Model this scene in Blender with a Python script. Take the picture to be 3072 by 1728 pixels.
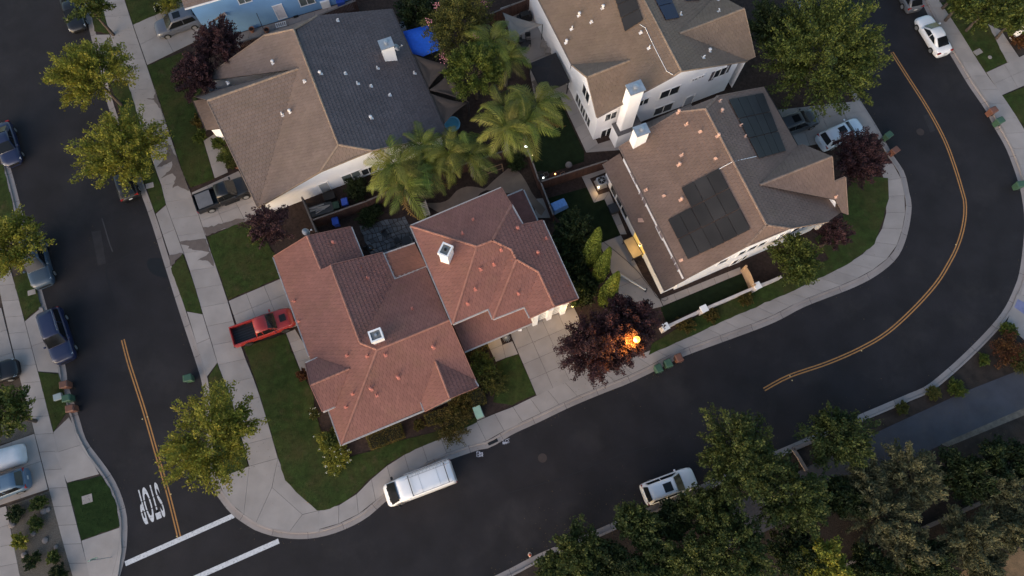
import bpy, math, random
from mathutils import Vector, Matrix
from math import sin, cos, pi, radians, sqrt, atan2
for _o in list(bpy.data.objects): bpy.data.objects.remove(_o)
SC = bpy.context.scene; COL = SC.collection
# ------------------------------------------------ camera, sky, sun, exposure
CH, FP, TH = 61.0, 2100.0, radians(16.6)       # drone height, focal length in photo pixels, tilt from straight down
cam_d = bpy.data.cameras.new('camera'); CAM = bpy.data.objects.new('camera', cam_d); COL.objects.link(CAM)
CAM.location = (0, 0, CH); CAM.rotation_euler = (TH, 0, 0)
cam_d.sensor_width = 36.0; cam_d.lens = FP/3072*36; cam_d.clip_end = 6000
SC.camera = CAM
SUN_AZ = Vector((-0.55, -0.835)).normalized()   # ground direction towards the evening glow
SUN_EL = radians(12)
W = bpy.data.worlds.new('World'); SC.world = W; W.use_nodes = True
wn = W.node_tree; bg = wn.nodes['Background']
sky = wn.nodes.new('ShaderNodeTexSky'); sky.sky_type = 'NISHITA'; sky.sun_disc = False
sky.sun_elevation = radians(9); sky.sun_rotation = atan2(SUN_AZ.x, SUN_AZ.y)
sky.air_density = 1.0; sky.dust_density = 1.6; sky.ozone_density = 1.6
wn.links.new(sky.outputs[0], bg.inputs[0]); bg.inputs[1].default_value = 0.14
sd = bpy.data.lights.new('sun', 'SUN'); SUN = bpy.data.objects.new('sun', sd); COL.objects.link(SUN)
sd.energy = 1.5; sd.angle = radians(75); sd.color = (1.0, 0.81, 0.68)
SUN.rotation_euler = Vector((-SUN_AZ.x*cos(SUN_EL), -SUN_AZ.y*cos(SUN_EL), -sin(SUN_EL))).to_track_quat('-Z', 'Y').to_euler()
SUN.location = (-30, -60, 60)
VS = SC.view_settings; VS.view_transform = 'Standard'; VS.look = 'None'; VS.gamma = 1.0; VS.exposure = 1.40
VS.use_curve_mapping = False
SC.render.engine = 'CYCLES'
# ------------------------------------------------ pixels of the photograph to places
CT, ST = cos(TH), sin(TH)
def ray(p):
    u = p[0]-1536; v = p[1]-864
    return Vector((u, -v*CT+FP*ST, -v*ST-FP*CT))
def U(p, z=0.0):
    d = ray(p); t = (CH-z)/-d.z
    return Vector((d.x*t, d.y*t, z))
def tl(c, r, xy):                              # readings off one enlarged tile of the photo
    return [(768*c+xy[i]/2.5156, 576*r+xy[i+1]/2.5156) for i in range(0, len(xy), 2)]
def crop(x0, y0, s):
    return lambda *xy: [(x0+xy[i]/s, y0+xy[i+1]/s) for i in range(0, len(xy), 2)]
cA = crop(1220, 540, 3.715); cB = crop(1340, 880, 4.6); cC = crop(860, 1050, 3.22); cD = crop(1800, 260, 2.542)
cE = crop(1040, 380, 3.22); cF = crop(560, 0, 3.864); cG = crop(1240, 0, 4.2); cH = crop(1360, 240, 4.83)
cI = crop(1600, 480, 4.83); cJ = crop(2672, 0, 4.83); cK = crop(2672, 280, 4.83)
dd = crop(0, 0, 0.83855)                        # readings off the whole photo
rnd = random.Random(7)
# ------------------------------------------------ objects
def link(o, parent=None):
    COL.objects.link(o)
    if parent is not None: o.parent = parent
    return o
def tag(o, label=None, cat=None, group=None, kind=None):
    if label: o['label'] = label
    if cat: o['category'] = cat
    if group: o['group'] = group
    if kind: o['kind'] = kind
    return o
def thing(name, label, cat, loc=(0, 0, 0), rz=0.0, group=None):
    o = bpy.data.objects.new(name, None); link(o); o.location = loc; o.rotation_euler = (0, 0, rz)
    o.empty_display_size = 0.3
    return tag(o, label, cat, group)
def mdata(name, v, f, m, smooth=False):
    me = bpy.data.meshes.new(name); me.from_pydata([tuple(q) for q in v], [], f); me.update()
    for mm in (m if isinstance(m, (list, tuple)) else [m]): me.materials.append(mm)
    if smooth:
        for p in me.polygons: p.use_smooth = True
    return me
def mesh(name, v, f, m, parent=None, smooth=False, kind=None):
    o = link(bpy.data.objects.new(name, mdata(name, v, f, m, smooth)), parent)
    if kind: o['kind'] = kind
    return o
def inst(name, me, parent, mat):
    o = link(bpy.data.objects.new(name, me), parent); o.matrix_basis = mat
    return o
def copy_tree(o, parent=None):
    c = o.copy(); link(c, parent)
    for ch in list(o.children): copy_tree(ch, c)
    return c
class B:                                       # collects faces of one mesh
    def __init__(s): s.v = []; s.f = []
    def add(s, v, f):
        n = len(s.v); s.v += [tuple(q) for q in v]; s.f += [tuple(i+n for i in q) for q in f]; return s
    def box(s, a, b, M=None):
        x0, y0, z0 = a; x1, y1, z1 = b
        v = [(x0,y0,z0),(x1,y0,z0),(x1,y1,z0),(x0,y1,z0),(x0,y0,z1),(x1,y0,z1),(x1,y1,z1),(x0,y1,z1)]
        if M is not None: v = [M @ Vector(q) for q in v]
        return s.add(v, [(3,2,1,0),(4,5,6,7),(0,1,5,4),(1,2,6,5),(2,3,7,6),(3,0,4,7)])
    def bar(s, p, q, w, h, up=(0, 0, 1)):      # box along p-q
        p = Vector(p); q = Vector(q); d = (q-p); L = d.length
        if L < 1e-5: return s
        d /= L; r = d.cross(Vector(up))
        if r.length < 1e-4: r = d.cross(Vector((1, 0, 0)))
        r.normalize(); t = r.cross(d)
        v = []
        for c in (p, q):
            for a, b in ((-1,-1),(1,-1),(1,1),(-1,1)): v.append(c+r*a*w/2+t*b*h/2)
        return s.add(v, [(3,2,1,0),(4,5,6,7),(0,1,5,4),(1,2,6,5),(2,3,7,6),(3,0,4,7)])
    def tube(s, pts, rad, n=8, cap=True):
        pts = [Vector(p) for p in pts]; m = len(pts)
        rr = rad if isinstance(rad, (list, tuple)) else [rad]*m
        base = len(s.v)
        for i, p in enumerate(pts):
            d = (pts[min(i+1, m-1)]-pts[max(i-1, 0)]).normalized()
            a = d.orthogonal().normalized() if i == 0 else (a-d*a.dot(d)).normalized()
            b = d.cross(a)
            for k in range(n):
                t = 2*pi*k/n; s.v.append(tuple(p+(a*cos(t)+b*sin(t))*rr[i]))
        for i in range(m-1):
            for k in range(n):
                j = base+i*n; s.f.append((j+k, j+(k+1) % n, j+n+(k+1) % n, j+n+k))
        if cap:
            s.f.append(tuple(base+k for k in range(n))[::-1]); s.f.append(tuple(base+(m-1)*n+k for k in range(n)))
        return s
    def lathe(s, prof, n=12, c=(0, 0, 0), M=None):    # prof: (radius, z)
        base = len(s.v); m = len(prof)
        for r, z in prof:
            for k in range(n):
                q = Vector((c[0]+r*cos(2*pi*k/n), c[1]+r*sin(2*pi*k/n), c[2]+z))
                s.v.append(tuple(M @ q if M is not None else q))
        for i in range(m-1):
            for k in range(n):
                j = base+i*n; s.f.append((j+k, j+(k+1) % n, j+n+(k+1) % n, j+n+k))
        s.f.append(tuple(base+k for k in range(n))[::-1]); s.f.append(tuple(base+(m-1)*n+k for k in range(n)))
        return s
    def prism(s, poly, z0, z1):                # poly: 2D or 3D points
        n = len(poly); a = sum(poly[i][0]*poly[(i+1) % n][1]-poly[(i+1) % n][0]*poly[i][1] for i in range(n))
        if a < 0: poly = list(poly)[::-1]
        v = [(p[0], p[1], z0) for p in poly]+[(p[0], p[1], z1) for p in poly]
        f = [tuple(range(n))[::-1], tuple(range(n, 2*n))]+[(i, (i+1) % n, n+(i+1) % n, n+i) for i in range(n)]
        return s.add(v, f)
    def make(s, name, m, parent=None, smooth=False, kind=None):
        return mesh(name, s.v, s.f, m, parent, smooth, kind)
def bevel(o, w, seg=2):
    md = o.modifiers.new('bevel', 'BEVEL'); md.width = w; md.segments = seg; md.limit_method = 'ANGLE'; md.angle_limit = radians(35)
    return o
# ------------------------------------------------ materials
MATS = {}
def M(name, col, rough=0.8, var=0.12, scale=2.0, bump=0.0, bscale=30.0, metal=0.0, rand=None, col2=None, trans=0.0, coat=0.0, spec=0.3, emit=None, estr=0.0, detail=4.0):
    m = bpy.data.materials.new(name); m.use_nodes = True; nt = m.node_tree; N = nt.nodes; Lk = nt.links
    bs = N['Principled BSDF']; out = N['Material Output']
    c = tuple(col)+(1,)
    geo = N.new('ShaderNodeNewGeometry')
    tex = N.new('ShaderNodeTexNoise'); tex.inputs['Scale'].default_value = scale; tex.inputs['Detail'].default_value = detail
    Lk.new(geo.outputs['Position'], tex.inputs['Vector'])
    mix = N.new('ShaderNodeMix'); mix.data_type = 'RGBA'
    if col2 is None:
        mix.inputs[6].default_value = tuple(x*(1-var) for x in col)+(1,); mix.inputs[7].default_value = tuple(min(1, x*(1+var)) for x in col)+(1,)
    else:
        mix.inputs[6].default_value = c; mix.inputs[7].default_value = tuple(col2)+(1,)
    mr = N.new('ShaderNodeMapRange'); mr.inputs[1].default_value = 0.3; mr.inputs[2].default_value = 0.7
    Lk.new(tex.outputs[0], mr.inputs[0]); Lk.new(mr.outputs[0], mix.inputs[0])
    last = mix.outputs[2]
    if rand:                                   # ('island'|'object', amount)
        if rand[0] == 'island': rs = geo.outputs['Random Per Island']
        else:
            oi = N.new('ShaderNodeObjectInfo'); rs = oi.outputs['Random']
        m2 = N.new('ShaderNodeMapRange'); m2.inputs[3].default_value = 1-rand[1]; m2.inputs[4].default_value = 1+rand[1]
        Lk.new(rs, m2.inputs[0])
        hv = N.new('ShaderNodeHueSaturation'); Lk.new(m2.outputs[0], hv.inputs['Value']); Lk.new(last, hv.inputs['Color'])
        if len(rand) > 2:
            m3 = N.new('ShaderNodeMapRange'); m3.inputs[3].default_value = 0.5-rand[2]; m3.inputs[4].default_value = 0.5+rand[2]
            wnz = N.new('ShaderNodeTexWhiteNoise'); wnz.noise_dimensions = '1D'; Lk.new(rs, wnz.inputs['W'])
            Lk.new(wnz.outputs['Value'], m3.inputs[0]); Lk.new(m3.outputs[0], hv.inputs['Hue'])
        last = hv.outputs[0]
    Lk.new(last, bs.inputs['Base Color'])
    bs.inputs['Roughness'].default_value = rough; bs.inputs['Metallic'].default_value = metal
    bs.inputs['Specular IOR Level'].default_value = spec; bs.inputs['Coat Weight'].default_value = coat
    if emit:
        bs.inputs['Emission Color'].default_value = tuple(emit)+(1,); bs.inputs['Emission Strength'].default_value = estr
    if bump:
        t2 = N.new('ShaderNodeTexNoise'); t2.inputs['Scale'].default_value = bscale; t2.inputs['Detail'].default_value = 3
        Lk.new(geo.outputs['Position'], t2.inputs['Vector'])
        bp = N.new('ShaderNodeBump'); bp.inputs['Strength'].default_value = bump; bp.inputs['Distance'].default_value = 0.05
        Lk.new(t2.outputs[0], bp.inputs['Height']); Lk.new(bp.outputs[0], bs.inputs['Normal'])
    if trans:
        tr = N.new('ShaderNodeBsdfTranslucent'); Lk.new(last, tr.inputs[0])
        ms = N.new('ShaderNodeMixShader'); ms.inputs[0].default_value = trans
        Lk.new(bs.outputs[0], ms.inputs[1]); Lk.new(tr.outputs[0], ms.inputs[2]); Lk.new(ms.outputs[0], out.inputs[0])
    MATS[name] = m
    return m
def stains(m, col, scale, lo, hi, amt=0.5):    # irregular stains / wear mixed over a material's base colour
    nt = m.node_tree; N = nt.nodes; Lk = nt.links; bs = N['Principled BSDF']
    src = bs.inputs['Base Color'].links[0].from_socket
    geo = N.new('ShaderNodeNewGeometry'); tx = N.new('ShaderNodeTexNoise'); tx.inputs['Scale'].default_value = scale; tx.inputs['Detail'].default_value = 6; tx.inputs['Roughness'].default_value = 0.65
    Lk.new(geo.outputs['Position'], tx.inputs['Vector'])
    mr = N.new('ShaderNodeMapRange'); mr.inputs[1].default_value = lo; mr.inputs[2].default_value = hi; mr.inputs[4].default_value = amt
    Lk.new(tx.outputs[0], mr.inputs[0])
    mx = N.new('ShaderNodeMix'); mx.data_type = 'RGBA'; mx.inputs[7].default_value = tuple(col)+(1,)
    Lk.new(mr.outputs[0], mx.inputs[0]); Lk.new(src, mx.inputs[6]); Lk.new(mx.outputs[2], bs.inputs['Base Color'])
    return m
asphalt = stains(stains(M('asphalt', (0.0178, 0.0162, 0.0190), 0.85, 0.25, 0.35, 0.5, 60, spec=0.25), (0.040, 0.036, 0.036), 0.16, 0.52, 0.75, 0.6), (0.055, 0.05, 0.048), 5.0, 0.62, 0.85, 0.35)
concrete = stains(M('concrete', (0.300, 0.266, 0.248), 0.85, 0.10, 0.7, 0.25, 40, rand=('object', 0.07)), (0.20, 0.18, 0.17), 0.9, 0.58, 0.8, 0.35)
gutterc = stains(M('gutter_concrete', (0.268, 0.235, 0.222), 0.85, 0.12, 0.8, 0.2, 40, rand=('object', 0.08)), (0.15, 0.135, 0.13), 1.6, 0.52, 0.75, 0.5)
joint = M('joint', (0.10, 0.09, 0.085), 0.9)
wetc = M('wet_concrete', (0.125, 0.098, 0.085), 0.45, 0.12, 3.0)
dirt = stains(M('dirt', (0.055, 0.040, 0.032), 0.95, 0.3, 1.5, 0.8, 14), (0.085, 0.068, 0.05), 0.8, 0.5, 0.7, 0.7)
mulch = stains(M('mulch', (0.042, 0.026, 0.021), 0.95, 0.35, 4.0, 1.0, 25), (0.02, 0.013, 0.012), 6.0, 0.5, 0.7, 0.7)
tan_dirt = stains(M('dry_soil', (0.19, 0.12, 0.065), 0.95, 0.25, 1.5, 0.8, 14), (0.10, 0.075, 0.04), 1.2, 0.5, 0.75, 0.6)
gravel = stains(M('gravel', (0.10, 0.088, 0.075), 0.95, 0.45, 16.0, 1.0, 30), (0.06, 0.05, 0.042), 1.2, 0.5, 0.7, 0.5)
grass = stains(stains(stains(M('lawn_grass', (0.038, 0.058, 0.015), 0.9, 0.3, 1.6, 1.0, 40, spec=0.1), (0.066, 0.058, 0.021), 0.38, 0.44, 0.68, 0.85), (0.090, 0.066, 0.034), 1.1, 0.57, 0.74, 0.75), (0.018, 0.03, 0.009), 5.0, 0.45, 0.7, 0.5)
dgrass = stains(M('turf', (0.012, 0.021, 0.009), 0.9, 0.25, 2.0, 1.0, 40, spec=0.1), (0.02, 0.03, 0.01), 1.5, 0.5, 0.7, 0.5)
white_stucco = stains(M('white_stucco', (0.84, 0.83, 0.85), 0.9, 0.03, 0.6, 0.15, 50), (0.62, 0.60, 0.58), 0.7, 0.6, 0.85, 0.3)
cream_stucco = M('cream_stucco', (0.74, 0.68, 0.60), 0.9, 0.04, 0.6, 0.15, 50)
blue_stucco = M('blue_stucco', (0.19, 0.37, 0.63), 0.9, 0.06, 0.8, 0.2, 40)
white_paint = M('white_paint', (0.80, 0.79, 0.79), 0.6, 0.05, 1.0)
gutter_m = M('gutter_white', (0.62, 0.58, 0.56), 0.5, 0.06, 1.0)
road_white = stains(M('road_white', (0.58, 0.57, 0.58), 0.8, 0.10, 3.0), (0.10, 0.095, 0.10), 7.0, 0.54, 0.68, 0.8)
road_yellow = stains(M('road_yellow', (0.37, 0.18, 0.06), 0.8, 0.12, 3.0), (0.06, 0.045, 0.04), 7.0, 0.54, 0.70, 0.75)
glass = M('window_glass', (0.03, 0.035, 0.04), 0.08, 0.1, 1.0, spec=0.6)
glass_grey = M('window_screen', (0.10, 0.12, 0.12), 0.5, 0.1, 3.0)
dark_metal = M('dark_metal', (0.025, 0.025, 0.028), 0.5, 0.1, 1.0)
black = M('black_plastic', (0.012, 0.012, 0.013), 0.5, 0.1, 1.0)
steel = M('galvanised_steel', (0.42, 0.44, 0.46), 0.4, 0.12, 4.0, metal=0.6)
bark = M('bark', (0.075, 0.058, 0.048), 0.9, 0.3, 6.0, 0.6, 25)
wood_brown = stains(M('fence_wood', (0.070, 0.034, 0.026), 0.85, 0.2, 3.0, rand=('object', 0.2)), (0.05, 0.03, 0.025), 3, 0.5, 0.7, 0.4)
wood_grey = M('grey_wood', (0.13, 0.11, 0.10), 0.85, 0.2, 3.0, rand=('object', 0.2))
under = M('roof_underlay', (0.03, 0.026, 0.026), 0.95)
def tilemat(name, c, c2, amt=0.10, var=(0.3, 0.5)):
    return stains(M(name, c, 0.72, 0.10, 0.5, 0.12, 60, rand=('object', amt), spec=0.22), c2, 0.55, 0.5, 0.72, var[1])
# ------------------------------------------------ polylines
def V2(p): return Vector((p[0], p[1]))
def smooth_line(P, step=0.6):
    P = [V2(p) for p in P]; out = []
    n = len(P)
    for i in range(n-1):
        p0, p1, p2, p3 = P[max(i-1, 0)], P[i], P[i+1], P[min(i+2, n-1)]
        k = max(1, int((p2-p1).length/step))
        for j in range(k):
            t = j/k
            out.append(0.5*((2*p1)+(p2-p0)*t+(2*p0-5*p1+4*p2-p3)*t*t+(3*p1-p0-3*p2+p3)*t**3))
    out.append(P[-1]); return out
def lens(P):
    L = [0]
    for a, b in zip(P, P[1:]): L.append(L[-1]+(b-a).length)
    return L
def at(P, L, s):
    s = max(0, min(L[-1], s))
    for i in range(len(L)-1):
        if s <= L[i+1]: return P[i].lerp(P[i+1], (s-L[i])/max(1e-9, L[i+1]-L[i]))
    return P[-1]
def offset(P, d):                              # to the left of travel
    out = []
    for i, p in enumerate(P):
        t = (P[min(i+1, len(P)-1)]-P[max(i-1, 0)]).normalized(); out.append(p+Vector((-t.y, t.x))*d)
    return out
def ground_line(px, z=0.0, step=0.6): return smooth_line([U(p, z) for p in px], step)
def area2(P): return sum(P[i][0]*P[(i+1) % len(P)][1]-P[(i+1) % len(P)][0]*P[i][1] for i in range(len(P)))/2
def sheet(name, poly, z, m, parent=None, kind=None, thick=0.0):
    poly = [V2(p) for p in poly]
    if area2(poly) < 0: poly = poly[::-1]
    if thick: b = B().prism(poly, z-thick, z); o = b.make(name, m, parent)
    else: o = mesh(name, [(p.x, p.y, z) for p in poly], [tuple(range(len(poly)))], m, parent)
    if kind: o['kind'] = kind
    return o
def slab_at(parent, q, z, m, gap=0.010, name='slab', thick=0.09):
    q = [V2(p) for p in q]; c = sum(q, Vector((0, 0)))/len(q)
    q = [c+(p-c)*(1-gap*1.6/max(0.3, (p-c).length)) for p in q]
    lift = rnd.uniform(-0.004, 0.004)
    b = B().prism([p-c for p in q], -thick, lift)
    o = b.make(name, m, parent); o.location = (c.x, c.y, z)
    return o
def strip_slabs(parent, Lp, Rp, z, m, spacing=1.55, name='slab', skip=()):
    La, Lb = lens(Lp), lens(Rp); n = max(1, round((La[-1]+Lb[-1])/2/spacing))
    for i in range(n):
        if i in skip: continue
        a, b = i/n, (i+1)/n
        slab_at(parent, [at(Lp, La, a*La[-1]), at(Lp, La, b*La[-1]), at(Rp, Lb, b*Lb[-1]), at(Rp, Lb, a*Lb[-1])], z, m, name=name)
def grid_slabs(parent, q, nu, nv, z, m, name='slab'):      # q: four corners in world, u along q0-q1, v along q0-q3
    q = [V2(p) for p in q]
    P = lambda u, v: q[0].lerp(q[1], u).lerp(q[3].lerp(q[2], u), v)
    for i in range(nu):
        for j in range(nv):
            slab_at(parent, [P(i/nu, j/nv), P((i+1)/nu, j/nv), P((i+1)/nu, (j+1)/nv), P(i/nu, (j+1)/nv)], z, m, name=name)
def UG(px, z=0.14): return [V2(U(p, z)) for p in px]
# ================================================ THE SETTING
RZ, BZ, SZ, LZ = 0.0, 0.10, 0.14, 0.155          # road, block base, slabs, lawns
g = 2500.0
mesh('ground', [(-g,-g,-0.06),(g,-g,-0.06),(g,g,-0.06),(-g,g,-0.06)], [(0,1,2,3)], dirt, kind='structure')
mesh('road', [(-75,-30,RZ),(75,-30,RZ),(75,85,RZ),(-75,85,RZ)], [(0,1,2,3)], asphalt, kind='structure')
main_kerb = ground_line(tl(0,0,[600,-80,668,200,825,830])+tl(0,1,[1100,110,1235,530,1345,880,1480,1290,1525,1449])+tl(0,2,[1548,200,1566,500,1600,760,1660,875,1750,985,1860,1065])
    +tl(1,2,[0,1108,100,1142,250,1167,400,1168,550,1140,700,1085,850,1000,975,890,1130,770,1290,655,1450,577,1690,495,1745,488,1830,448,1932,382])+tl(2,2,[200,290,450,170,715,60])
    +tl(2,1,[870,1449,1090,1345,1300,1240,1932,1005])+tl(3,1,[280,865,650,720,850,610,980,490,1040,360,1075,210,1085,80])+tl(3,0,[1065,1449,1030,1300,940,1165,825,960,700,760,600,590,480,390,330,150,240,0,150,-150]))
outer_kerb = ground_line(tl(3,0,[1090,-130,1250,200,1400,455,1510,640,1640,830,1700,950,1800,1130,1890,1380])+tl(3,1,[1925,100,1935,250,1925,400,1900,590,1860,720,1750,930,1500,1200,1215,1449])
    +tl(3,2,[1090,60,820,175,690,230,210,440])+tl(2,2,[1932,530,1480,735,1200,860,940,965,590,1120,330,1225,160,1300,0,1385])+tl(1,2,[1850,1425,1600,1540,1000,1800,300,2100]))
left_kerb = ground_line(tl(0,2,[880,1540,945,1300,960,1150,958,1000,920,850,850,700,750,560,650,420,590,230,530,60])+tl(0,1,[505,1420,490,1290,355,880,215,350,130,0])+tl(0,0,[75,1250,0,1010,-80,760,-330,0]))
def kerb(line, name):
    root = tag(bpy.data.objects.new(name, None), kind='structure'); link(root)
    L = lens(line); n = int(L[-1]/3.0); a = offset(line, 0.0); g1 = offset(line, 0.42); k0 = offset(line, 0.445); k1 = offset(line, 0.60)
    for i in range(n):
        s0, s1 = L[-1]*i/n+0.012, L[-1]*(i+1)/n-0.012
        ss = [s0+(s1-s0)*j/4 for j in range(5)]
        rows = [[(at(pl, L, s).x, at(pl, L, s).y, z) for s in ss] for pl, z in ((a, 0.006), (g1, 0.016), (k0, 0.13), (k1, 0.142), (k1, 0.0))]
        v = [q for r in rows for q in r]
        f = [(r*5+j, r*5+j+1, (r+1)*5+j+1, (r+1)*5+j) for r in range(4) for j in range(4)]
        mesh('kerb_segment', v, f, gutterc, root)
    return root
kerb(main_kerb, 'kerb'); kerb(outer_kerb, 'kerb'); kerb(left_kerb, 'kerb')
mk = offset(main_kerb, 0.5); ok = offset(outer_kerb, 0.5); lk = offset(left_kerb, 0.5)
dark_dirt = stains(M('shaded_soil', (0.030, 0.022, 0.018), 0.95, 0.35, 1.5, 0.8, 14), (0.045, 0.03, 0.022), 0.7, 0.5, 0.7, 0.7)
sheet('yard_soil', list(mk)+[Vector((40, 75)), Vector((-40, 80))], BZ, mulch, kind='structure', thick=0.2)
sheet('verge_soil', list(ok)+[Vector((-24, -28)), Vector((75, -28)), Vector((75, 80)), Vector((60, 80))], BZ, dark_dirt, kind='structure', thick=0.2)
sheet('front_garden_soil', list(lk)+[Vector((-74, 60)), Vector((-74, -28)), Vector((-32, -28))], BZ, dirt, kind='structure', thick=0.2)
def conc(name): return tag(link(bpy.data.objects.new(name, None)), kind='structure')
# --- pavements
sw = conc('sidewalk')
La = ground_line(tl(0,0,[735,-90,760,0,830,260,1000,760,1145,1200,1215,1390])+tl(0,1,[1250,95,1310,250,1390,470,1460,680,1530,920,1590,1110,1640,1290,1700,1449])+tl(0,2,[1740,100,1880,620]), SZ)
Ra = ground_line(tl(0,0,[910,-90,940,0,1000,185,1105,490,1165,670,1260,950,1385,1330])+tl(0,1,[1440,0,1550,330,1640,590,1720,830,1770,1000,1830,1200,1930,1449])+tl(1,2,[45,150,100,330,165,560]), SZ)
strip_slabs(sw, La, Ra, SZ, concrete, 1.9)
for q in (tl(0,2,[1640,715,1880,620,1840,985,1740,900,1680,810]), tl(0,2,[1880,620])+tl(1,2,[165,560,120,780])+tl(0,2,[1932,1045,1840,985]),
          tl(1,2,[165,560,240,740,475,955,350,985,120,780]), tl(1,2,[120,780,350,985,250,1118,100,1090])+tl(0,2,[1932,1045]), tl(1,2,[350,985,475,955,478,1118,250,1118])):
    slab_at(sw, UG(q), SZ, concrete)
Ub = ground_line(tl(1,2,[475,955,640,910,760,830,850,740,905,680,1000,610,1180,500,1400,400,1600,310,1800,225,1932,175])+tl(2,2,[170,92])+cB(1560,1265,1932,1100)+tl(2,1,[1000,1215,1120,1155,1430,1020,1932,800])+tl(3,1,[230,710,420,620,560,560,700,480,780,405,850,300,890,180,890,40])+tl(3,0,[875,1350,840,1240]), SZ)
def sub(line, p, q):
    i = min(range(len(line)), key=lambda k: (line[k]-V2(p)).length); j = min(range(len(line)), key=lambda k: (line[k]-V2(q)).length)
    return line[min(i, j):max(i, j)+1]
Lb = sub(offset(main_kerb, 0.615), U(tl(1,2,[478,1120])[0], 0.14), Ub[-1])
sw2 = conc('sidewalk'); strip_slabs(sw2, Lb, Ub, SZ, concrete, 1.7)
sw3 = conc('sidewalk')
Rl = ground_line(tl(0,0,[-60,1350])+tl(0,1,[-10,300,95,640,185,975,285,1355,310,1449])+tl(0,2,[400,360,500,750,610,1180,690,1500]), SZ)
Ll = ground_line(tl(0,0,[-160,1350])+tl(0,1,[-100,300,-10,720,60,1040,160,1449])+tl(0,2,[205,160,260,370,370,800,470,1180,560,1500]), SZ)
strip_slabs(sw3, Ll, Rl, SZ, concrete, 1.6)
slab_at(sw3, UG(tl(0,2,[615,1182,905,1082,918,1250,890,1449,870,1540,700,1540,672,1449])), SZ, concrete)
sw4 = conc('sidewalk')
Rr = ground_line(tl(3,0,[1210,-130,1290,0,1450,240,1640,545,1770,720,1932,970,2010,1150,2080,1449])+tl(3,1,[2110,200,2100,400,2080,560,2040,780]), SZ)
Lr = sub(offset(outer_kerb, 0.615), U(tl(3,0,[1120,-130])[0]), U(tl(3,1,[1850,740])[0]))
strip_slabs(sw4, Lr, Rr, SZ, concrete, 1.7)
slab_at(sw4, UG(tl(3,1,[1880,770,2040,800,2100,1200,1932,1115,1800,990])), SZ, concrete)
blue_pad = M('tactile_pad', (0.17, 0.18, 0.30), 0.7, 0.1, 3.0)
pad = conc('tactile_paving')
slab_at(pad, UG(tl(3,1,[1884,806,2010,872,1975,955,1858,868]), 0.15), 0.152, blue_pad, thick=0.02)
dome = B().lathe([(0.028, 0), (0.024, 0.006), (0.012, 0.01)], 6)
dme = mdata('dome', dome.v, dome.f, blue_pad)
_a, _b, _c, _d = UG(tl(3,1,[1884,806,2010,872,1975,955,1858,868]), 0.15)
for i in range(9):
    for j in range(6):
        p = _a.lerp(_b, (i+.5)/9).lerp(_d.lerp(_c, (i+.5)/9), (j+.5)/6)
        inst('dome', dme, pad, Matrix.Translation((p.x, p.y, 0.154)))
# --- driveways and aprons
def drive(q, nu, nv, name='driveway', m=None):
    r = conc(name); grid_slabs(r, UG(q), nu, nv, SZ, m or concrete); return r
drive(tl(0,0,[722,262,826,260,960,600,812,615]), 1, 2, 'driveway_apron')
drive(tl(0,1,[1175,165,1252,98,1388,470,1280,480]), 1, 2, 'driveway_apron')
drive(tl(0,1,[1410,902,1528,922,1640,1288,1560,1395]), 1, 2, 'driveway_apron')
drive(tl(0,1,[187,975,318,868,448,1365,288,1355]), 1, 2, 'driveway_apron')
r_ = conc('driveway_apron')
slab_at(r_, UG(tl(0,2,[402,362,520,250,625,455,415,520])), SZ, concrete); slab_at(r_, UG(tl(0,2,[415,520,625,455,748,680,505,745])), SZ, concrete)
drive(tl(0,0,[1004,187,1620,-140,1890,110,1110,490]), 4, 2)
drive(tl(0,1,[1445,5])+tl(0,0,[1800,1290])+dd(668,540)+tl(0,1,[1550,328]), 3, 3)
drive(dd(575,757,708,700,760,815,613,868), 3, 3)
w_ = conc('walkway'); grid_slabs(w_, UG(dd(719,838,742,828,800,925,757,936)), 1, 4, SZ, concrete)
drive(cB(790,355,1660,-10,2150,1010,1240,1410), 4, 5)
w_ = conc('walkway')
for q in (cB(545,660,735,560,770,712,600,782), cB(770,712,905,655,985,838,815,890), cB(600,782,770,712,815,890,680,945)): slab_at(w_, UG(q), SZ, concrete)
drive(tl(0,1,[-260,960,8,872,138,1385,-260,1520]), 2, 3)
drive(tl(0,2,[-260,560,258,375,362,795,-260,1000]), 3, 2)
w_ = conc('walkway'); grid_slabs(w_, UG(tl(0,2,[-90,960,45,920,160,1500,-60,1540])), 1, 4, SZ, concrete)
drive(tl(3,0,[1648,546,2050,360,2130,560,1765,718]), 3, 2)
w_ = conc('walkway'); grid_slabs(w_, UG(tl(3,0,[1640,170,1760,230,1905,445,1808,470])), 1, 4, SZ, concrete)
drive(tl(3,0,[60,830,690,760,835,1000,140,1130]), 4, 3)           # house with the solar panels
# front walk and entry of the grey-roofed house
w_ = conc('walkway'); grid_slabs(w_, UG(tl(0,0,[1535,1062,1650,990,1720,1300,1620,1345])), 1, 3, SZ, concrete)
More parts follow.
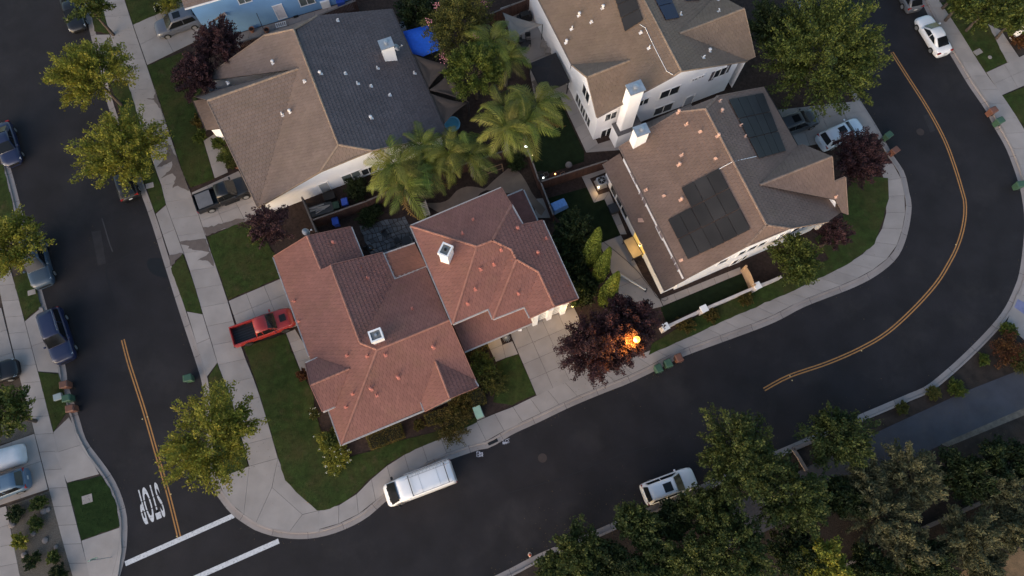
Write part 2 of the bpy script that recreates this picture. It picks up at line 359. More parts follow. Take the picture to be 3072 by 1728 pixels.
# --- wet patches where sprinklers ran over the pavement
for q in (tl(0,0,[1170,670,1160,740,1105,745,1160,755,1185,790,1215,830,1255,950]), tl(0,0,[1265,1075,1225,1090,1270,1120,1240,1190,1180,1265,1220,1255,1300,1215,1295,1270,1210,1350,1300,1310,1330,1345,1300,1420,1340,1400,1430,1445,1340,1200]),
          tl(0,1,[1348,372,1440,360,1555,350,1620,560,1560,520,1490,515,1560,480,1580,455,1500,440,1425,430,1430,405,1360,395]), tl(0,1,[1530,268,1640,250,1780,205,1860,195,1830,240,1700,275,1555,335]),
          tl(0,1,[1270,478,1385,462,1290,560])):
    q = [V2(p) for p in UG(q, 0.145)]; L_ = lens(q+[q[0]]); n_ = int(L_[-1]/0.25)
    q2 = [at(q+[q[0]], L_, L_[-1]*k/n_)+Vector((rnd.gauss(0, .04), rnd.gauss(0, .04))) for k in range(n_)]
    sheet('wet_patch', q2, 0.1495, wetc, kind='structure')
# --- lawns
LAWNS = []
def lawn(px, m=None, name='lawn'):
    P = UG(px, LZ); P2 = []
    for a_, b_ in zip(P, P[1:]+P[:1]):
        k_ = max(1, int((b_-a_).length/0.5))
        for j_ in range(k_): P2.append(a_.lerp(b_, j_/k_)+(Vector((rnd.gauss(0, .03), rnd.gauss(0, .03))) if j_ else Vector((0, 0))))
    sheet(name, P2, LZ, m or grass, kind='structure', thick=0.05); LAWNS.append((P2, m or grass))
lawn(tl(0,0,[1112,494,1400,380,1600,560,1480,760,1500,1060,1535,1070,1615,1348,1440,1415,1388,1325,1265,945,1170,670]))
lawn(dd(520,597,610,558,660,590,692,640,705,698,574,754))
lawn(dd(614,873,718,840,742,905,758,938,785,985,795,1040,815,1110,835,1175,880,1150,930,1136,1000,1110,1090,1088,1140,1068,1200,1048,1200,1062,1130,1094,1060,1124,985,1160,935,1200,900,1236,870,1260,830,1280,797,1284,745,1238,717,1208,700,1150,680,1080,650,980))
lawn(cB(690,952,985,845,1228,1395,900,1545,640,1500,700,1250))
lawn(tl(0,0,[655,-60,742,-60,822,252,712,236]))
lawn(tl(0,0,[830,630,958,606,1142,1200,1212,1392])+tl(0,1,[1250,92,1170,158,1125,20]))
lawn(tl(0,1,[1290,575,1380,462,1458,682,1526,918,1402,898]))
lawn(tl(0,1,[1572,1398,1640,1294,1698,1449])+tl(0,2,[1738,100,1872,620,1645,708,1612,640,1590,200]))
lawn(dd(1640,866,1760,793,1900,727,1965,700,2080,655,2160,600,2226,480,2224,545,2200,614,2130,666,2000,730,1850,794,1700,862,1632,893))
sheet('lawn', UG(dd(2050,600,2120,545,2140,440,2234,448,2236,500,2200,610,2090,656)), .149, grass, kind='structure', thick=.04)
lawn(tl(0,1,[98,645,215,600,285,770,308,858,187,972])); lawn(tl(0,1,[288,1358,440,1372,470,1449])+tl(0,2,[515,200,402,358,312,0]))
lawn(tl(0,2,[508,752,768,692,832,792,882,922,902,1075,616,1178]), M('lawn_deep', (0.018, 0.036, 0.010), 0.9, 0.2, 2.0, 1.0, 40, spec=0.1))
lawn(tl(0,0,[-60,1255,20,1240,70,1449,-30,1449])+tl(0,1,[-30,0,75,0,110,180,0,320]))
lawn(tl(3,0,[1310,20,1460,0,1660,180,1803,468,1646,543,1450,238])); lawn(tl(3,0,[1772,722,2100,590,2200,900,1940,965]))
lawn(tl(0,0,[945,0,1100,-60,1330,-30,1200,100,1003,183]))
# --- other ground covers
sheet('gravel_bed', UG(tl(0,2,[55,922,372,805,548,1470,150,1500])), 0.135, gravel, kind='structure', thick=0.04)
sheet('gravel_bed', UG(tl(0,2,[-80,300,210,180,256,368,140,415,-80,480])), 0.135, gravel, kind='structure', thick=0.04)
sheet('trail', [V2(U(p)) for p in tl(3,2,[-300,920,890,330,1500,50,1960,-130,2300,-260,2300,70,1932,185,1340,440,700,760,-300,1250])], 0.115, stains(M('trail_asphalt', (0.055, 0.056, 0.068), 0.85, 0.15, 0.6, 0.4, 50), (0.075, 0.07, 0.07), 0.5, 0.5, 0.7, 0.5), kind='structure', thick=0.04)
sheet('trail_edge', [V2(U(p)) for p in tl(3,2,[1300,455,1930,180,2300,40,2300,100,1932,235,1350,475])], 0.118, M('trail_shoulder', (0.13, 0.11, 0.09), 0.95, 0.25, 3, 0.6, 20), kind='structure', thick=0.04)
sheet('dry_bank', [V2(U(p)) for p in tl(3,2,[1300,1530,1500,1390,1720,1320,1932,1215,2300,1050,2300,1700])], 0.118, tan_dirt, kind='structure', thick=0.04)
# --- painted markings
def stripe(P, w, z, m, name, parent=None, kind='structure'):
    a = offset(P, w/2); b = offset(P, -w/2); n = len(P)
    v = [(p.x, p.y, z) for p in b]+[(p.x, p.y, z) for p in a]
    return mesh(name, v, [(i, i+1, n+i+1, n+i) for i in range(n-1)], m, parent, kind=kind)
yl = ground_line(tl(0,1,[927,1115,970,1280])+tl(0,2,[1024,0,1100,240,1180,520,1270,830,1352,1155]), 0)
yr = ground_line(tl(3,0,[935,395,1040,560,1200,810,1330,1050,1410,1260,1465,1440])+tl(3,1,[1484,60,1487,170,1465,300,1425,420,1370,530,1270,690,1100,880,900,1060,700,1180,450,1290,160,1390])+tl(3,2,[-30,42]), 0)
for ln in (yl, yr):
    for s in (-1, 1): stripe(offset(ln, 0.115*s), 0.11, 0.005, road_yellow, 'centre_line')
for a in (tl(0,2,[945,1357,1765,992]), tl(0,2,[1440,1478])+tl(1,2,[172,1185])): stripe([V2(U(p)) for p in a], 0.40, 0.005, road_white, 'stop_line')
cap_m = M('road_marker', (0.55, 0.42, 0.2), 0.5)
mk_me = B().prism([(-.05,-.05),(.05,-.05),(.05,.05),(-.05,.05)], 0, 0.02); mk_d = mdata('road_stud', mk_me.v, mk_me.f, cap_m)
SL = ['beside the double yellow line above the STOP lettering', 'beside the double yellow line above the STOP lettering', 'on the yellow line next to the STOP lettering', 'where the yellow line meets the stop line', 'on the inside of the yellow line where the bend is tightest', 'outside the yellow line halfway through the bend', 'at the lower end of the yellow line on the bend', 'at the lower end of the yellow line on the bend']
for p, lb in zip(tl(0,2,[1075,265,1113,248,1290,832,1335,1150])+tl(3,1,[1418,398,705,1198,165,1388,182,1422]), SL):
    q = U(p); o = inst('road_stud', mk_d, None, Matrix.Translation((q.x, q.y, 0.004)))
    tag(o, 'small square reflective stud '+lb, 'road stud', 'road studs '+lb)
fc = bpy.data.curves.new('stop_lettering', 'FONT'); fc.body = 'STOP'; fc.align_x = 'CENTER'; fc.align_y = 'CENTER'; fc.space_character = 1.15; fc.offset = 0.022
fo = bpy.data.objects.new('stop_lettering', fc); COL.objects.link(fo)
dg = bpy.context.evaluated_depsgraph_get(); tme = bpy.data.meshes.new_from_object(fo.evaluated_get(dg)); bpy.data.objects.remove(fo)
xs = [v.co.x for v in tme.vertices]; ys = [v.co.y for v in tme.vertices]
c0 = U(tl(0,2,[1137,902])[0]); ax = (U(tl(0,2,[1180,770])[0])-U(tl(0,2,[1270,1090])[0])).normalized()
ang = atan2(ax.y, ax.x)-pi/2+pi
for v in tme.vertices: v.co = ((v.co.x-(max(xs)+min(xs))/2)/(max(xs)-min(xs))*1.85, (v.co.y-(max(ys)+min(ys))/2)/(max(ys)-min(ys))*3.0, 0)
import bmesh
bm = bmesh.new(); bm.from_mesh(tme)
for yb in (-0.42, 0.42):                        # gaps left by the stencil bridges
    for e_ in (-0.035, 0.035): bmesh.ops.bisect_plane(bm, geom=bm.verts[:]+bm.edges[:]+bm.faces[:], plane_co=(0, yb+e_, 0), plane_no=(0, 1, 0))
    bmesh.ops.delete(bm, geom=[f for f in bm.faces if abs(f.calc_center_median().y-yb) < 0.034], context='FACES')
bm.to_mesh(tme); bm.free()
tme.materials.clear(); tme.materials.append(road_white)
so = link(bpy.data.objects.new('stop_lettering', tme)); so.location = (c0.x, c0.y, 0.006); so.rotation_euler = (0, 0, ang); so['kind'] = 'structure'
# road wear: dark oil patch, sealed cracks, faded skid line
crack = M('crack_sealant', (0.010, 0.010, 0.011), 0.5)
P = [V2(U(p)) for p in tl(0,1,[1108,520,1130,500,1180,498,1225,510,1232,560,1262,620,1260,648,1200,640,1150,615,1115,570])]
sheet('oil_stain', smooth_line(P+[P[0]], 0.2)[:-1], 0.004, crack, kind='structure')
for q in (tl(0,1,[1170,400,1080,430,950,480,850,540,790,560,820,680,850,790,870,920,900,1060]), tl(2,2,[-20,820,400,700,760,560,1100,450])):
    stripe(ground_line([(x+rnd.gauss(0, 1.5), y+rnd.gauss(0, 1.5)) for x, y in q], 0, 0.3), 0.04, 0.004, crack, 'crack_seal')
stripe(ground_line(tl(0,1,[770,200,800,300,830,400,850,450])), 0.10, 0.004, M('scuff', (0.05, 0.048, 0.05), 0.8), 'road_scuff')

# tyre-polished lanes and older patched asphalt
patch_m = stains(M('asphalt_patch', (0.026, 0.024, 0.027), 0.85, 0.2, 1.2, 0.5, 60), (0.018, 0.017, 0.019), 1.0, 0.5, 0.7, 0.6)
for q in (tl(0,1,[690,300,760,290,800,540,740,555]), tl(3,0,[1170,870,1215,860,1262,985,1225,1000])):
    sheet('road_patch', [V2(U(p)) for p in q], 0.0035, patch_m, kind='structure')
# litter of leaves in the gutters
# ================================================ HOUSES
def inpoly(p, P):
    c = False; n = len(P); j = n-1
    for i in range(n):
        if (P[i][1] > p[1]) != (P[j][1] > p[1]) and p[0] < (P[j][0]-P[i][0])*(p[1]-P[i][1])/(P[j][1]-P[i][1])+P[i][0]: c = not c
        j = i
    return c
def clip(sub_, rect):                          # clip polygon (2D) by an axis-aligned rectangle
    x0, y0, x1, y1 = rect
    for ax_, val, sg in ((0, x0, 1), (0, x1, -1), (1, y0, 1), (1, y1, -1)):
        out = []
        for i in range(len(sub_)):
            a, b = sub_[i-1], sub_[i]; da, db = (a[ax_]-val)*sg, (b[ax_]-val)*sg
            if da >= 0: out.append(a)
            if (da >= 0) != (db >= 0):
                t = da/(da-db); out.append((a[0]+(b[0]-a[0])*t, a[1]+(b[1]-a[1])*t))
        # order fix: a kept before crossing
        sub_ = out
        if len(sub_) < 3: return []
    return sub_
def place(p, vec): return p+vec
class House:
    def __init__(s, name, label, cat='house'):
        s.root = thing(name, label, cat); s.faces = []; s.V = {}; s.tiles = []; s.ntile = 0; s.caps = 0
    def solve(s, V, F):
        """V: name -> pixel or (pixel, z); F: list of (names, plane spec)"""
        fixed = {k: U(v[0], v[1]) for k, v in V.items() if isinstance(v[0], (tuple, list))}
        pix = {k: (v[0] if isinstance(v[0], (tuple, list)) else v) for k, v in V.items()}
        planes = []; acc = {}
        for names, sp in F:
            if sp[0] == 'e':
                A, Bq, ze, pt = U(pix[sp[1]], sp[3]), U(pix[sp[2]], sp[3]), sp[3], sp[4]
                d = (Bq-A); d.z = 0; d.normalize(); n = Vector((-d.y, d.x, 0))
                c = sum((U(pix[k], ze+1) for k in names), Vector())/len(names)
                if (c-A).dot(n) < 0: n = -n
                N = Vector((-n.x*pt, -n.y*pt, 1)).normalized()
            else:
                P3 = [fixed[k] if k in fixed else U(pix[k], acc_z(acc, k)) for k in sp[1:4]]
                A = P3[0]; N = (P3[1]-A).cross(P3[2]-A).normalized()
                if N.z < 0: N = -N
            planes.append((A, N))
            for k in names:
                d = ray(pix[k]); t = (A-Vector((0, 0, CH))).dot(N)/d.dot(N)
                acc.setdefault(k, []).append(CH+d.z*t)
        for k in pix:
            if k in fixed: s.V[k] = fixed[k]
            elif k in acc: s.V[k] = U(pix[k], sum(acc[k])/len(acc[k]))
            else: s.V[k] = U(pix[k], 2.8)
        new = []
        for (names, sp), (A, N) in zip(F, planes):
            P3 = [s.V[k] for k in names]
            nn = Vector()
            for i in range(len(P3)): nn += P3[i].cross(P3[(i+1) % len(P3)])
            nn.normalize()
            if nn.z < 0: nn = -nn
            c = sum(P3, Vector())/len(P3)
            new.append(dict(names=names, P=P3, c=c, n=nn)); s.faces.append(new[-1])
        return new
    def height(s, x, y, faces=None):
        zs = [f['c'].z-((x-f['c'].x)*f['n'].x+(y-f['c'].y)*f['n'].y)/f['n'].z for f in (faces or s.faces) if inpoly((x, y), f['P'])]
        return max(zs) if zs else None
    def hit(s, px, faces=None):
        best = None; d = ray(px); o = Vector((0, 0, CH))
        for f in (faces or s.faces):
            den = d.dot(f['n'])
            t = (f['c']-o).dot(f['n'])/den; q = o+d*t
            if inpoly((q.x, q.y), f['P']) and (best is None or t < best[0]): best = (t, q, f['n'], f)
        if best is None:
            f = min((faces or s.faces), key=lambda f: ((o+d*((f['c']-o).dot(f['n'])/d.dot(f['n'])))-f['c']).length)
            t = (f['c']-o).dot(f['n'])/d.dot(f['n']); best = (t, o+d*t, f['n'], f)
        return best[1], best[2]
    def roof(s, faces, tm, limit=300, tw=0.33, ex=0.34, mats=None):
        """sheet of underlay, then every tile; the nearest ones as objects"""
        v = []; f = []
        for fc_ in faces:
            b = len(v); v += [q-Vector((0, 0, 0.09)) for q in fc_['P']]; f.append(tuple(range(b, b+len(fc_['P']))))
        sh = mesh('roof', v, f, under, s.root)
        if not hasattr(s, 'tme'): s.tme = {}
        full = []; rest = {}
        for fi, fc_ in enumerate(faces):
            n = fc_['n']; m = (mats or {}).get(fi, tm)
            u = Vector((n.y, -n.x, 0))
            if u.length < 1e-3: u = Vector((1, 0, 0))
            u.normalize(); w = n.cross(u).normalized()
            if w.z < 0: w = -w; u = -u
            P = [((q-fc_['c']).dot(u), (q-fc_['c']).dot(w)) for q in fc_['P']]
            x0, x1 = min(p[0] for p in P), max(p[0] for p in P); y0, y1 = min(p[1] for p in P), max(p[1] for p in P)
            k = 0; y = y0-0.03
            while y < y1:
                x = x0-(tw/2 if k % 2 else 0)-rnd.uniform(0, 0.02)
                while x < x1:
                    r = (x+0.008, y, x+tw-0.008, y+ex)
                    q = clip(P, r)
                    if len(q) >= 3:
                        ar = abs(area2(q)); fu = (r[2]-r[0])*(r[3]-r[1])
                        jit = rnd.uniform(-0.004, 0.006)
                        if ar > 0.985*fu:
                            full.append((fc_['c']+u*(x+tw/2)+w*y, u, w, n, jit, m))
                        elif ar > 0.004:
                            up = lambda p: fc_['c']+u*p[0]+w*p[1]+n*(0.060-0.049*(p[1]-y)/ex+jit)
                            dn = lambda p: fc_['c']+u*p[0]+w*p[1]+n*0.006
                            if area2(q) < 0: q = q[::-1]
                            kq = len(q); bb = rest.setdefault(m.name, B())
                            bb.add([up(p) for p in q]+[dn(p) for p in q], [tuple(range(kq))]+[(i, kq+i, kq+(i+1) % kq, (i+1) % kq) for i in range(kq)])
                    x += tw
                y += ex; k += 1
        full.sort(key=lambda t: (t[0]-Vector((0, 0, CH))).length)
        hw = tw/2-0.008
        tv = [(-hw,0,0.060),(hw,0,0.060),(hw,ex,0.011),(-hw,ex,0.011),(-hw,0,0.006),(hw,0,0.006),(hw,ex,0.006),(-hw,ex,0.006)]
        tf = [(0,1,2,3),(0,4,5,1),(1,5,6,2),(2,6,7,3),(3,7,4,0)]
        for i, (o, u, w, n, jit, m) in enumerate(full):
            Mx = Matrix((u, w, n)).transposed().to_4x4(); Mx.translation = o+n*jit
            if s.ntile < limit:
                if m.name not in s.tme: s.tme[m.name] = mdata('roof_tile', tv, tf, m)
                inst('roof_tile', s.tme[m.name], sh, Mx); s.ntile += 1
            else: rest.setdefault(m.name, B()).add([Mx @ Vector(q) for q in tv], tf)
        for nm, bb in rest.items():
            im = ISL.get(nm) or MATS[nm]
            bb.make('roof_tiles', im, sh, kind='stuff')
        s.sh = sh
        return sh
    def ridge(s, edges, m, r=0.12):
        prof = [(-r, -0.03), (-r*0.75, 0.045), (0, 0.085), (r*0.75, 0.045), (r, -0.03)]
        key = m.name+'cap'
        L0 = 0.38
        if key not in s.tme:
            v = [(0.0, a, b+0.018) for a, b in prof]+[(L0+0.02, a*0.86, b) for a, b in prof]
            s.tme[key] = mdata('ridge_tile', v, [(i, i+5, i+6, i+1) for i in range(4)]+[(0,1,2,3,4)], m)
        for a, b in edges:
            A, Bq = (s.V[k] if isinstance(k, str) else k for k in (a, b))
            if A.z > Bq.z: A, Bq = Bq, A
            d = Bq-A; L = d.length; d.normalize(); n = max(1, int(L/L0))
            sd_ = d.cross(Vector((0, 0, 1))).normalized(); up = sd_.cross(d)
            for i in range(n):
                Mx = Matrix((d, -sd_, up)).transposed().to_4x4(); Mx.translation = A+d*(L*i/n)+up*0.02
                inst('ridge_tile', s.tme[key], s.sh, Mx); s.caps += 1
    def gutter(s, edges, m=None, w=0.11, h=0.11, name='gutter', dz=0.0):
        for a, b in edges:
            A, Bq = (s.V[k] if isinstance(k, str) else k for k in (a, b))
            c = s.root_c(); d = (Bq-A).normalized(); o = d.cross(Vector((0, 0, 1))).normalized()
            mid = (A+Bq)/2
            def ok_(v):
                h = s.height(mid.x+v.x*.35, mid.y+v.y*.35); return -9 if h is None or abs(h-mid.z) > .6 else h
            ha, hb_ = ok_(o), ok_(-o)
            if ha > hb_+.01 or (abs(ha-hb_) <= .01 and o.dot(mid-c) < 0): o = -o
            bb = B()
            off = o*(w/2+0.01)+Vector((0, 0, dz))
            if name == 'gutter':                    # open trough
                bb.bar(A+o*0.012+Vector((0,0,-0.03+dz)), Bq+o*0.012+Vector((0,0,-0.03+dz)), 0.02, h)
                bb.bar(A+o*w+Vector((0,0,-0.02+dz)), Bq+o*w+Vector((0,0,-0.02+dz)), 0.025, h)
                bb.bar(A+o*w/2+Vector((0,0,-0.08+dz)), Bq+o*w/2+Vector((0,0,-0.08+dz)), w, 0.02)
            else: bb.bar(A+off, Bq+off, w, h)
            bb.make(name, m or gutter_m, s.root)
    def root_c(s):
        return sum((f['c'] for f in s.faces), Vector())/len(s.faces)
    def walls(s, foot, faces, m, inset=0.45, z0=0.1, dflt=2.8):
        P = [V2(s.V[k] if isinstance(k, str) else k) for k in foot]
        if area2(P) < 0: P = P[::-1]
        n = len(P); Q = []
        for i in range(n):
            a, b, c = P[i-1], P[i], P[(i+1) % n]
            d1 = (b-a).normalized(); d2 = (c-b).normalized(); n1 = Vector((-d1.y, d1.x)); n2 = Vector((-d2.y, d2.x))
            den = 1+n1.dot(n2); Q.append(b+(n1+n2)*(inset/max(den, 0.3)))
        out = []
        bb = B()
        for i in range(n):
            a, b = Q[i], Q[(i+1) % n]; k = max(1, int((b-a).length/0.35)); v = []
            for j in range(k+1):
                p = a.lerp(b, j/k); h = s.height(p.x, p.y, faces); h = (h if h is not None else dflt)-0.10
                v += [(p.x, p.y, z0), (p.x, p.y, max(h, z0+0.3))]
            bb.add(v, [(2*j, 2*j+2, 2*j+3, 2*j+1) for j in range(k)])
            out.append((a, b))
        bb.make('wall', m, s.root)
        return out
    def window(s, wall, px, w, h, m=None, panes=2, frame=None, name='window', sill=True, proud=0.03):
        a, b = wall; d = (b-a).normalized(); nrm = Vector((d.y, -d.x, 0)); A = Vector((a.x, a.y, 0))
        if len(px) == 3: q = A.lerp(Vector((b.x, b.y, 0)), px[1])+Vector((0, 0, px[2]))     # ('w', share of the wall, height)
        else:
            r = ray(px); t = (A-Vector((0, 0, CH))).dot(nrm)/r.dot(nrm); q = Vector((0, 0, CH))+r*t
        u = Vector((d.x, d.y, 0)); z = Vector((0, 0, 1)); fm = frame or white_paint
        q = q+nrm*proud
        fr = B()
        for du, dz, ww, hh in ((0, h/2, w+.14, .08), (0, -h/2, w+.14, .08), (-w/2, 0, .08, h), (w/2, 0, .08, h)):
            c = q+u*du+z*dz
            if ww > hh: fr.bar(c-u*ww/2, c+u*ww/2, 0.07, hh)
            else: fr.bar(c-z*hh/2, c+z*hh/2, ww, 0.07, up=nrm)
        o = fr.make(name, fm, s.root)
        for i in range(panes):
            w0 = -w/2+w*i/panes+.02; w1 = -w/2+w*(i+1)/panes-.02
            c0 = q-nrm*0.005
            mesh('pane', [c0+u*w0-z*(h/2-.03), c0+u*w1-z*(h/2-.03), c0+u*w1+z*(h/2-.03), c0+u*w0+z*(h/2-.03)], [(0,1,2,3)], m or glass, o)
            if i: 
                mb = B().bar(c0+nrm*.012+u*(-w/2+w*i/panes)-z*h/2, c0+nrm*.012+u*(-w/2+w*i/panes)+z*h/2, .06, .05, up=nrm); mb.make('mullion', fm, o)
        return o
    def vent(s, px, m, kind=0, faces=None):
        q, n = s.hit(px, faces); q = q+n*0.045
        b = B(); w = Vector((n.x, n.y, 0)); 
        w = w.normalized() if w.length > 1e-3 else Vector((1, 0, 0)); u = Vector((-w.y, w.x, 0)); dn = (w-n*w.dot(n)).normalized()
        b.add([q-u*.125-dn*.16, q+u*.125-dn*.16, q+u*.125+dn*.16, q-u*.125+dn*.16]+[q-u*.125-dn*.16+n*.012, q+u*.125-dn*.16+n*.012, q+u*.125+dn*.16+n*.012, q-u*.125+dn*.16+n*.012], [(4,5,6,7),(0,1,5,4),(1,2,6,5),(2,3,7,6),(3,0,4,7)])
        q2 = q-dn*0.05
        if kind == 0: b.tube([q2, q2+Vector((0,0,.38))], .06, 8)
        elif kind == 1:
            b.tube([q2, q2+Vector((0,0,.3))], .075, 10); b.lathe([(.15,.3),(.15,.36),(.10,.42),(.03,.44)], 10, q2)
        else: b.tube([q2, q2+Vector((0,0,.22)), q2+Vector((0,0,.26))+w*.06, q2+Vector((0,0,.24))+w*.16], .055, 8)
        b.make('roof_vent', m, s.root, smooth=False)
    def chimney(s, px, w, d, top, ux, m, style=0):
        q, n = s.hit(px); u = Vector((ux[0], ux[1], 0)).normalized(); v = Vector((-u.y, u.x, 0))
        Mx = Matrix((u, v, Vector((0, 0, 1)))).transposed().to_4x4(); Mx.translation = Vector((q.x, q.y, 0))
        z0 = q.z-0.8 if style != 2 else 0.1
        b = B()
        if style == 0: b.box((-w/2,-d/2,z0), (w/2,d/2,top), Mx); b.box((-w/2-.06,-d/2-.06,top-.32), (w/2+.06,d/2+.06,top-.02), Mx)
        else: b.box((-w/2,-d/2,z0), (w/2,d/2,top), Mx)
        o = b.make('chimney', m, s.root)
        if style == 0:                              # open crown with a sunken metal pan
            k = B()
            for a_, c_ in (((-w/2-.06,-d/2-.06,top-.02),(w/2+.06,-d/2+.07,top+.12)), ((-w/2-.06,d/2-.07,top-.02),(w/2+.06,d/2+.06,top+.12)), ((-w/2-.06,-d/2+.07,top-.02),(-w/2+.07,d/2-.07,top+.12)), ((w/2-.07,-d/2+.07,top-.02),(w/2+.06,d/2-.07,top+.12))): k.box(a_, c_, Mx)
            k.make('chimney_crown', m, o)
            B().box((-w/2+.07,-d/2+.07,top), (w/2-.07,d/2-.07,top+.03), Mx).make('chimney_pan', MATS['pan'], o)
            B().tube([Mx @ Vector((0,0,top+.03)), Mx @ Vector((0,0,top+.2))], .11, 10).make('flue', black if s.dark_flue else steel, o)
        else:
            k = B().box((-w/2-.07,-d/2-.07,top), (w/2+.07,d/2+.07,top+.08), Mx); k.make('chimney_cap', steel, o)
            k = B().tube([Mx @ Vector((0,0,top+.08)), Mx @ Vector((0,0,top+.26))], .14, 10); k.lathe([(.2,.26),(.2,.31),(.06,.36)], 10, Mx @ Vector((0,0,top))); k.make('flue', steel, o)
        return o
    dark_flue = False
ISL = {}
M('pan', (0.16, 0.165, 0.16), 0.6, 0.15, 4.0)
def tm2(name, c, c2, amt=0.10, v=0.45):         # the same tile once for single tiles and once for joined ones
    a = tilemat(name, c, c2, amt, (0, v))
    b = stains(M(name+'_j', c, 0.72, 0.10, 0.5, 0.12, 60, rand=('island', amt), spec=0.22), c2, 0.55, 0.5, 0.72, v)
    ISL[name] = b
    return a
def pxs(*a): return list(a)
ROOFP = 0.42
# ------------------------------------------------ corner house with the red roof
red_t = tm2('red_tile', (0.228, 0.104, 0.084), (0.220, 0.116, 0.076), 0.07)
red_cap = M('red_ridge', (0.27, 0.128, 0.098), 0.75, 0.1, 2.0, rand=('object', 0.1))
red_vent = M('red_vent', (0.45, 0.16, 0.12), 0.6, 0.08, 2.0)
R = House('corner_house', 'single and two storey corner house with red tiled hip roofs and two white chimneys')
t11 = lambda *a: tl(1,1,list(a))[0]; t12 = lambda *a: tl(1,2,list(a))[0]; t10 = lambda *a: tl(1,0,list(a))[0]; t20 = lambda *a: tl(2,0,list(a))[0]
c1 = lambda f: (lambda x, y: f(x, y)[0])
a_, b_, c_, d_, f_ = c1(cA), c1(cB), c1(cC), c1(cD), c1(cF)
V = dict(nw=t11(135,490), r1=t11(388,335), ne=t11(715,265), se=t11(803,485), v0=t11(490,585), mN=t11(565,553), mNE=t11(955,460), mE=t11(1045,665),
         pE=t11(1283,572), m1=t11(785,1137), m2=t11(915,1190), m3=t11(1456,968), SW=t12(645,455), SEw=t12(1268,197), SE=b_(430,1280))
mf = R.solve(V, [(('nw','r1','v0','mN','m1','m2','SW'), ('e','nw','SW',2.8,ROOFP)), (('r1','ne','se','v0'), ('e','ne','se',2.8,ROOFP)), (('mN','mNE','mE','m1'), ('e','mNE','mE',2.8,ROOFP)),
    (('m1','m2','m3','pE','mE'), ('e','mE','pE',2.8,ROOFP)), (('m2','SW','SE','m3'), ('e','SW','SEw',2.8,ROOFP))])
R.roof(mf, red_t, 220)
R.ridge([('r1','v0'),('mN','m1'),('m1','m2'),('m2','m3'),('m2','SW')], red_cap)
R.wm = R.walls(['nw','ne','se','mNE','mE','pE','SE','SW'], mf, cream_stucco, 0.5)
# two small gables let into the west and south slopes
Z = R.V
gw = c_(605,180); wz = R.hit(gw)[0].z; gs = c_(1440,110); sz = R.hit(gs)[0].z
V = dict(gA=(gw, wz+.03), gB=(c_(232,338), wz+.03), gn=(c_(185,132), 3.12), gs_=(c_(350,594), 3.12), gnv=c_(302,80), gsv=c_(470,540),
         hA=(gs, sz+.03), hB=(c_(1576,462), sz+.03), hl=(c_(1334,590), 3.12), hr=(c_(1846,354), 3.12), hlv=c_(1302,500), hrv=c_(1806,290))
V['gnv'] = (V['gnv'], R.hit(V['gnv'])[0].z+.03); V['gsv'] = (V['gsv'], R.hit(V['gsv'])[0].z+.03); V['hlv'] = (V['hlv'], R.hit(V['hlv'])[0].z+.03); V['hrv'] = (V['hrv'], R.hit(V['hrv'])[0].z+.03)
sf = R.solve(V, [(('gn','gB','gA','gnv'), ('p','gn','gB','gA')), (('gB','gs_','gsv','gA'), ('p','gB','gs_','gA')), (('hA','hB','hl','hlv'), ('p','hA','hB','hl')), (('hA','hrv','hr','hB'), ('p','hA','hB','hr'))])
R.roof(sf[:2], red_t, 240); R.roof(sf[2:], red_t, 260); R.ridge([('gA','gB'),('hA','hB')], red_cap)
R.walls(['gn','gs_','gsv','gnv'], sf, cream_stucco, 0.35); R.walls(['hl','hr','hrv','hlv'], sf, cream_stucco, 0.35)
# two storey wing
V = dict(NW=a_(49,515), NE=a_(1056,92), NEi=a_(1166,280), Ei=a_(1290,502), Eo=a_(1513,455), SEc=a_(1906,1322), k4=a_(1646,1405), k3=a_(1470,1025), k2=a_(1225,885), k1=a_(1168,775),
         a1=a_(785,740), a2=a_(955,672), SWc=b_(85,420), vb1=b_(580,208), c2=b_(640,352), vb2=b_(1075,180), W3=b_(1152,335))
ef = R.solve(V, [(('NW','NE','NEi','a2','a1'), ('e','NW','NE',5.4,ROOFP)), (('NW','a1','SWc'), ('e','NW','SWc',5.4,ROOFP)), (('a1','a2','k1','vb1','SWc'), ('e','SWc','vb1',5.4,ROOFP)),
    (('k1','k2','c2','vb1'), ('e','vb1','c2',5.4,ROOFP)), (('k2','k3','vb2','c2'), ('e','c2','vb2',5.4,ROOFP)), (('k3','k4','W3','vb2'), ('e','vb2','W3',5.4,ROOFP)),
    (('a2','NEi','Ei','Eo','SEc','k4','k3','k2','k1'), ('e','Eo','SEc',5.4,ROOFP))])
R.roof(ef, red_t, 300)
R.ridge([('a1','NW'),('a1','a2'),('a2','NEi'),('a2','k1'),('k1','k2'),('k2','k3'),('k3','k4'),('a1','SWc'),('k2','c2')], red_cap)
wl = R.walls(['NW','NE','Ei','Eo','SEc','W3','vb2','c2','vb1','SWc'], ef, white_stucco, 0.72, dflt=5.4)
R.wallE = wl
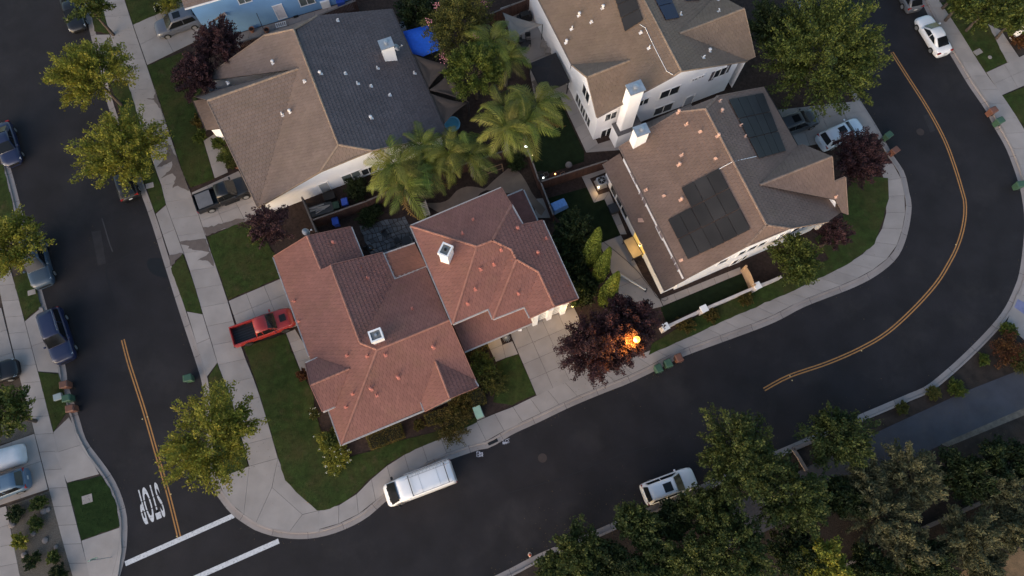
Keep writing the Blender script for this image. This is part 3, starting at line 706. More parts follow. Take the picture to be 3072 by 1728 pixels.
# low roofs: porch between the wings, patio cover behind, entry roof in front
V = dict(q1=(t11(968,470), 2.62), q2=(t11(1200,390), 2.68), q3=(t11(1290,570), 2.72), q4=(t11(1046,655), 2.66),
         u1=(a_(1128,182), 2.75), u2=(a_(1296,112), 2.65), u3=(a_(1452,450), 2.65), u4=(a_(1290,520), 2.75),
         l1=b_(245,802), l2=b_(1182,406), l3=b_(1010,20), l4=b_(60,350))
lf = R.solve(V, [(('q1','q2','q3','q4'), ('p','q1','q2','q3')), (('u1','u2','u3','u4'), ('p','u1','u2','u3')), (('l1','l2','l3','l4'), ('e','l1','l2',2.85,0.44))])
por_t = tm2('porch_tile', (0.24, 0.105, 0.072), (0.19, 0.09, 0.06), 0.08)
drk_t = tm2('dark_red_tile', (0.17, 0.07, 0.055), (0.14, 0.06, 0.05), 0.12)
R.roof(lf[:1], por_t, 310); R.roof(lf[1:2], drk_t, 320); R.roof(lf[2:], red_t, 340)
R.walls(['u1','u2','u3','u4'], [lf[1]], cream_stucco, 0.5, dflt=2.7); R.walls(['q1','q2','q3','q4'], [lf[0]], cream_stucco, 0.4, dflt=2.6)
for p in (('l1', 0.12), ('l2', 0.88)):
    q = Z['l1'].lerp(Z['l2'], p[1]) + Vector((-0.35, 0.35, 0)); B().box((-.16,-.16,.1), (.16,.16,2.7), Matrix.Translation((q.x, q.y, 0))).make('porch_post', white_stucco, R.root)
R.gutter([('SW','SEw'),('se','ne'),('mE','pE'),('mNE','mE'),('gnv','gn'),('gsv','gs_'),('hl','hlv'),('hr','hrv')])
R.gutter([(Z['nw'], Z['nw'].lerp(Z['SW'], .55)), (Z['nw'].lerp(Z['SW'], .83), Z['SW'])])
R.gutter([('NW','SWc'),('NW','NE'),('Eo','SEc'),('NEi','Ei'),('SWc','vb1'),('vb1','c2'),('c2','vb2'),('vb2','W3')])
R.gutter([('q1','q2'),('q1','q4'),('q4','q3'),('u2','u3'),('u1','u2'),('l1','l2')])
R.gutter([('r1','nw'),('r1','ne'),('mN','mNE'),('m3','SE'),('gB','gn'),('gB','gs_'),('hB','hl'),('hB','hr'),('k4','SEc'),('k4','W3'),('Ei','Eo'),('NE','NEi')], red_cap, 0.06, 0.2, 'rake_tile', -0.02)
R.dark_flue = True; R.chimney(a_(455,865), 0.95, 0.8, 8.05, (0.4, 0.9), white_paint)
R.dark_flue = False; R.chimney(t11(925,1105), 0.95, 0.85, 6.0, (0.93, 0.36), white_paint)
for i, p in enumerate([t11(590,385),t11(845,650),t11(1180,880),t11(325,975),t11(1340,1175),t11(1640,210),t11(1560,315),t11(1850,440),t11(1795,548),t11(1695,582),t11(1655,735),t11(1597,845),
     t11(290,825), t11(688,1235),t11(840,1240),t11(978,1230),a_(1240,545),a_(1465,815),a_(1245,1265),a_(1555,655),c_(820,380),c_(870,437),c_(640,425),c_(575,550),c_(1080,268)]):
    R.vent(p, red_vent, 1 if i in (4, 16, 17, 0, 24, 20) else (2 if i % 3 == 0 else 0))
for w0 in R.wm:
    Lw = (w0[1]-w0[0]).length
    if Lw > 7:
        for k in range(int(Lw/4.5)): R.window(w0, ('w', (k+.5)/int(Lw/4.5), 1.5), 1.4, 1.2, glass)
gar = M('garage_door', (0.72, 0.70, 0.68), 0.6, 0.04, 1.0)
wf = wl  # garage door and upper windows on the street front of the two storey wing
front = max(range(len(wl)), key=lambda i: -((wl[i][0]+wl[i][1])/2-V2(Z['SEc'].lerp(Z['W3'], .5))).length)
a0, b0 = wl[front]; dv = (b0-a0).normalized(); nv = Vector((dv.y, -dv.x)); Lf = (b0-a0).length
for k in range(3):
    c = a0+dv*(Lf*(0.03+0.47*k)); w_ = B(); M_ = Matrix.Translation((c.x, c.y, 0)) @ Matrix.Rotation(atan2(dv.y, dv.x), 4, 'Z'); w_.box((-.22,-.38,.12), (.22,.0,3.6), M_); w_.box((-.28,-.44,3.6), (.28,.0,3.8), M_); w_.make('pilaster', white_paint, R.root)
for k in range(2):
    c = a0+dv*(Lf*(0.265+0.47*k)); M_ = Matrix.Translation((c.x, c.y, 0)) @ Matrix.Rotation(atan2(dv.y, dv.x), 4, 'Z')
    o = B().box((-Lf*.2,-.06,.14), (Lf*.2,.0,2.35), M_).make('garage_door', gar, R.root)
    for z in (0.62, 1.18, 1.74): B().box((-Lf*.2,-.075,z), (Lf*.2,-.06,z+.04), M_).make('panel_seam', glass_grey, o)
    B().box((-Lf*.22,-.3,3.5), (Lf*.22,.0,3.62), M_).make('trim_ledge', white_paint, R.root)
    wdw = B().box((-Lf*.15,-.05,3.9), (Lf*.15,-.01,4.9), M_).make('window', white_paint, R.root)
    for sx in (-1, 1): B().box((sx*Lf*.075-Lf*.066,-.062,3.97), (sx*Lf*.075+Lf*.066,-.05,4.83), M_).make('pane', glass, wdw)
# ------------------------------------------------ grey-brown roofed house
h1_t = tm2('brown_tile', (0.185, 0.135, 0.112), (0.165, 0.125, 0.090), 0.07)
h1_d = tm2('darker_tile', (0.112, 0.090, 0.090), (0.092, 0.076, 0.078), 0.09)  # east slope: the same tiles in a darker tone than the other slopes
h1_cap = M('brown_ridge', (0.23, 0.17, 0.13), 0.75, 0.1, 2.0, rand=('object', 0.1))
wh_vent = M('white_vent', (0.62, 0.60, 0.60), 0.5, 0.08, 2.0)
G = House('brown_roof_house', 'white house under a brown tiled ridge roof with one darker slope')
V = dict(rN=f_(1240,342), rS=t10(622,1092), jNl=f_(908,410), jNr=f_(1510,185), jSl=t10(488,1292), jSr=t10(870,1135), NE=t10(1022,68), SE=t10(1442,1015), SW=(773,622), NW=f_(147,950), A=f_(1290,797))
gf = G.solve(V, [(('rN','A','NW','jNl'), ('e','SW','NW',2.8,ROOFP)), (('rN','rS','jSl','SW','A'), ('e','SW','NW',2.8,ROOFP)), (('rN','jNr','NE','SE','jSr','rS'), ('e','NE','SE',2.8,ROOFP))])
za = G.V['A'].z
V = dict(B_=(f_(242,1168), za), N0=(f_(80,1122), 2.7), Q=f_(490,985), jA=f_(908,410), jB=f_(1240,342), jC=f_(1510,185), kA=t10(488,1292), kB=t10(622,1092), kC=t10(870,1135))
G.V['Q'] = U(V['Q'], 4.3)
V = dict(B_=V['B_'], N0=V['N0'], A2=(f_(1290,797), za), SW2=((773,622), 2.8))
wf_ = G.solve(V, [(('A2','B_','SW2'), ('p','A2','B_','SW2')), (('A2','N0','B_'), ('p','A2','N0','B_'))])
jf = []
for tri in (('rN','jNl','jNr'), ('rS','jSl','jSr')):
    P3 = [G.V[k] for k in tri]; n = (P3[1]-P3[0]).cross(P3[2]-P3[0]).normalized(); n = n if n.z > 0 else -n
    jf.append(dict(names=tri, P=P3, c=sum(P3, Vector())/3, n=n)); G.faces.append(jf[-1])
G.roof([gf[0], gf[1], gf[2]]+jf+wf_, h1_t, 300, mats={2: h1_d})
G.ridge([('rN','rS'),('rN','jNl'),('rN','jNr'),('rS','jSl'),('rS','jSr'),('A','B_')], h1_cap)
allf = gf+wf_+jf
gw_ = G.walls(['NW','NE','SE','SW'], allf, white_stucco, 0.45)
V = dict(e1=(tl(0,0,[1462,762])[0], 2.6), e2=(tl(0,0,[1560,982])[0], 2.6), e3=(tl(0,0,[1700,965])[0], 3.5), e4=(tl(0,0,[1600,740])[0], 3.5))
pf = G.solve(V, [(('e1','e2','e3','e4'), ('p','e1','e2','e3'))])
G.roof(pf, h1_t, 310)
G.walls(['e1','e2','e3','e4'], pf, white_stucco, 0.3, dflt=2.6)
G.gutter([('NE','SE'),('e1','e2')], M('brown_gutter', (0.12, 0.10, 0.095), 0.5)); G.gutter([('B_','SW')], h1_cap, 0.06, 0.2, 'rake_tile', -0.02)
G.gutter([('SW','jSl'),('jSr','SE'),('jSl','jSr'),('jNl','NW')], h1_cap, 0.06, 0.2, 'rake_tile', -0.02)
G.chimney(t10(1010,432), 1.15, 0.95, 5.75, (0.95, 0.38), white_paint, 1)
for i, p in enumerate([t10(130,480),t10(370,618),t10(490,560),t10(675,560),t10(770,635),t10(868,655),t10(920,520),t10(1010,722),t10(872,895),t10(258,850),t10(200,868),t10(618,160),t10(1198,558),f_(485,968)]):
    G.vent(p, wh_vent, 1 if i in (0, 2, 8, 9) else (2 if i % 2 else 0))
sd_i = min(range(4), key=lambda i: ((gw_[i][0]+gw_[i][1])/2-V2(U(t10(900,1300), 1.5))).length)
G.window(gw_[sd_i], t10(722,1325), 1.9, 1.15, glass_grey); G.window(gw_[sd_i], t10(850,1285), 1.6, 1.15, glass)
dr = G.window(gw_[sd_i], t10(520,1415), 0.9, 1.9, M('door_grey', (0.35, 0.36, 0.38), 0.6), panes=1, name='side_door')
for i in range(4):
    if i != sd_i:
        for k in range(3): G.window(gw_[i], ('w', .2+.3*k, 1.5), 1.5, 1.2, glass)
ent = M('brown_door', (0.08, 0.045, 0.03), 0.6)
# ------------------------------------------------ two storey house with the blue and black solar panels
h3_t = tm2('tan_tile', (0.190, 0.135, 0.100), (0.175, 0.130, 0.085), 0.06)
h3_cap = M('tan_ridge', (0.22, 0.165, 0.125), 0.75, 0.1, 2.0, rand=('object', 0.1))
T = House('tall_white_house', 'two storey white house with a tan tiled roof and a tall free-standing white chimney')
ex = lambda a, b, k: (a[0]+(b[0]-a[0])*k, a[1]+(b[1]-a[1])*k)
V = dict(Wn=t20(1,-400), n=t20(455,490), sw=t20(642,885), rN=t20(792,-400), rS=t20(1278,535), jl=t20(1218,572), A=t20(885,458), SE=t20(1776,458), En=t20(1330,-400))
tf_ = T.solve(V, [(('Wn','n','A','sw','jl','rS','rN'), ('e','Wn','n',5.4,ROOFP)), (('rN','rS','SE','En'), ('e','SE','SE0',5.4,ROOFP)) if 0 else (('rN','rS','SE'), ('p0',))][:1])
T.V['SE'] = U(t20(1776,458), 5.4)
rz_ = T.V['rS'].z; dirr = (T.V['rN']-T.V['rS']); dirr.z = 0
T.V['rN'] = Vector((T.V['rS'].x+dirr.x, T.V['rS'].y+dirr.y, rz_))
En = T.V['SE']+dirr; T.V['En'] = Vector((En.x, En.y, 5.4))
def face(H, names):
    P3 = [H.V[k] for k in names]; nn = Vector()
    for i in range(len(P3)): nn += P3[i].cross(P3[(i+1) % len(P3)])
    nn.normalize(); nn = nn if nn.z > 0 else -nn
    f = dict(names=names, P=P3, c=sum(P3, Vector())/len(P3), n=nn); H.faces.append(f); return f
e3 = face(T, ('rN','rS','SE','En'))
za = T.V['A'].z
T.V['B_'] = U(t20(568,582), za)
w3 = [face(T, ('A','B_','sw')), face(T, ('A','n','B_'))]
# east gable
q, _ = T.hit(t20(1265,252), [e3]); T.V['eA'] = q; T.V['eB'] = U(t20(1750,66), q.z); T.V['eS'] = U(t20(1831,432), 5.4)
dn = (T.V['eB']-T.V['eS']); T.V['eN'] = Vector((T.V['eB'].x+dn.x, T.V['eB'].y+dn.y, 5.4))
T.V['eA2'] = T.V['eA']; T.V['eV'] = T.V['SE']+Vector((0, 0, 0.02))
g3 = [face(T, ('eA','eB','eS','eV')), face(T, ('eA','eN','eB'))]
T.roof([tf_[0], e3]+w3+g3, h3_t, 300)
T.ridge([('rN','rS'),('rS','jl'),('A','B_'),('eA','eB')], h3_cap)
aw = [tf_[0], e3]+w3+g3
tw_ = T.walls(['Wn','n','sw','SE','En'], aw, white_stucco, 0.45, dflt=5.4)
T.walls(['eS','eB','eN','eV'], g3, white_stucco, 0.4, dflt=5.4)
T.gutter([('Wn','n'),('sw','jl')], M('tan_gutter', (0.20, 0.16, 0.14), 0.5), 0.09, 0.1); T.gutter([('jl','rS'),('rS','SE'),('B_','sw'),('B_','n'),('eB','eS')], h3_cap, 0.06, 0.18, 'rake_tile', -0.02)
def wall_near(ws, px, z): 
    c = V2(U(px, z)); return min(ws, key=lambda w: min(((w[0].lerp(w[1], k/20))-c).length for k in range(21)))
ww = wall_near(tw_, t20(500,760), 3.0); ws_ = wall_near(tw_, t20(1190,690), 4.0)
for p, w, h in ((t20(560,705), 1.5, 1.5), (t20(503,760), 1.2, 1.5), (t20(537,835), 1.2, 1.5), (t20(571,903), 1.2, 1.5), (t20(306,340), 1.1, 2.0), (t20(325,250), 1.1, 1.1), (t20(440,480), 0.8, 1.0)): T.window(ww, p, w, h, glass)
for p, w, h in ((t20(745,875), 1.2, 1.2), (t20(712,998), 1.2, 1.4), (t20(1190,695), 2.0, 1.3), (t20(1140,822), 2.0, 1.4), (t20(990,770), 1.1, 1.0), (t20(1378,598), 0.55, 0.35), (t20(1427,578), 0.55, 0.35), (t20(1570,545), 1.3, 1.3)): T.window(ws_, p, w, h, glass)
shut = M('shutter', (0.10, 0.09, 0.10), 0.7)
for p in (t20(1512,572), t20(1628,515)): T.window(ws_, p, 0.35, 1.3, shut, panes=1, frame=shut, name='shutter')
# chimney stack standing in front of the south wall, with its little roof and the bay beside it
def frame_of(w): d = (w[1]-w[0]).normalized(); return Vector((d.x, d.y, 0)), Vector((d.y, -d.x, 0))
u_, n_ = frame_of(ws_)
cb = U(t20(935,655), 9.0)
Mx = Matrix((u_, -n_, Vector((0,0,1)))).transposed().to_4x4(); Mx.translation = Vector((cb.x, cb.y, 0))
ch_ = B().box((-.62,-.45,.1), (.62,.45,8.8), Mx).make('chimney', white_stucco, T.root)
B().box((-.72,-.55,8.8), (.72,.55,8.92), Mx).make('chimney_cap', steel, ch_)
k = B().tube([Mx @ Vector((0,0,8.9)), Mx @ Vector((0,0,9.1))], .17, 12); k.lathe([(.24,9.1),(.24,9.15),(.08,9.2)], 12, (cb.x, cb.y, 0)); k.make('flue', steel, ch_)
ba = B().box((-.95,-.75,.1), (1.5,.55,2.5), Mx).make('chimney_base', white_stucco, T.root)
grey_sh = M('grey_shingle', (0.10, 0.095, 0.10), 0.9, 0.2, 8)
B().box((-1.02,-.82,2.5), (1.57,.6,2.6), Mx).make('base_roof', grey_sh, ba)
door = B(); dc = U(t20(1335,760), 1.1); Md = Matrix((u_, -n_, Vector((0,0,1)))).transposed().to_4x4(); Md.translation = Vector((dc.x, dc.y, 0))
T.window(ws_, t20(1330,765), 0.95, 2.0, M('side_door_grey', (0.36, 0.37, 0.40), 0.6), panes=1, name='side_door')
B().tube([U(t20(1285,625), 4.6)+n_*.0, U(t20(1225,800), 0.6)], .03, 6).make('downpipe', gutter_m, T.root)
for i, p in enumerate([t20(505,120),t20(600,170),t20(450,222),t20(683,65),t20(972,250),t20(1033,366),t20(408,325),t20(1560,90),t20(1272,112),t20(1490,390),t20(1443,437),t20(1560,5)]): T.vent(p, wh_vent, (1, 2, 0)[i % 3])
# solar panels lie on the roofs
solar_black = M('solar_black', (0.026, 0.025, 0.026), 0.5, 0.2, 0.5, spec=0.2, rand=('object', 0.15))
solar_blue = M('solar_blue', (0.014, 0.022, 0.055), 0.45, 0.15, 0.5, spec=0.2)
sol_frame = M('solar_frame', (0.006, 0.006, 0.007), 0.6)
def solar(H, quad, nu, nv, m, label, skip=(), faces=None):
    q, n = H.hit(quad[0], faces); o = Vector((0,0,CH)); P = []
    for p in quad:
        d = ray(p); t = (q+n*0.16-o).dot(n)/d.dot(n); P.append(o+d*t)
    root = thing('solar_array', label, 'solar panel', (P[0]+P[1]+P[2]+P[3])/4-n*0.1); c = root.location
    L = lambda u, v: P[0].lerp(P[1], u).lerp(P[3].lerp(P[2], u), v)-c
    for i in range(nu):
        for j in range(nv):
            if (i, j) in skip: continue
            e = 0.02
            a = [L(i/nu+e/nu, j/nv+e/nv), L((i+1)/nu-e/nu, j/nv+e/nv), L((i+1)/nu-e/nu, (j+1)/nv-e/nv), L(i/nu+e/nu, (j+1)/nv-e/nv)]
            mesh('panel', a+[x-n*.04 for x in a], [(0,1,2,3),(0,4,5,1),(1,5,6,2),(2,6,7,3),(3,7,4,0)], m, root)
    for j in range(nv):
        for s_ in (.2, .8):
            us = [i for i in range(nu) if (i, j) not in skip]
            B().bar(L(min(us)/nu, (j+s_)/nv)-n*.07, L((max(us)+1)/nu, (j+s_)/nv)-n*.07, .05, .05).make('rail', sol_frame, root)
    return root
solar(T, [t20(730,-160), t20(870,-190), t20(990,150), t20(850,240)][:4], 1, 4, solar_black, 'flat black solar panels on the tan roof beside the ridge of the tall white house')
solar(T, [t20(1000,-160), t20(1120,-200), t20(1268,132), t20(1163,150)], 1, 3, solar_blue, 'single row of blue solar panels behind the ridge of the tall white house')
solar(T, [t20(1270,-90), t20(1400,-110), t20(1425,0), t20(1315,5)], 2, 1, solar_blue, 'two blue solar panels beside the roof valley of the tall white house')
B().tube([T.hit(p)[0]+Vector((0,0,.08)) for p in (t20(965,190), t20(1005,215), t20(1065,345), t20(1165,540), t20(1215,570))], .025, 6).make('conduit', white_paint, T.root)
# ------------------------------------------------ house with the two black arrays
h2_t = tm2('umber_tile', (0.180, 0.122, 0.098), (0.170, 0.122, 0.085), 0.06)
h2_cap = M('umber_ridge', (0.21, 0.15, 0.12), 0.75, 0.1, 2.0, rand=('object', 0.1))
pe_vent = M('peach_vent', (0.55, 0.34, 0.26), 0.6, 0.08, 2.0)
S2 = House('umber_roof_house', 'white two storey house on the road bend with black solar arrays')
V = dict(NW=d_(150,460), SW=d_(653,1464), rN=d_(805,170), rS=d_(1270,1055), jNl=d_(595,195), jNr=d_(895,75), NE=d_(1250,8), ne2=d_(1506,456), jSl=d_(1120,1215), jSr=d_(1445,1080), eA=d_(1220,750), SEc=d_(1842,955), sE2=d_(1740,1028), va=d_(1792,862))
hf = S2.solve(V, [(('NW','jNl','rN','rS','jSl','SW'), ('e','NW','SW',5.4,ROOFP)), (('rN','jNr','NE','ne2','eA','va','SEc','sE2','jSr','rS'), ('e','NE','ne2',5.4,ROOFP))])
jf2 = [face(S2, ('rN','jNl','jNr')), face(S2, ('rS','jSl','jSr'))]
zr = S2.V['eA'].z
S2.V['eB'] = U(d_(1766,533), zr); S2.V['eN'] = U(d_(1545,440), 5.4); S2.V['eSE'] = U(d_(1886,975), 5.3)
A_, B__, E_ = S2.V['eA'], S2.V['eB'], S2.V['eSE']; nn = (B__-A_).cross(E_-A_).normalized()
def onp(px, A, n): d = ray(px); t = (A-Vector((0,0,CH))).dot(n)/d.dot(n); return Vector((0,0,CH))+d*t
S2.V['c1'] = onp(d_(1780,728), A_, nn); S2.V['c2'] = onp(d_(1868,690), A_, nn); S2.V['c3'] = onp(d_(1745,1030), A_, nn); S2.V['va2'] = onp(d_(1792,862), A_, nn)
S2.V['c4'] = onp(d_(1842,958), A_, nn)
gf2 = [face(S2, ('eA','eB','c1','c2','eSE','c4','va2')), face(S2, ('eA','ne2','eN','eB'))]
S2.roof(hf+jf2+gf2, h2_t, 300)
S2.ridge([('rN','rS'),('rN','jNl'),('rN','jNr'),('rS','jSl'),('rS','jSr'),('eA','eB')], h2_cap)
# low roof along the west side
t21 = lambda *a: tl(2,1,list(a))[0]
V = dict(lw1=d_(25,590), lw2=t21(1155,745), lw3=t21(1318,660), lw4=d_(150,510))
lf2 = S2.solve(V, [(('lw1','lw2','lw3','lw4'), ('e','lw1','lw2',2.75,0.33))])
S2.roof(lf2, h2_t, 330)
sw_ = S2.walls(['NW','NE','ne2','SEc','SW'], hf+jf2+gf2, white_stucco, 0.45, dflt=5.4)
S2.walls(['eN','eB','eSE','va2','ne2'], gf2, white_stucco, 0.45, dflt=5.2)
lw_ = S2.walls(['lw1','lw2','lw3','lw4'], lf2, white_stucco, 0.35, dflt=2.75)
S2.gutter([('NW','SW'),('lw1','lw2')], M('umber_gutter', (0.22, 0.17, 0.15), 0.5), 0.09, 0.1); S2.gutter([('NE','ne2')], dark_metal, 0.09, 0.1)
S2.gutter([('SW','jSl'),('jSl','jSr'),('jSr','sE2'),('NW','jNl'),('jNr','NE'),('eB','c1'),('c1','c2'),('c2','eSE')], h2_cap, 0.06, 0.18, 'rake_tile', -0.02)
ssw = wall_near(sw_, d_(1200,1290), 3.0); sww = wall_near(sw_, d_(330,850), 4.5)
for p, w, h in ((d_(1085,1265), 0.9, 1.2), (d_(1160,1230), 1.1, 1.2), (d_(1235,1198), 0.9, 1.2), (d_(1040,1330), 1.0, 1.4), (d_(1090,1305), 0.8, 1.4), (d_(1385,1130), 0.6, 0.8), (d_(1500,1085), 1.1, 1.2), (d_(1555,1065), 0.9, 1.2), (d_(940,1330), 1.0, 1.1)): S2.window(ssw, p, w, h, glass, panes=1)
for p in (d_(262,690), d_(330,850), d_(460,1105), d_(575,1350)): S2.window(sww, p, 1.3, 0.9, M('blind', (0.22, 0.18, 0.19), 0.6) if p == d_(262,690) else MATS['blind'])
for w0 in sw_:
    if w0 is not ssw and w0 is not sww and (w0[1]-w0[0]).length > 5:
        for k in range(2):
            for z in (1.5, 4.1): S2.window(w0, ('w', .3+.4*k, z), 1.3, 1.2, glass)
lww = wall_near(lw_, cI(1180,450)[0], 1.5)
for p in (cI(1172,455)[0], cI(1247,590)[0], cI(1325,745)[0]): S2.window(lww, p, 1.2, 1.3, glass, panes=1)
sl = S2.window(lww, cI(1540,1215)[0], 2.2, 2.0, M('lit_glass', (0.6, 0.42, 0.1), 0.4, 0.1, 1, emit=(1.0, 0.66, 0.2), estr=0.22), name='patio_door')
S2.chimney(cD(285,420)[0], 1.1, 0.85, 8.0, (0.93, 0.37), white_stucco, 1)
for i, p in enumerate([(658,290),(765,345),(595,200),(622,525),(880,550),(600,600),(350,790),(487,833),(615,865),(618,1325),(912,115),(927,190),(1105,385),(1070,300),(895,380),(1795,845),(355,795)][:16]): S2.vent(d_(*p), pe_vent, (0, 2, 1)[i % 3])
B().box((-.35,-.2,0), (.35,.2,.02), Matrix.Translation(S2.hit(d_(318,1020))[0]+Vector((0,0,.06)))).make('roof_patch', pe_vent, S2.root)
solar(S2, [d_(980,95), d_(1245,45), d_(1420,490), d_(1215,547)], 4, 3, solar_black, 'black solar array on the east slope above the driveway of the brown roofed house', faces=hf[1:2])
solar(S2, [d_(617,770), d_(905,620), d_(1148,1090), d_(857,1235)], 3, 3, solar_black, 'large black solar array on the west slope of the brown roofed house', faces=hf[:1])
solar(S2, [d_(515,1012), d_(690,918), d_(858,1232), d_(670,1320)], 2, 2, solar_black, 'four black solar panels joined to the lower end of the large west array', faces=hf[:1])
B().tube([S2.hit(p)[0]+Vector((0,0,.08)) for p in (d_(905,632), d_(1010,575), d_(1190,535))], .025, 6).make('conduit', white_paint, S2.root)
# ------------------------------------------------ blue house, only its side wall in view
H0 = House('blue_house', 'sky blue stucco house wall with a white door beside the dark driveway car')
p0, p1 = V2(U(f_(585,385), 0.1)), V2(U(f_(1935,-10), 0.1)); d0 = (p1-p0).normalized(); n0 = Vector((-d0.y, d0.x))
p1 = p0+d0*14; c0_ = V2(U(f_(395,235), 2.8)); 
pw = p0-d0*2.6
P4 = [pw, p1, p1+n0*10, pw+n0*10]
H0.V = {k: Vector((p.x, p.y, 5.6)) for k, p in zip('abcd', P4)}
for k, s_ in (('a', (-1,-1)), ('b', (1,-1)), ('c', (1,1)), ('d', (-1,1))):
    v_ = H0.V[k]+Vector((d0.x*s_[0]+n0.x*s_[1]*0.0, d0.y*s_[0], 0))*.4+Vector((n0.x, n0.y, 0))*.4*s_[1]; H0.V[k] = v_
H0.V['r1'] = (H0.V['a']+H0.V['d'])/2+Vector((0,0,2.2)); H0.V['r2'] = (H0.V['b']+H0.V['c'])/2+Vector((0,0,2.2))
hb = [face(H0, ('a','b','r2','r1')), face(H0, ('c','d','r1','r2'))]
H0.roof(hb, h1_t, 10); H0.ridge([('r1','r2')], h1_cap)
bw = H0.walls(['a','b','c','d'], hb, blue_stucco, 0.4, dflt=5.6)
bs_ = wall_near(bw, f_(1080,130), 1.5)
H0.window(bs_, f_(1080,135), 0.9, 2.0, M('white_door', (0.6, 0.6, 0.66), 0.6), panes=1, name='side_door')
H0.window(bs_, f_(1390,5), 1.5, 1.2, glass_grey); H0.window(bs_, f_(660,-20), 1.2, 1.2, glass_grey)
H0.gutter([('a','b')], white_paint)
B().tube([U(f_(800,130), 2.2), U(f_(905,375), 0.15)], .03, 6).make('downpipe', dark_metal, H0.root)
V = dict(g1=(f_(190,0), 2.7), g2=(f_(295,250), 2.7), g3=(f_(465,170), 3.3), g4=(f_(320,-20), 3.3))
g0 = H0.solve(V, [(('g1','g2','g3','g4'), ('p','g1','g2','g3'))]); H0.roof(g0, h1_t, 20); H0.walls(['g1','g2','g3','g4'], g0, blue_stucco, 0.3, dflt=2.7); H0.gutter([('g1','g2'),('g3','g4')], white_paint)
# ================================================ PLANTS
import numpy as np
def leafmat(name, c1, c2, trans=0.25, hue=0.02, amt=0.35, scale=0.9):
    return M(name, c1, 0.6, 0.2, scale, rand=('island', amt, hue), col2=c2, trans=trans, spec=0.2)
L_street = leafmat('street_tree_leaf', (0.105, 0.128, 0.020), (0.275, 0.245, 0.034))
L_green = leafmat('green_leaf', (0.040, 0.062, 0.016), (0.115, 0.130, 0.026))
L_dark = leafmat('dark_leaf', (0.014, 0.024, 0.009), (0.040, 0.055, 0.016))
L_plum = leafmat('plum_leaf', (0.026, 0.012, 0.014), (0.080, 0.036, 0.038), 0.15, 0.02)
L_silver = leafmat('olive_leaf', (0.075, 0.078, 0.040), (0.150, 0.140, 0.068))
L_park = leafmat('park_leaf', (0.028, 0.046, 0.015), (0.085, 0.098, 0.024))
L_lime = leafmat('cypress_leaf', (0.080, 0.118, 0.018), (0.150, 0.182, 0.036), 0.2, 0.01, 0.25, 3.0)
L_myrtle = leafmat('myrtle_leaf', (0.050, 0.062, 0.014), (0.115, 0.105, 0.026))
L_ever = leafmat('evergreen_leaf', (0.045, 0.070, 0.014), (0.115, 0.135, 0.022), scale=1.6)
L_hedge = leafmat('hedge_leaf', (0.060, 0.058, 0.012), (0.125, 0.085, 0.022), scale=1.5)
L_rust = leafmat('rust_leaf', (0.085, 0.030, 0.015), (0.13, 0.06, 0.02))
L_palm = M('palm_leaf', (0.085, 0.122, 0.020), 0.5, 0.2, 0.6, rand=('object', 0.5, 0.025), col2=(0.235, 0.230, 0.042), trans=0.3, spec=0.3)
L_palmdry = leafmat('dry_palm_leaf', (0.17, 0.10, 0.03), (0.22, 0.13, 0.04), 0.2, 0.01, 0.3)
palm_bark = M('palm_bark', (0.15, 0.125, 0.105), 0.9, 0.3, 5.0, 0.6, 20)
petal_pink = M('pink_petal', (0.55, 0.22, 0.27), 0.7, 0.15, 4.0, rand=('island', 0.25)); petal_white = M('white_petal', (0.7, 0.68, 0.6), 0.7, 0.1, 4.0)
def leaves(name, C, A, Nn, S, m, parent, kind='stuff', ratio=0.55):
    """rhombic leaves: centres, axes, normals, lengths"""
    A = A/np.linalg.norm(A, axis=1, keepdims=True); Sd = np.cross(Nn, A); Sd /= (np.linalg.norm(Sd, axis=1, keepdims=True)+1e-9)
    S = S[:, None]; n = len(C)
    v = np.stack([C-A*S*.5, C+Sd*S*ratio*.5, C+A*S*.5, C-Sd*S*ratio*.5], 1).reshape(-1, 3).astype(np.float32)
    me = bpy.data.meshes.new(name); me.vertices.add(4*n); me.vertices.foreach_set('co', v.ravel())
    me.loops.add(4*n); me.loops.foreach_set('vertex_index', np.arange(4*n, dtype=np.int32))
    me.polygons.add(n); me.polygons.foreach_set('loop_start', np.arange(0, 4*n, 4, dtype=np.int32)); me.polygons.foreach_set('loop_total', np.full(n, 4, dtype=np.int32))
    me.materials.append(m); me.update(calc_edges=True)
    o = link(bpy.data.objects.new(name, me), parent)
    if kind: o['kind'] = kind
    return o
def crown_pts(rg, r, rz, zc, nb, nl, spread, low=-0.2, t0=0.35, irr=0.16):
    az = rg.uniform(0, 2*pi, nb)+np.arange(nb)*2.39996; u = rg.uniform(low, 1, nb); ce = np.sqrt(1-np.clip(u, -1, 1)**2)
    lobe = 1+irr*np.sin(az*2+rg.uniform(0, 6))*.6+irr*np.sin(az*5+rg.uniform(0, 6))*.5
    f = rg.uniform(.74, 1.1, nb)*lobe
    tip = np.stack([np.cos(az)*ce*r*f, np.sin(az)*ce*r*f, zc+u*rz*f], 1)
    base = np.stack([np.cos(az)*ce*r*.08, np.sin(az)*ce*r*.08, np.full(nb, zc-rz*.45)], 1)
    t = rg.uniform(t0**1.4, 1, (nb, nl))**(1/1.4)
    P = base[:, None]+(tip-base)[:, None]*t[..., None]
    P[..., 2] += np.sin(t*pi)*0.12*rz
    P += rg.normal(0, 1, P.shape)*spread*(1.25-t*.85)[..., None]*np.array([1, 1, .75])
    D = np.repeat(((tip-base)/np.linalg.norm(tip-base, axis=1, keepdims=True))[:, None], nl, 1)+rg.normal(0, .75, P.shape)
    return P.reshape(-1, 3), D.reshape(-1, 3), base, tip
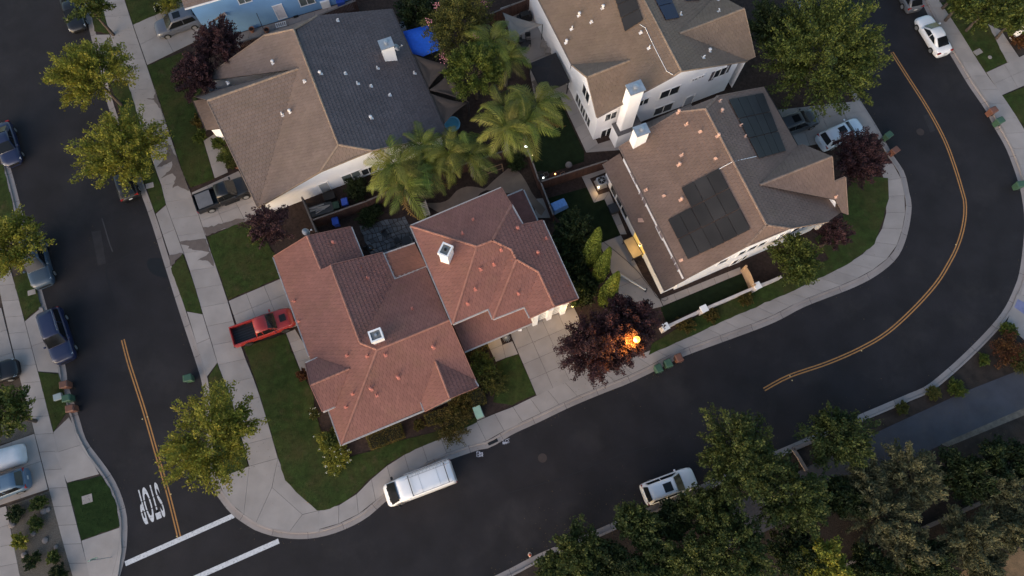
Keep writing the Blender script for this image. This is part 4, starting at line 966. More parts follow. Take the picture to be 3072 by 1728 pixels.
def tree(name, label, px, r, h, m, seed, zc=None, rz=None, nb=70, nl=95, leaf=0.26, spread=0.3, cat='tree', group=None, trunk=0.14, low=-0.2, bl=None, flowers=None, irr=0.16, t0=0.35, ratio=.55):
    rg = np.random.default_rng(seed); rz = rz or r*0.8; zc = zc or (h-rz)
    g_ = U(px, zc+rz*0.25)
    root = thing(name, label, cat, (g_.x, g_.y, 0.1), 0, group)
    C, D, base, tip = crown_pts(rg, r, rz, zc, nb, nl, spread, low, t0, irr)
    C[:, 2] = np.maximum(C[:, 2], 0.12)
    n = len(C); Nn = rg.normal(0, .6, (n, 3))+np.array([0, 0, 1.0]); S = rg.uniform(.65, 1.3, n)*leaf
    leaves('crown', C, D, Nn, S, m, root, ratio=ratio)
    b = B(); top = zc-rz*.45
    if top > 0.5:
        b.tube([(0,0,-.15), (rg.normal(0,.05), rg.normal(0,.05), top*.5), (0,0,top), (rg.normal(0,.1), rg.normal(0,.1), top+rz*.5)], [trunk*1.3, trunk, trunk*.85, trunk*.3], 8)
    else: b.tube([(0,0,-.15), (0,0,max(.2, top+.3))], [trunk, trunk*.6], 6)
    for i in range(0, nb, max(1, nb//16)):
        p0 = Vector(base[i]); p1 = Vector(tip[i]); mid = p0.lerp(p1, .5)+Vector((0, 0, .1*rz))
        b.tube([p0, mid, p0.lerp(p1, .9)], [trunk*.4, trunk*.22, .012], 5, cap=False)
    b.make('trunk', bark, root)
    if flowers:
        k = flowers[1]; fs = flowers[2] if len(flowers) > 2 else .15; nf = 26 if fs > .1 else 5; idx = rg.choice(len(tip), min(k, len(tip)), replace=False); ck = np.repeat(tip[idx], nf, 0)+rg.normal(0, .17 if fs > .1 else .05, (nf*len(idx), 3))+np.array([0, 0, .12])
        leaves('blossom', ck, rg.normal(0, 1, ck.shape), rg.normal(0, .5, ck.shape)+np.array([0, 0, 1]), np.full(len(ck), fs), flowers[0], root, ratio=.9)
    return root
tsp = 'street trees along the kerb'
tree('street_tree', 'yellow-green street tree beside the brown roofed house, above the parked black hatchback', dd(298,368)[0], 4.1, 8.0, L_street, 1, nb=120, nl=150, leaf=.21, spread=.34)
tree('street_tree', 'yellow-green street tree at the kerb opposite the twin plum trees', dd(222,180)[0], 3.8, 8.0, L_street, 2, nb=115, nl=150, leaf=.21, spread=.34)
tree('street_tree', 'yellow-green street tree on the verge beside the STOP lettering', dd(523,1097)[0], 4.0, 8.0, L_street, 3, nb=120, nl=150, leaf=.21, spread=.34)
tree('street_tree', 'green street tree shading a dark car beside the driveway of the blue house', dd(208,-2)[0], 2.6, 7.0, L_green, 4, nb=50)
tree('street_tree', 'street tree over the rear of the slate blue SUV', dd(18,612)[0], 3.0, 7.0, L_street, 5, nb=90, nl=140, leaf=.21, spread=.34)
tree('garden_tree', 'dark green tree beside the gravel bed and the driveway with two cars', dd(2,1045)[0], 2.6, 6.0, L_green, 6, nb=50)
tree('plum_tree', 'purple-leaved plum tree beside the driveway of the blue house', dd(546,108)[0], 2.4, 6.0, L_plum, 7, nb=110, nl=140, leaf=.17, spread=.22)
tree('plum_tree', 'purple-leaved plum tree standing on the lawn by the brown roof edge', dd(487,188)[0], 2.1, 5.5, L_plum, 8, nb=100, nl=140, leaf=.17, spread=.22)
tree('plum_tree', 'purple-leaved plum tree between the red roofed house and the black pickup', dd(674,566)[0], 2.1, 5.0, L_plum, 9, nb=70, nl=100, leaf=.17, spread=.22)
tree('plum_tree', 'broad purple-leaved plum tree overhanging the corner house driveway', dd(1503,868)[0], 3.15, 6.5, L_plum, 10, nb=170, nl=160, leaf=.17, spread=.26, irr=.1)
tree('plum_tree', 'purple-leaved plum tree glowing orange next to the lit street lamp', dd(1600,812)[0], 2.2, 6.0, L_plum, 11, nb=75, nl=110, leaf=.18, spread=.22)
tree('plum_tree', 'purple-leaved plum tree under the lit street lamp globe', dd(1588,862)[0], 1.45, 6.1, L_plum, 33, zc=5.2, rz=1.1, nb=90, nl=130, leaf=.15, spread=.22)
tree('plum_tree', 'small purple-leaved plum tree beside the row of cypresses', dd(1562,770)[0], 1.15, 5.0, L_plum, 12, nb=45, nl=80, leaf=.17, spread=.2)
tree('plum_tree', 'dark purple-leaved plum tree over the white car on the bend', dd(2168,392)[0], 2.7, 5.5, L_plum, 13, nb=120, nl=140, leaf=.17, spread=.22)
tree('plum_tree', 'small dark plum tree on the lawn inside the road bend', dd(2103,588)[0], 1.6, 4.2, L_plum, 14, nb=50, nl=90, leaf=.16, spread=.2)
tree('broadleaf_tree', 'large dense green tree spreading over the driveway with two cars', dd(2080,118)[0], 6.0, 9.5, L_green, 15, nb=240, nl=150, leaf=.24, spread=.38, irr=.1)
tree('broadleaf_tree', 'dark shaded tree between the tall white house and the big green tree', dd(1945,60)[0], 3.0, 6.5, L_dark, 16, nb=80, nl=90)
tree('small_tree', 'leafy green tree in front of the brown roofed house on the bend', dd(2006,652)[0], 2.3, 4.6, L_green, 17, nb=70, nl=95, leaf=.24)
tree('crape_myrtle', 'crape myrtle with pink blossom beside the blue tarpaulin', dd(1152,52)[0], 3.5, 7.0, L_myrtle, 18, nb=170, nl=120, leaf=.17, spread=.28, flowers=(petal_pink, 11, .12), irr=.25)
tree('evergreen_tree', 'rounded bright evergreen between the palms and the brown shade sails', dd(1193,168)[0], 2.7, 7.0, L_ever, 19, nb=110, nl=190, leaf=.17, spread=.26, irr=.1, t0=.5, low=-.5)
tree('cedar_tree', 'dark feathery cedar behind the red roofed wing by the blue cover', dd(1445,592)[0], 2.3, 4.6, L_dark, 20, nb=80, nl=90, leaf=.22, spread=.2)
tree('shrub', 'dark shrub filling the side yard between the red roof and the cypresses', dd(1432,655)[0], 1.9, 3.2, L_dark, 21, nb=70, nl=85, cat='shrub')
tree('shrub', 'dark shrub beside the east gutter of the red roofed house', dd(1462,720)[0], 1.7, 2.8, L_dark, 22, nb=60, nl=85, cat='shrub')
tree('shrub', 'dark shrub in the black yard corner behind the brown roofed house', dd(1052,18)[0], 2.4, 3.5, L_dark, 23, nb=70, nl=80, cat='shrub')
# park strip, bottom right
park = 'trees of the park strip beside the trail'
PK = [((1868,1150), 3.7, 7.5, L_park, 'tall leafy park tree over the nose of the white crossover'), ((1985,1245), 3.2, 6.5, L_park, 'green park tree behind the leafy one at the white crossover'), ((2112,1098), 2.7, 6.0, L_park, 'round green park tree at the corner of the planter kerb'),
      ((1460,1385), 2.3, 5.0, L_park, 'low green park tree next to the fire hydrant'), ((1600,1318), 1.9, 4.5, L_park, 'small green park tree at the kerb behind the white crossover'), ((1535,1425), 2.0, 4.6, L_dark, 'dark park tree behind the one at the hydrant'),
      ((1850,1392), 3.0, 6.5, L_park, 'grey-green park tree beside the bare brown ground'), ((1735,1405), 2.0, 5.0, L_park, 'narrow green park tree left of the bare brown ground'), ((2075,1425), 2.2, 5.0, L_street, 'yellow-green park tree on the dark trail edge'),
      ((2300,1195), 2.7, 4.5, L_silver, 'olive-grey feathery park tree beside the trail'), ((2180,1215), 2.0, 4.0, L_silver, 'small olive-grey park tree next to the round green one'), ((2225,1300), 2.7, 4.6, L_silver, 'wide olive-grey park tree over the concrete edging'),
      ((2450,1350), 2.6, 4.6, L_silver, 'olive-grey park tree beside the dry bank'), ((2525,1240), 2.2, 4.2, L_silver, 'olive-grey park tree at the end of the concrete edging'),
      ((2430,1200), 2.2, 4.0, L_dark, 'dark green park tree beside the trail shoulder'), ((2540,1160), 2.4, 4.2, L_dark, 'dark green park tree on the far side of the trail shoulder'), ((2560,1330), 2.0, 4.0, L_silver, 'olive-grey park tree on the crest of the dry bank'),
      ((2330,1420), 2.4, 3.6, L_dark, 'dark low park tree below the concrete edging'), ((2200,1440), 2.0, 3.4, L_dark, 'dark low park shrub beside the yellow-green tree'), ((1690,1310), 1.6, 3.6, L_dark, 'shaded park shrub behind the kerb of the white crossover')]
PK += [((1790,1290), 2.4, 5.0, L_park, 'green park tree over the planted kerb right of the white crossover'), ((2010,1400), 2.2, 4.6, L_dark, 'dark park tree beside the yellow-green one'), ((1640,1420), 2.2, 4.4, L_park, 'green park tree in the middle of the front row'),
       ((1400,1430), 1.6, 3.6, L_park, 'low green park shrub just behind the hydrant'), ((2280,1370), 2.2, 4.0, L_silver, 'olive-grey park tree leaning over the concrete edging'),
       ((2120,1250), 1.8, 4.0, L_dark, 'dark shrubby park tree in the shade of the planter'), ((2480,1420), 2.0, 3.2, L_silver, 'olive-grey park shrub spilling onto the dry bank'), ((1480,1440), 1.8, 3.6, L_dark, 'dark park shrub at the foot of the low green tree')]
for i, (p, r, h, m, lb) in enumerate(PK):
    tree('park_tree', lb, dd(*p)[0], r, h, m, 40+i, nb=int(32*r), nl=125, leaf=.23 if m is not L_silver else .30, spread=.3 if m is not L_silver else .22, group=park, irr=.25, ratio=.55 if m is not L_silver else .28)
for i, (p, r, h, m, lb) in enumerate([((2495,12), 3.2, 6.0, L_green, 'broad green tree over the lawn beside the white sedan'), ((2432,-8), 2.2, 5.0, L_green, 'green tree behind the white sedan at the far sidewalk'), ((2566,40), 2.4, 5.0, L_green, 'green tree hiding the far garden walk'),
      ((2415,-30), 1.5, 4.0, L_dark, 'dark bush beside the grey car on the far sidewalk')]):
    tree('garden_tree', lb, dd(*p)[0], r, h, m, 80+i, nb=int(26*r), nl=100, leaf=.26)
# shrubs and hedges
def shrub(label, p, r, h, m, seed, name='shrub', leaf=.13, fl=None): return tree(name, label, p, r, h, m, seed, zc=h*.45, rz=h*.55, nb=int(30+r*25), nl=60, leaf=leaf, spread=.12*max(.6, r), cat='shrub', trunk=.04, low=-.1, flowers=fl, t0=.3)
SHR = [('flowering lily clump with strappy yellow-green leaves and white flower heads', cC(430,880)[0], 1.3, .8, L_street, (petal_white, 9, .07)), ('strappy yellow-green lily clump at the lawn corner of the red roofed house', cC(500,1060)[0], 1.25, .7, L_street, (petal_white, 16, .07)),
       ('green shrub between the lily clump and the red roof corner', cC(430,860)[0], .75, 1.2, L_green, None), ('small round clipped shrub between the two hedges', cC(1280,725)[0], .55, .8, L_hedge, None), ('loose olive-brown shrub hanging over the sidewalk by the storm drain', cC(1600,720)[0], 1.75, 1.5, L_hedge, None),
       ('leafy shrub behind the pale green utility box', cC(1700,520)[0], 1.2, 1.3, L_hedge, None), ('grey-green rounded shrub beside the front walk', cB(490,1020)[0], 1.35, 1.5, L_green, None), ('yellow-green shrub between the small lawn and the red gable', cB(640,1230)[0], 1.4, 1.1, L_myrtle, None),
       ('brown-leaved shrub at the west gable of the red roofed house', cC(165,240)[0], .6, .9, L_rust, None), ('small flowering shrub at the bed corner west of the red roof', cC(270,625)[0], .5, .6, L_myrtle, (petal_white, 4, .07)),
       ('lemon-green shrub in the entry planter of the brown roofed house', tl(0,0,[1650,1080])[0], .7, 1.0, L_ever, None), ('dense green shrub in the entry planter by the flower pot', tl(0,0,[1710,1180])[0], .95, 1.2, L_green, None), ('small shrub at the end of the entry planter', tl(0,0,[1750,1240])[0], .6, .9, L_myrtle, None),
       ('bright shrub at the lawn corner of the brown roofed house', tl(0,0,[1505,1030])[0], .8, 1.0, L_ever, None), ('brownish shrub under the entry roof of the brown roofed house', tl(0,0,[1490,920])[0], .7, 1.0, L_hedge, None),
       ('green shrub under the plum tree beside the red roof', tl(0,1,[1932,330])[0], 1.0, 1.2, L_green, None), ('leafy plant beside the patio of the red roofed house', dd(925,548)[0], 1.1, 1.0, L_dark, None), ('dark shrub at the foot of the white side wall under the windows', cE(90,600)[0], 1.3, 1.3, L_dark, None),
       ('yellow-green grass clump beside the kerb ramp', tl(3,1,[1815,1045])[0], .85, .8, L_ever, None), ('small lime shrub on the verge of the bend', tl(3,1,[1620,1265])[0], .6, .6, L_ever, None), ('russet shrub mass behind the verge of the bend', tl(3,1,[1830,1190])[0], 1.7, 1.3, L_rust, None), ('green-brown shrub behind the russet one', tl(3,1,[1930,1280])[0], 1.3, 1.2, L_myrtle, None),
       ('green verge shrub at the trail entrance', tl(3,2,[1420,30])[0], .9, .7, L_ever, None), ('low verge shrub on the dry strip by the trail', tl(3,2,[1250,70])[0], .7, .5, L_myrtle, None), ('low yellow shrub on the dry strip near the planter kerb', tl(3,2,[1010,180])[0], .6, .5, L_myrtle, None),
       ('round yellow-green bush in the gravel bed', tl(0,2,[155,1185])[0], .75, .9, L_street, None), ('dark bush in the gravel bed by the lower path', tl(0,2,[240,1330])[0], .75, .8, L_dark, None), ('green bush in the middle of the gravel bed', tl(0,2,[275,1055])[0], .7, .7, L_green, None), ('grass tuft in the gravel bed near the sidewalk', tl(0,2,[405,1310])[0], .6, .6, L_green, None),
       ('bush at the top of the gravel bed by the driveway', tl(0,2,[290,895])[0], .75, .7, L_green, None), ('brown-green bush in the gravel bed', tl(0,2,[130,980])[0], .85, .7, L_dark, None), ('bush at the bottom of the gravel bed', tl(0,2,[450,1430])[0], .8, .8, L_dark, None),
       ('flowering shrub beside the driveway of the blue house', tl(0,0,[1290,30])[0], 1.5, 1.6, L_street, (petal_white, 5, .07)), ('shrub with white flowers at the edge of the blue house driveway', tl(0,0,[1205,60])[0], .6, .9, L_dark, (petal_white, 6, .07)),
       ('bushy hedge plant along the white wall near the gate', tl(2,1,[1760,800])[0], .8, .7, L_hedge, None), ('bushy plant along the white wall below the middle pier', tl(2,1,[1500,930])[0], .8, .7, L_hedge, None), ('bushy plant along the white wall near the lamp', tl(2,1,[1310,1000])[0], .9, .7, L_hedge, None),
       ('blue-green succulent bed beside the winding path', cH(900,1190)[0], 1.1, .7, L_dark, None), ('dark garden shrub under the palms by the fence', cE(250,830)[0], 1.0, .9, L_dark, None), ('red-brown shrub by the far garden walk', tl(3,0,[1890,300])[0], 1.0, .8, L_rust, None)]
for i, (lb, p, r, h, m, fl) in enumerate(SHR): shrub(lb, p, r, h, m, 120+i, fl=fl)
def hedge(label, quad, h, m, seed, dens=260):
    rg = np.random.default_rng(seed); P = UG(quad); c = sum(P, Vector((0,0)))/len(P)
    root = thing('hedge', label, 'hedge', (c.x, c.y, .1)); Q = [p-c for p in P]
    u0 = [(Q[0], Q[1]), (Q[1], Q[2]), (Q[2], Q[3]), (Q[3], Q[0])]; pts = []
    ar = abs(area2(Q)); n = int(ar*dens)
    u = rg.uniform(0, 1, n); v = rg.uniform(0, 1, n)
    X = [Q[0].lerp(Q[1], a).lerp(Q[3].lerp(Q[2], a), b) for a, b in zip(u, v)]
    pts += [(p.x+rg.normal(0, .03), p.y+rg.normal(0, .03), h-rg.uniform(0, .12)+rg.normal(0, .03)) for p in X]
    for a, b in u0:
        for k in range(int((b-a).length*h*dens)):
            p = a.lerp(b, rg.uniform()); pts.append((p.x+rg.normal(0, .04), p.y+rg.normal(0, .04), rg.uniform(0.05, h)))
    C = np.array(pts); leaves('foliage', C, rg.normal(0, 1, C.shape), rg.normal(0, .6, C.shape)+np.array([0, 0, 1]), rg.uniform(.06, .13, len(C)), m, root)
    B().prism([p*.9 for p in Q], 0.0, h-.12).make('core', MATS['hedge_core'], root)
M('hedge_core', (0.012, 0.012, 0.006), 0.9)
hedge('clipped rectangular hedge in the bed along the red roof gutter', cC(780,842,1108,716,1146,846,832,966), .85, L_hedge, 200)
hedge('clipped hedge end beside the utility box', cC(1340,640,1560,560,1600,670,1370,740), .85, L_hedge, 201)
hedge('clipped hedge below the red gable', cC(1760,420,1900,372,1930,520,1800,560), .9, L_hedge, 202)
hedge('low hedge along the front porch of the red roofed house', cB(270,830,540,700,580,770,300,900), .8, L_hedge, 203)
# cypresses
for i, (bp, tp) in enumerate((((570,535),(650,262)), ((642,655),(719,418)), ((692,828),(793,588)))):
    g_ = U(tl(2,1,[bp[0]+2,bp[1]+6])[0], .1); best = min((abs((V2((lambda q: (q.x, q.y))(U(tl(2,1,list(tp))[0], z)))-V2(g_)).length), z) for z in np.arange(2, 9, .1)); h = best[1]
    rg = np.random.default_rng(300+i); n = 11000
    root = thing('cypress', ('pointed lime green cypress tallest beside the dark cedar', 'pointed lime green cypress in the middle of the row of three', 'pointed lime green cypress beside the small plum tree')[i], 'tree', (g_.x, g_.y, .1), group='row of three cypresses')
    z = rg.uniform(0, 1, n)**1.25; rad = (1.0, .86, .95)[i]*np.clip((1-z)**.62*(.55+.9*np.minimum(z*3.2, 1)*.5), .02, 9)*rg.uniform(.78, 1.03, n); a = rg.uniform(0, 2*pi, n); rad *= 1+.10*np.sin(a*7+z*9)
    C = np.stack([np.cos(a)*rad, np.sin(a)*rad, z*h+.1], 1); D = np.stack([np.cos(a)*.3, np.sin(a)*.3, np.ones(n)], 1)+rg.normal(0, .5, (n, 3)); Nn = np.stack([np.cos(a), np.sin(a), np.full(n, .5)], 1)+rg.normal(0, .5, (n, 3))
    leaves('crown', C, D, Nn, rg.uniform(.09, .19, n), L_lime, root, ratio=.6)
    B().tube([(0,0,-.1), (0,0,h*.85)], [.09, .02], 6).make('trunk', bark, root)
# palms
FR = []
def frond_mesh(L, seed, m):
    rg = random.Random(seed); v = []; f = []; n = 24
    pts = []
    for i in range(n+1):
        t = i/n; pts.append(Vector((L*(t-.20*t**3), .10*L*(seed-1)*t*t, L*(.50*t-.80*t*t))))
    for i in range(3, n+1):
        p = pts[i]; t = i/n; d = (pts[i]-pts[i-1]).normalized(); ln = L*.215*(sin(pi*min(1, t*.80+.17)))**.7+.06
        for s in (-1, 1):
            out = (d*(.55+.9*t*t)+Vector((0, s, 0))*rg.uniform(.85, 1.05)+Vector((0, 0, rg.uniform(-.25, .20)))).normalized(); ll = ln*rg.uniform(.85, 1.1)
            wv = d*.040; a = len(v); mid = p+out*ll*.5; tip = p+out*ll+Vector((0, 0, -.38*ll))
            v += [p-wv*.6, p+wv*.6, mid+wv, mid-wv, tip]; f += [(a,a+1,a+2,a+3), (a+3,a+2,a+4)]
    b = B(); b.tube(pts[::3], [.04*(1-i/(len(pts[::3])))+.008 for i in range(len(pts[::3]))], 4, cap=False); a = len(v); v += [Vector(q) for q in b.v]; f += [tuple(i+a for i in q) for q in b.f]
    return mdata('frond', v, f, m)
for s in range(3): FR.append(frond_mesh(3.0, s, L_palm))
FRD = frond_mesh(2.8, 9, L_palmdry)
def palm(label, px, h, seed, sc=1.0, dry=0):
    rg = random.Random(seed); g_ = U(px, h); root = thing('palm_tree', label, 'palm', (g_.x, g_.y, .1), rg.uniform(0, 6), 'palms between the two backyards')
    b = B(); b.tube([(0,0,-.1), (.03,.02,h*.5), (0,0,h-.35)], [.20, .16, .13], 9)
    for k in range(int(h/.28)): b.lathe([(.175-.03*k*.28/h, 0), (.185-.03*k*.28/h, .03), (.17-.03*k*.28/h, .06)], 9, (.02, .01, k*.28))
    b.make('trunk', palm_bark, root); B().tube([(0,0,h-.4), (0,0,h+.15)], [.14, .07], 8).make('crownshaft', L_palm, root)
    n = rg.randint(15, 17)
    for i in range(n):
        a = i*2.39996+rg.uniform(-.2, .2); el = (-.40+1.6*(i/n))*.62; s = sc*1.28*rg.uniform(.85, 1.08)*(1-.22*max(0, el))
        d = i < dry
        Mx = Matrix.Translation((0, 0, h-.1)) @ Matrix.Rotation(a, 4, 'Z') @ Matrix.Rotation(-el+(.5 if d else 0), 4, 'Y') @ Matrix.Rotation(rg.uniform(-.5, .5), 4, 'X') @ Matrix.Scale(s, 4)
        inst('frond', FRD if d else FR[rg.randrange(3)], root, Mx)
for i, (p, h, sc, dry, lb) in enumerate([(cE(560,575)[0], 3.8, 1.05, 2, 'palm with dry orange fronds over the blue bin and the patio'), (cE(470,365)[0], 4.4, 1.0, 0, 'palm leaning its fronds over the white side wall and windows'), (cE(770,395)[0], 3.6, 1.0, 1, 'palm above the dry frond bed at the path bend'),
      (cE(985,255)[0], 4.0, .9, 0, 'palm near the eave corner of the brown roofed house'), (cE(1195,275)[0], 4.3, .9, 0, 'palm beside the small wooden trellis'), (cE(720,190)[0], 4.0, .8, 1, 'palm with an upright brown spear in front of the darker roof slope'),
      (cH(765,690)[0], 5.4, 1.05, 0, 'tall palm with a straight bare trunk above the winding path'), (cH(1055,610)[0], 5.4, 1.0, 2, 'palm with yellowing fronds next to the white garden lamp'), (cH(740,420)[0], 4.8, .85, 0, 'palm beside the small blue pool'),
      (cH(1200,360)[0], 5.0, 1.0, 1, 'palm reaching over the dark lawn to the gazebo'), (cG(985,525)[0], 5.2, .9, 0, 'palm in front of the beige shade sail'), (cG(1160,730)[0], 4.6, .85, 1, 'palm between the evergreen and the gazebo patio')]): palm(lb, p, h, 400+i, sc, dry)
# fine grass tufts on the lawns
rgG = np.random.default_rng(5); tuft = {}
for P, m in LAWNS:
    xs = [p.x for p in P]; ys = [p.y for p in P]; A_ = abs(area2(P)); n = int(A_*90)
    X = rgG.uniform(min(xs), max(xs), n*3); Y = rgG.uniform(min(ys), max(ys), n*3); k = 0
    for x, y in zip(X, Y):
        if k >= n: break
        if inpoly((x, y), P): tuft.setdefault(m.name, []).append((x, y)); k += 1
for nm, pts in tuft.items():
    C = np.array([(x, y, LZ+.025) for x, y in pts]); n = len(C)
    tag(leaves('grass', C, rgG.normal(0, 1, (n, 3))*np.array([1, 1, .3])+np.array([0, 0, .55]), rgG.normal(0, 1, (n, 3)), rgG.uniform(.05, .12, n), MATS[nm], None, ratio=.3), 'short mown lawn grass', 'grass')

# fallen leaves along kerbs and under the trees
rgL = np.random.default_rng(9); pts = []
for ln, w in ((main_kerb, .5), (outer_kerb, .5), (left_kerb, .5)):
    for p in ln:
        for _ in range(rgL.integers(0, 4)): pts.append((p.x+rgL.normal(0, .35), p.y+rgL.normal(0, .35), .02))
for o in list(COL.objects):
    if o.name.startswith(('street_tree', 'plum_tree', 'park_tree')):
        for _ in range(90): pts.append((o.location.x+rgL.normal(0, 2.2), o.location.y+rgL.normal(0, 2.2), .16))
C = np.array(pts); n = len(C); C[:, 2] += rgL.uniform(0, .012, n)
tag(leaves('leaf_litter', C, rgL.normal(0, 1, (n, 3))*np.array([1, 1, .1]), np.tile(np.array([0, 0, 1.0]), (n, 1))+rgL.normal(0, .15, (n, 3)), rgL.uniform(.04, .10, n), M('dead_leaf', (0.10, 0.07, 0.03), 0.9, 0.3, 8.0, rand=('island', 0.5)), None), 'scattered dry fallen leaves on street and pavement', 'leaves')
# ================================================ VEHICLES
def paint(name, c, rough=0.38, metal=0.0, coat=0.35): return M(name, c, rough, 0.03, 0.5, metal=metal, coat=coat, spec=0.4)
P_silver = paint('silver_paint', (0.095, 0.105, 0.135)); P_navy = paint('navy_paint', (0.014, 0.020, 0.058)); P_black = paint('black_paint', (0.008, 0.008, 0.010)); P_white = paint('car_white', (0.74, 0.74, 0.76))
P_red = paint('red_paint', (0.30, 0.026, 0.024)); P_slate = paint('slate_paint', (0.045, 0.070, 0.105)); P_ice = paint('ice_white_paint', (0.56, 0.62, 0.70)); P_grey = paint('grey_paint', (0.095, 0.10, 0.115)); P_blue = paint('blue_grey_paint', (0.085, 0.14, 0.21)); P_char = paint('charcoal_paint', (0.05, 0.055, 0.065))
carglass = M('car_glass', (0.009, 0.010, 0.012), 0.16, 0.1, 1.0, spec=0.32); tyre = M('tyre', (0.012, 0.012, 0.012), 0.85); rim_m = M('rim', (0.30, 0.30, 0.31), 0.4, 0.1, 3, metal=0.5); rim_dark = M('dark_rim', (0.03, 0.03, 0.032), 0.4)
lamp_c = M('headlamp', (0.55, 0.56, 0.58), 0.2, 0.05, 4, spec=0.6); lamp_r = M('tail_lamp', (0.30, 0.018, 0.014), 0.25, 0.05, 4, spec=0.6); chrome = M('chrome', (0.5, 0.5, 0.52), 0.25, 0.05, 4, metal=0.8); plate = M('plate', (0.5, 0.5, 0.5), 0.5)
class LB(B):
    def make(s, *a, **k):
        o = B.make(s, *a, **k)
        for p in o.data.polygons[-2:] if len(s.f) > 2 else []: p.use_smooth = False
        return o
def loft(rings, close=True):
    b = LB(); n = len(rings[0])
    for r in rings: b.v += [tuple(q) for q in r]
    for i in range(len(rings)-1):
        for k in range(n-1 if not close else n): j = (k+1) % n; b.f.append((i*n+k, i*n+j, (i+1)*n+j, (i+1)*n+k))
    b.f.append(tuple(range(n))[::-1]); b.f.append(tuple((len(rings)-1)*n+k for k in range(n)))
    return b
SPEC = {
 'sedan': dict(L=4.75, W=1.83, body=[(-.5,.62,.50),(-.485,.84,.80),(-.44,.94,.96),(-.36,.985,1.0),(-.2,1,.97),(0,1,.94),(.16,1,.93),(.30,.985,.90),(.40,.95,.84),(.46,.86,.74),(.49,.72,.62),(.5,.55,.5)], cab=(-.37,-.16,.06,.235), zr=1.45, belt=.92, wb=.90, wr=.66),
 'suv': dict(L=4.65, W=1.87, body=[(-.5,.66,.60),(-.49,.88,.95),(-.46,.96,1.08),(-.38,.99,1.10),(-.2,1,1.08),(0,1,1.05),(.17,1,1.03),(.30,.99,1.0),(.40,.96,.95),(.465,.87,.85),(.49,.74,.72),(.5,.58,.6)], cab=(-.475,-.395,.07,.235), zr=1.70, belt=1.04, wb=.91, wr=.70),
 'bigsuv': dict(L=5.05, W=1.98, body=[(-.5,.68,.62),(-.492,.9,1.0),(-.465,.97,1.16),(-.38,.99,1.18),(-.2,1,1.16),(0,1,1.13),(.17,1,1.12),(.30,.99,1.09),(.41,.96,1.04),(.468,.88,.95),(.492,.76,.8),(.5,.6,.65)], cab=(-.48,-.42,.06,.215), zr=1.85, belt=1.12, wb=.92, wr=.73),
 'hatch': dict(L=4.3, W=1.8, body=[(-.5,.66,.55),(-.488,.87,.88),(-.45,.95,1.0),(-.36,.99,1.02),(-.2,1,1.0),(0,1,.97),(.17,1,.95),(.30,.985,.92),(.40,.95,.86),(.46,.86,.76),(.49,.72,.64),(.5,.55,.52)], cab=(-.47,-.34,.06,.24), zr=1.5, belt=.96, wb=.9, wr=.68)}
def section(x, hw, zt, zb=.22):
    h = [(0, zt+.035), (.5*hw, zt+.028), (.80*hw, zt+.0), (.93*hw, zt-.06), (.985*hw, zt-.17), (hw, zt*.6+.08), (.99*hw, .42), (.94*hw, .28), (.8*hw, zb), (0, zb)]
    return [Vector((x, y, z)) for y, z in h]+[Vector((x, -y, z)) for y, z in h[-2:0:-1]]
def wheel(root, x, y, r=.34, w=.23, rm=None):
    s = 1 if y > 0 else -1; Mx = Matrix.Translation((x, y, r)) @ Matrix.Rotation(pi/2, 4, 'X')
    o = B().lathe([(r*.6, -w/2), (r*.93, -w/2), (r, -w/2+.03), (r, w/2-.03), (r*.93, w/2), (r*.6, w/2)], 20, M=Mx).make('wheel', tyre, root, smooth=False)
    k = B().lathe([(r*.62, -w/2-.004), (r*.62, w/2+.004)], 16, M=Mx)
    k.make('rim', rm or rim_m, o)
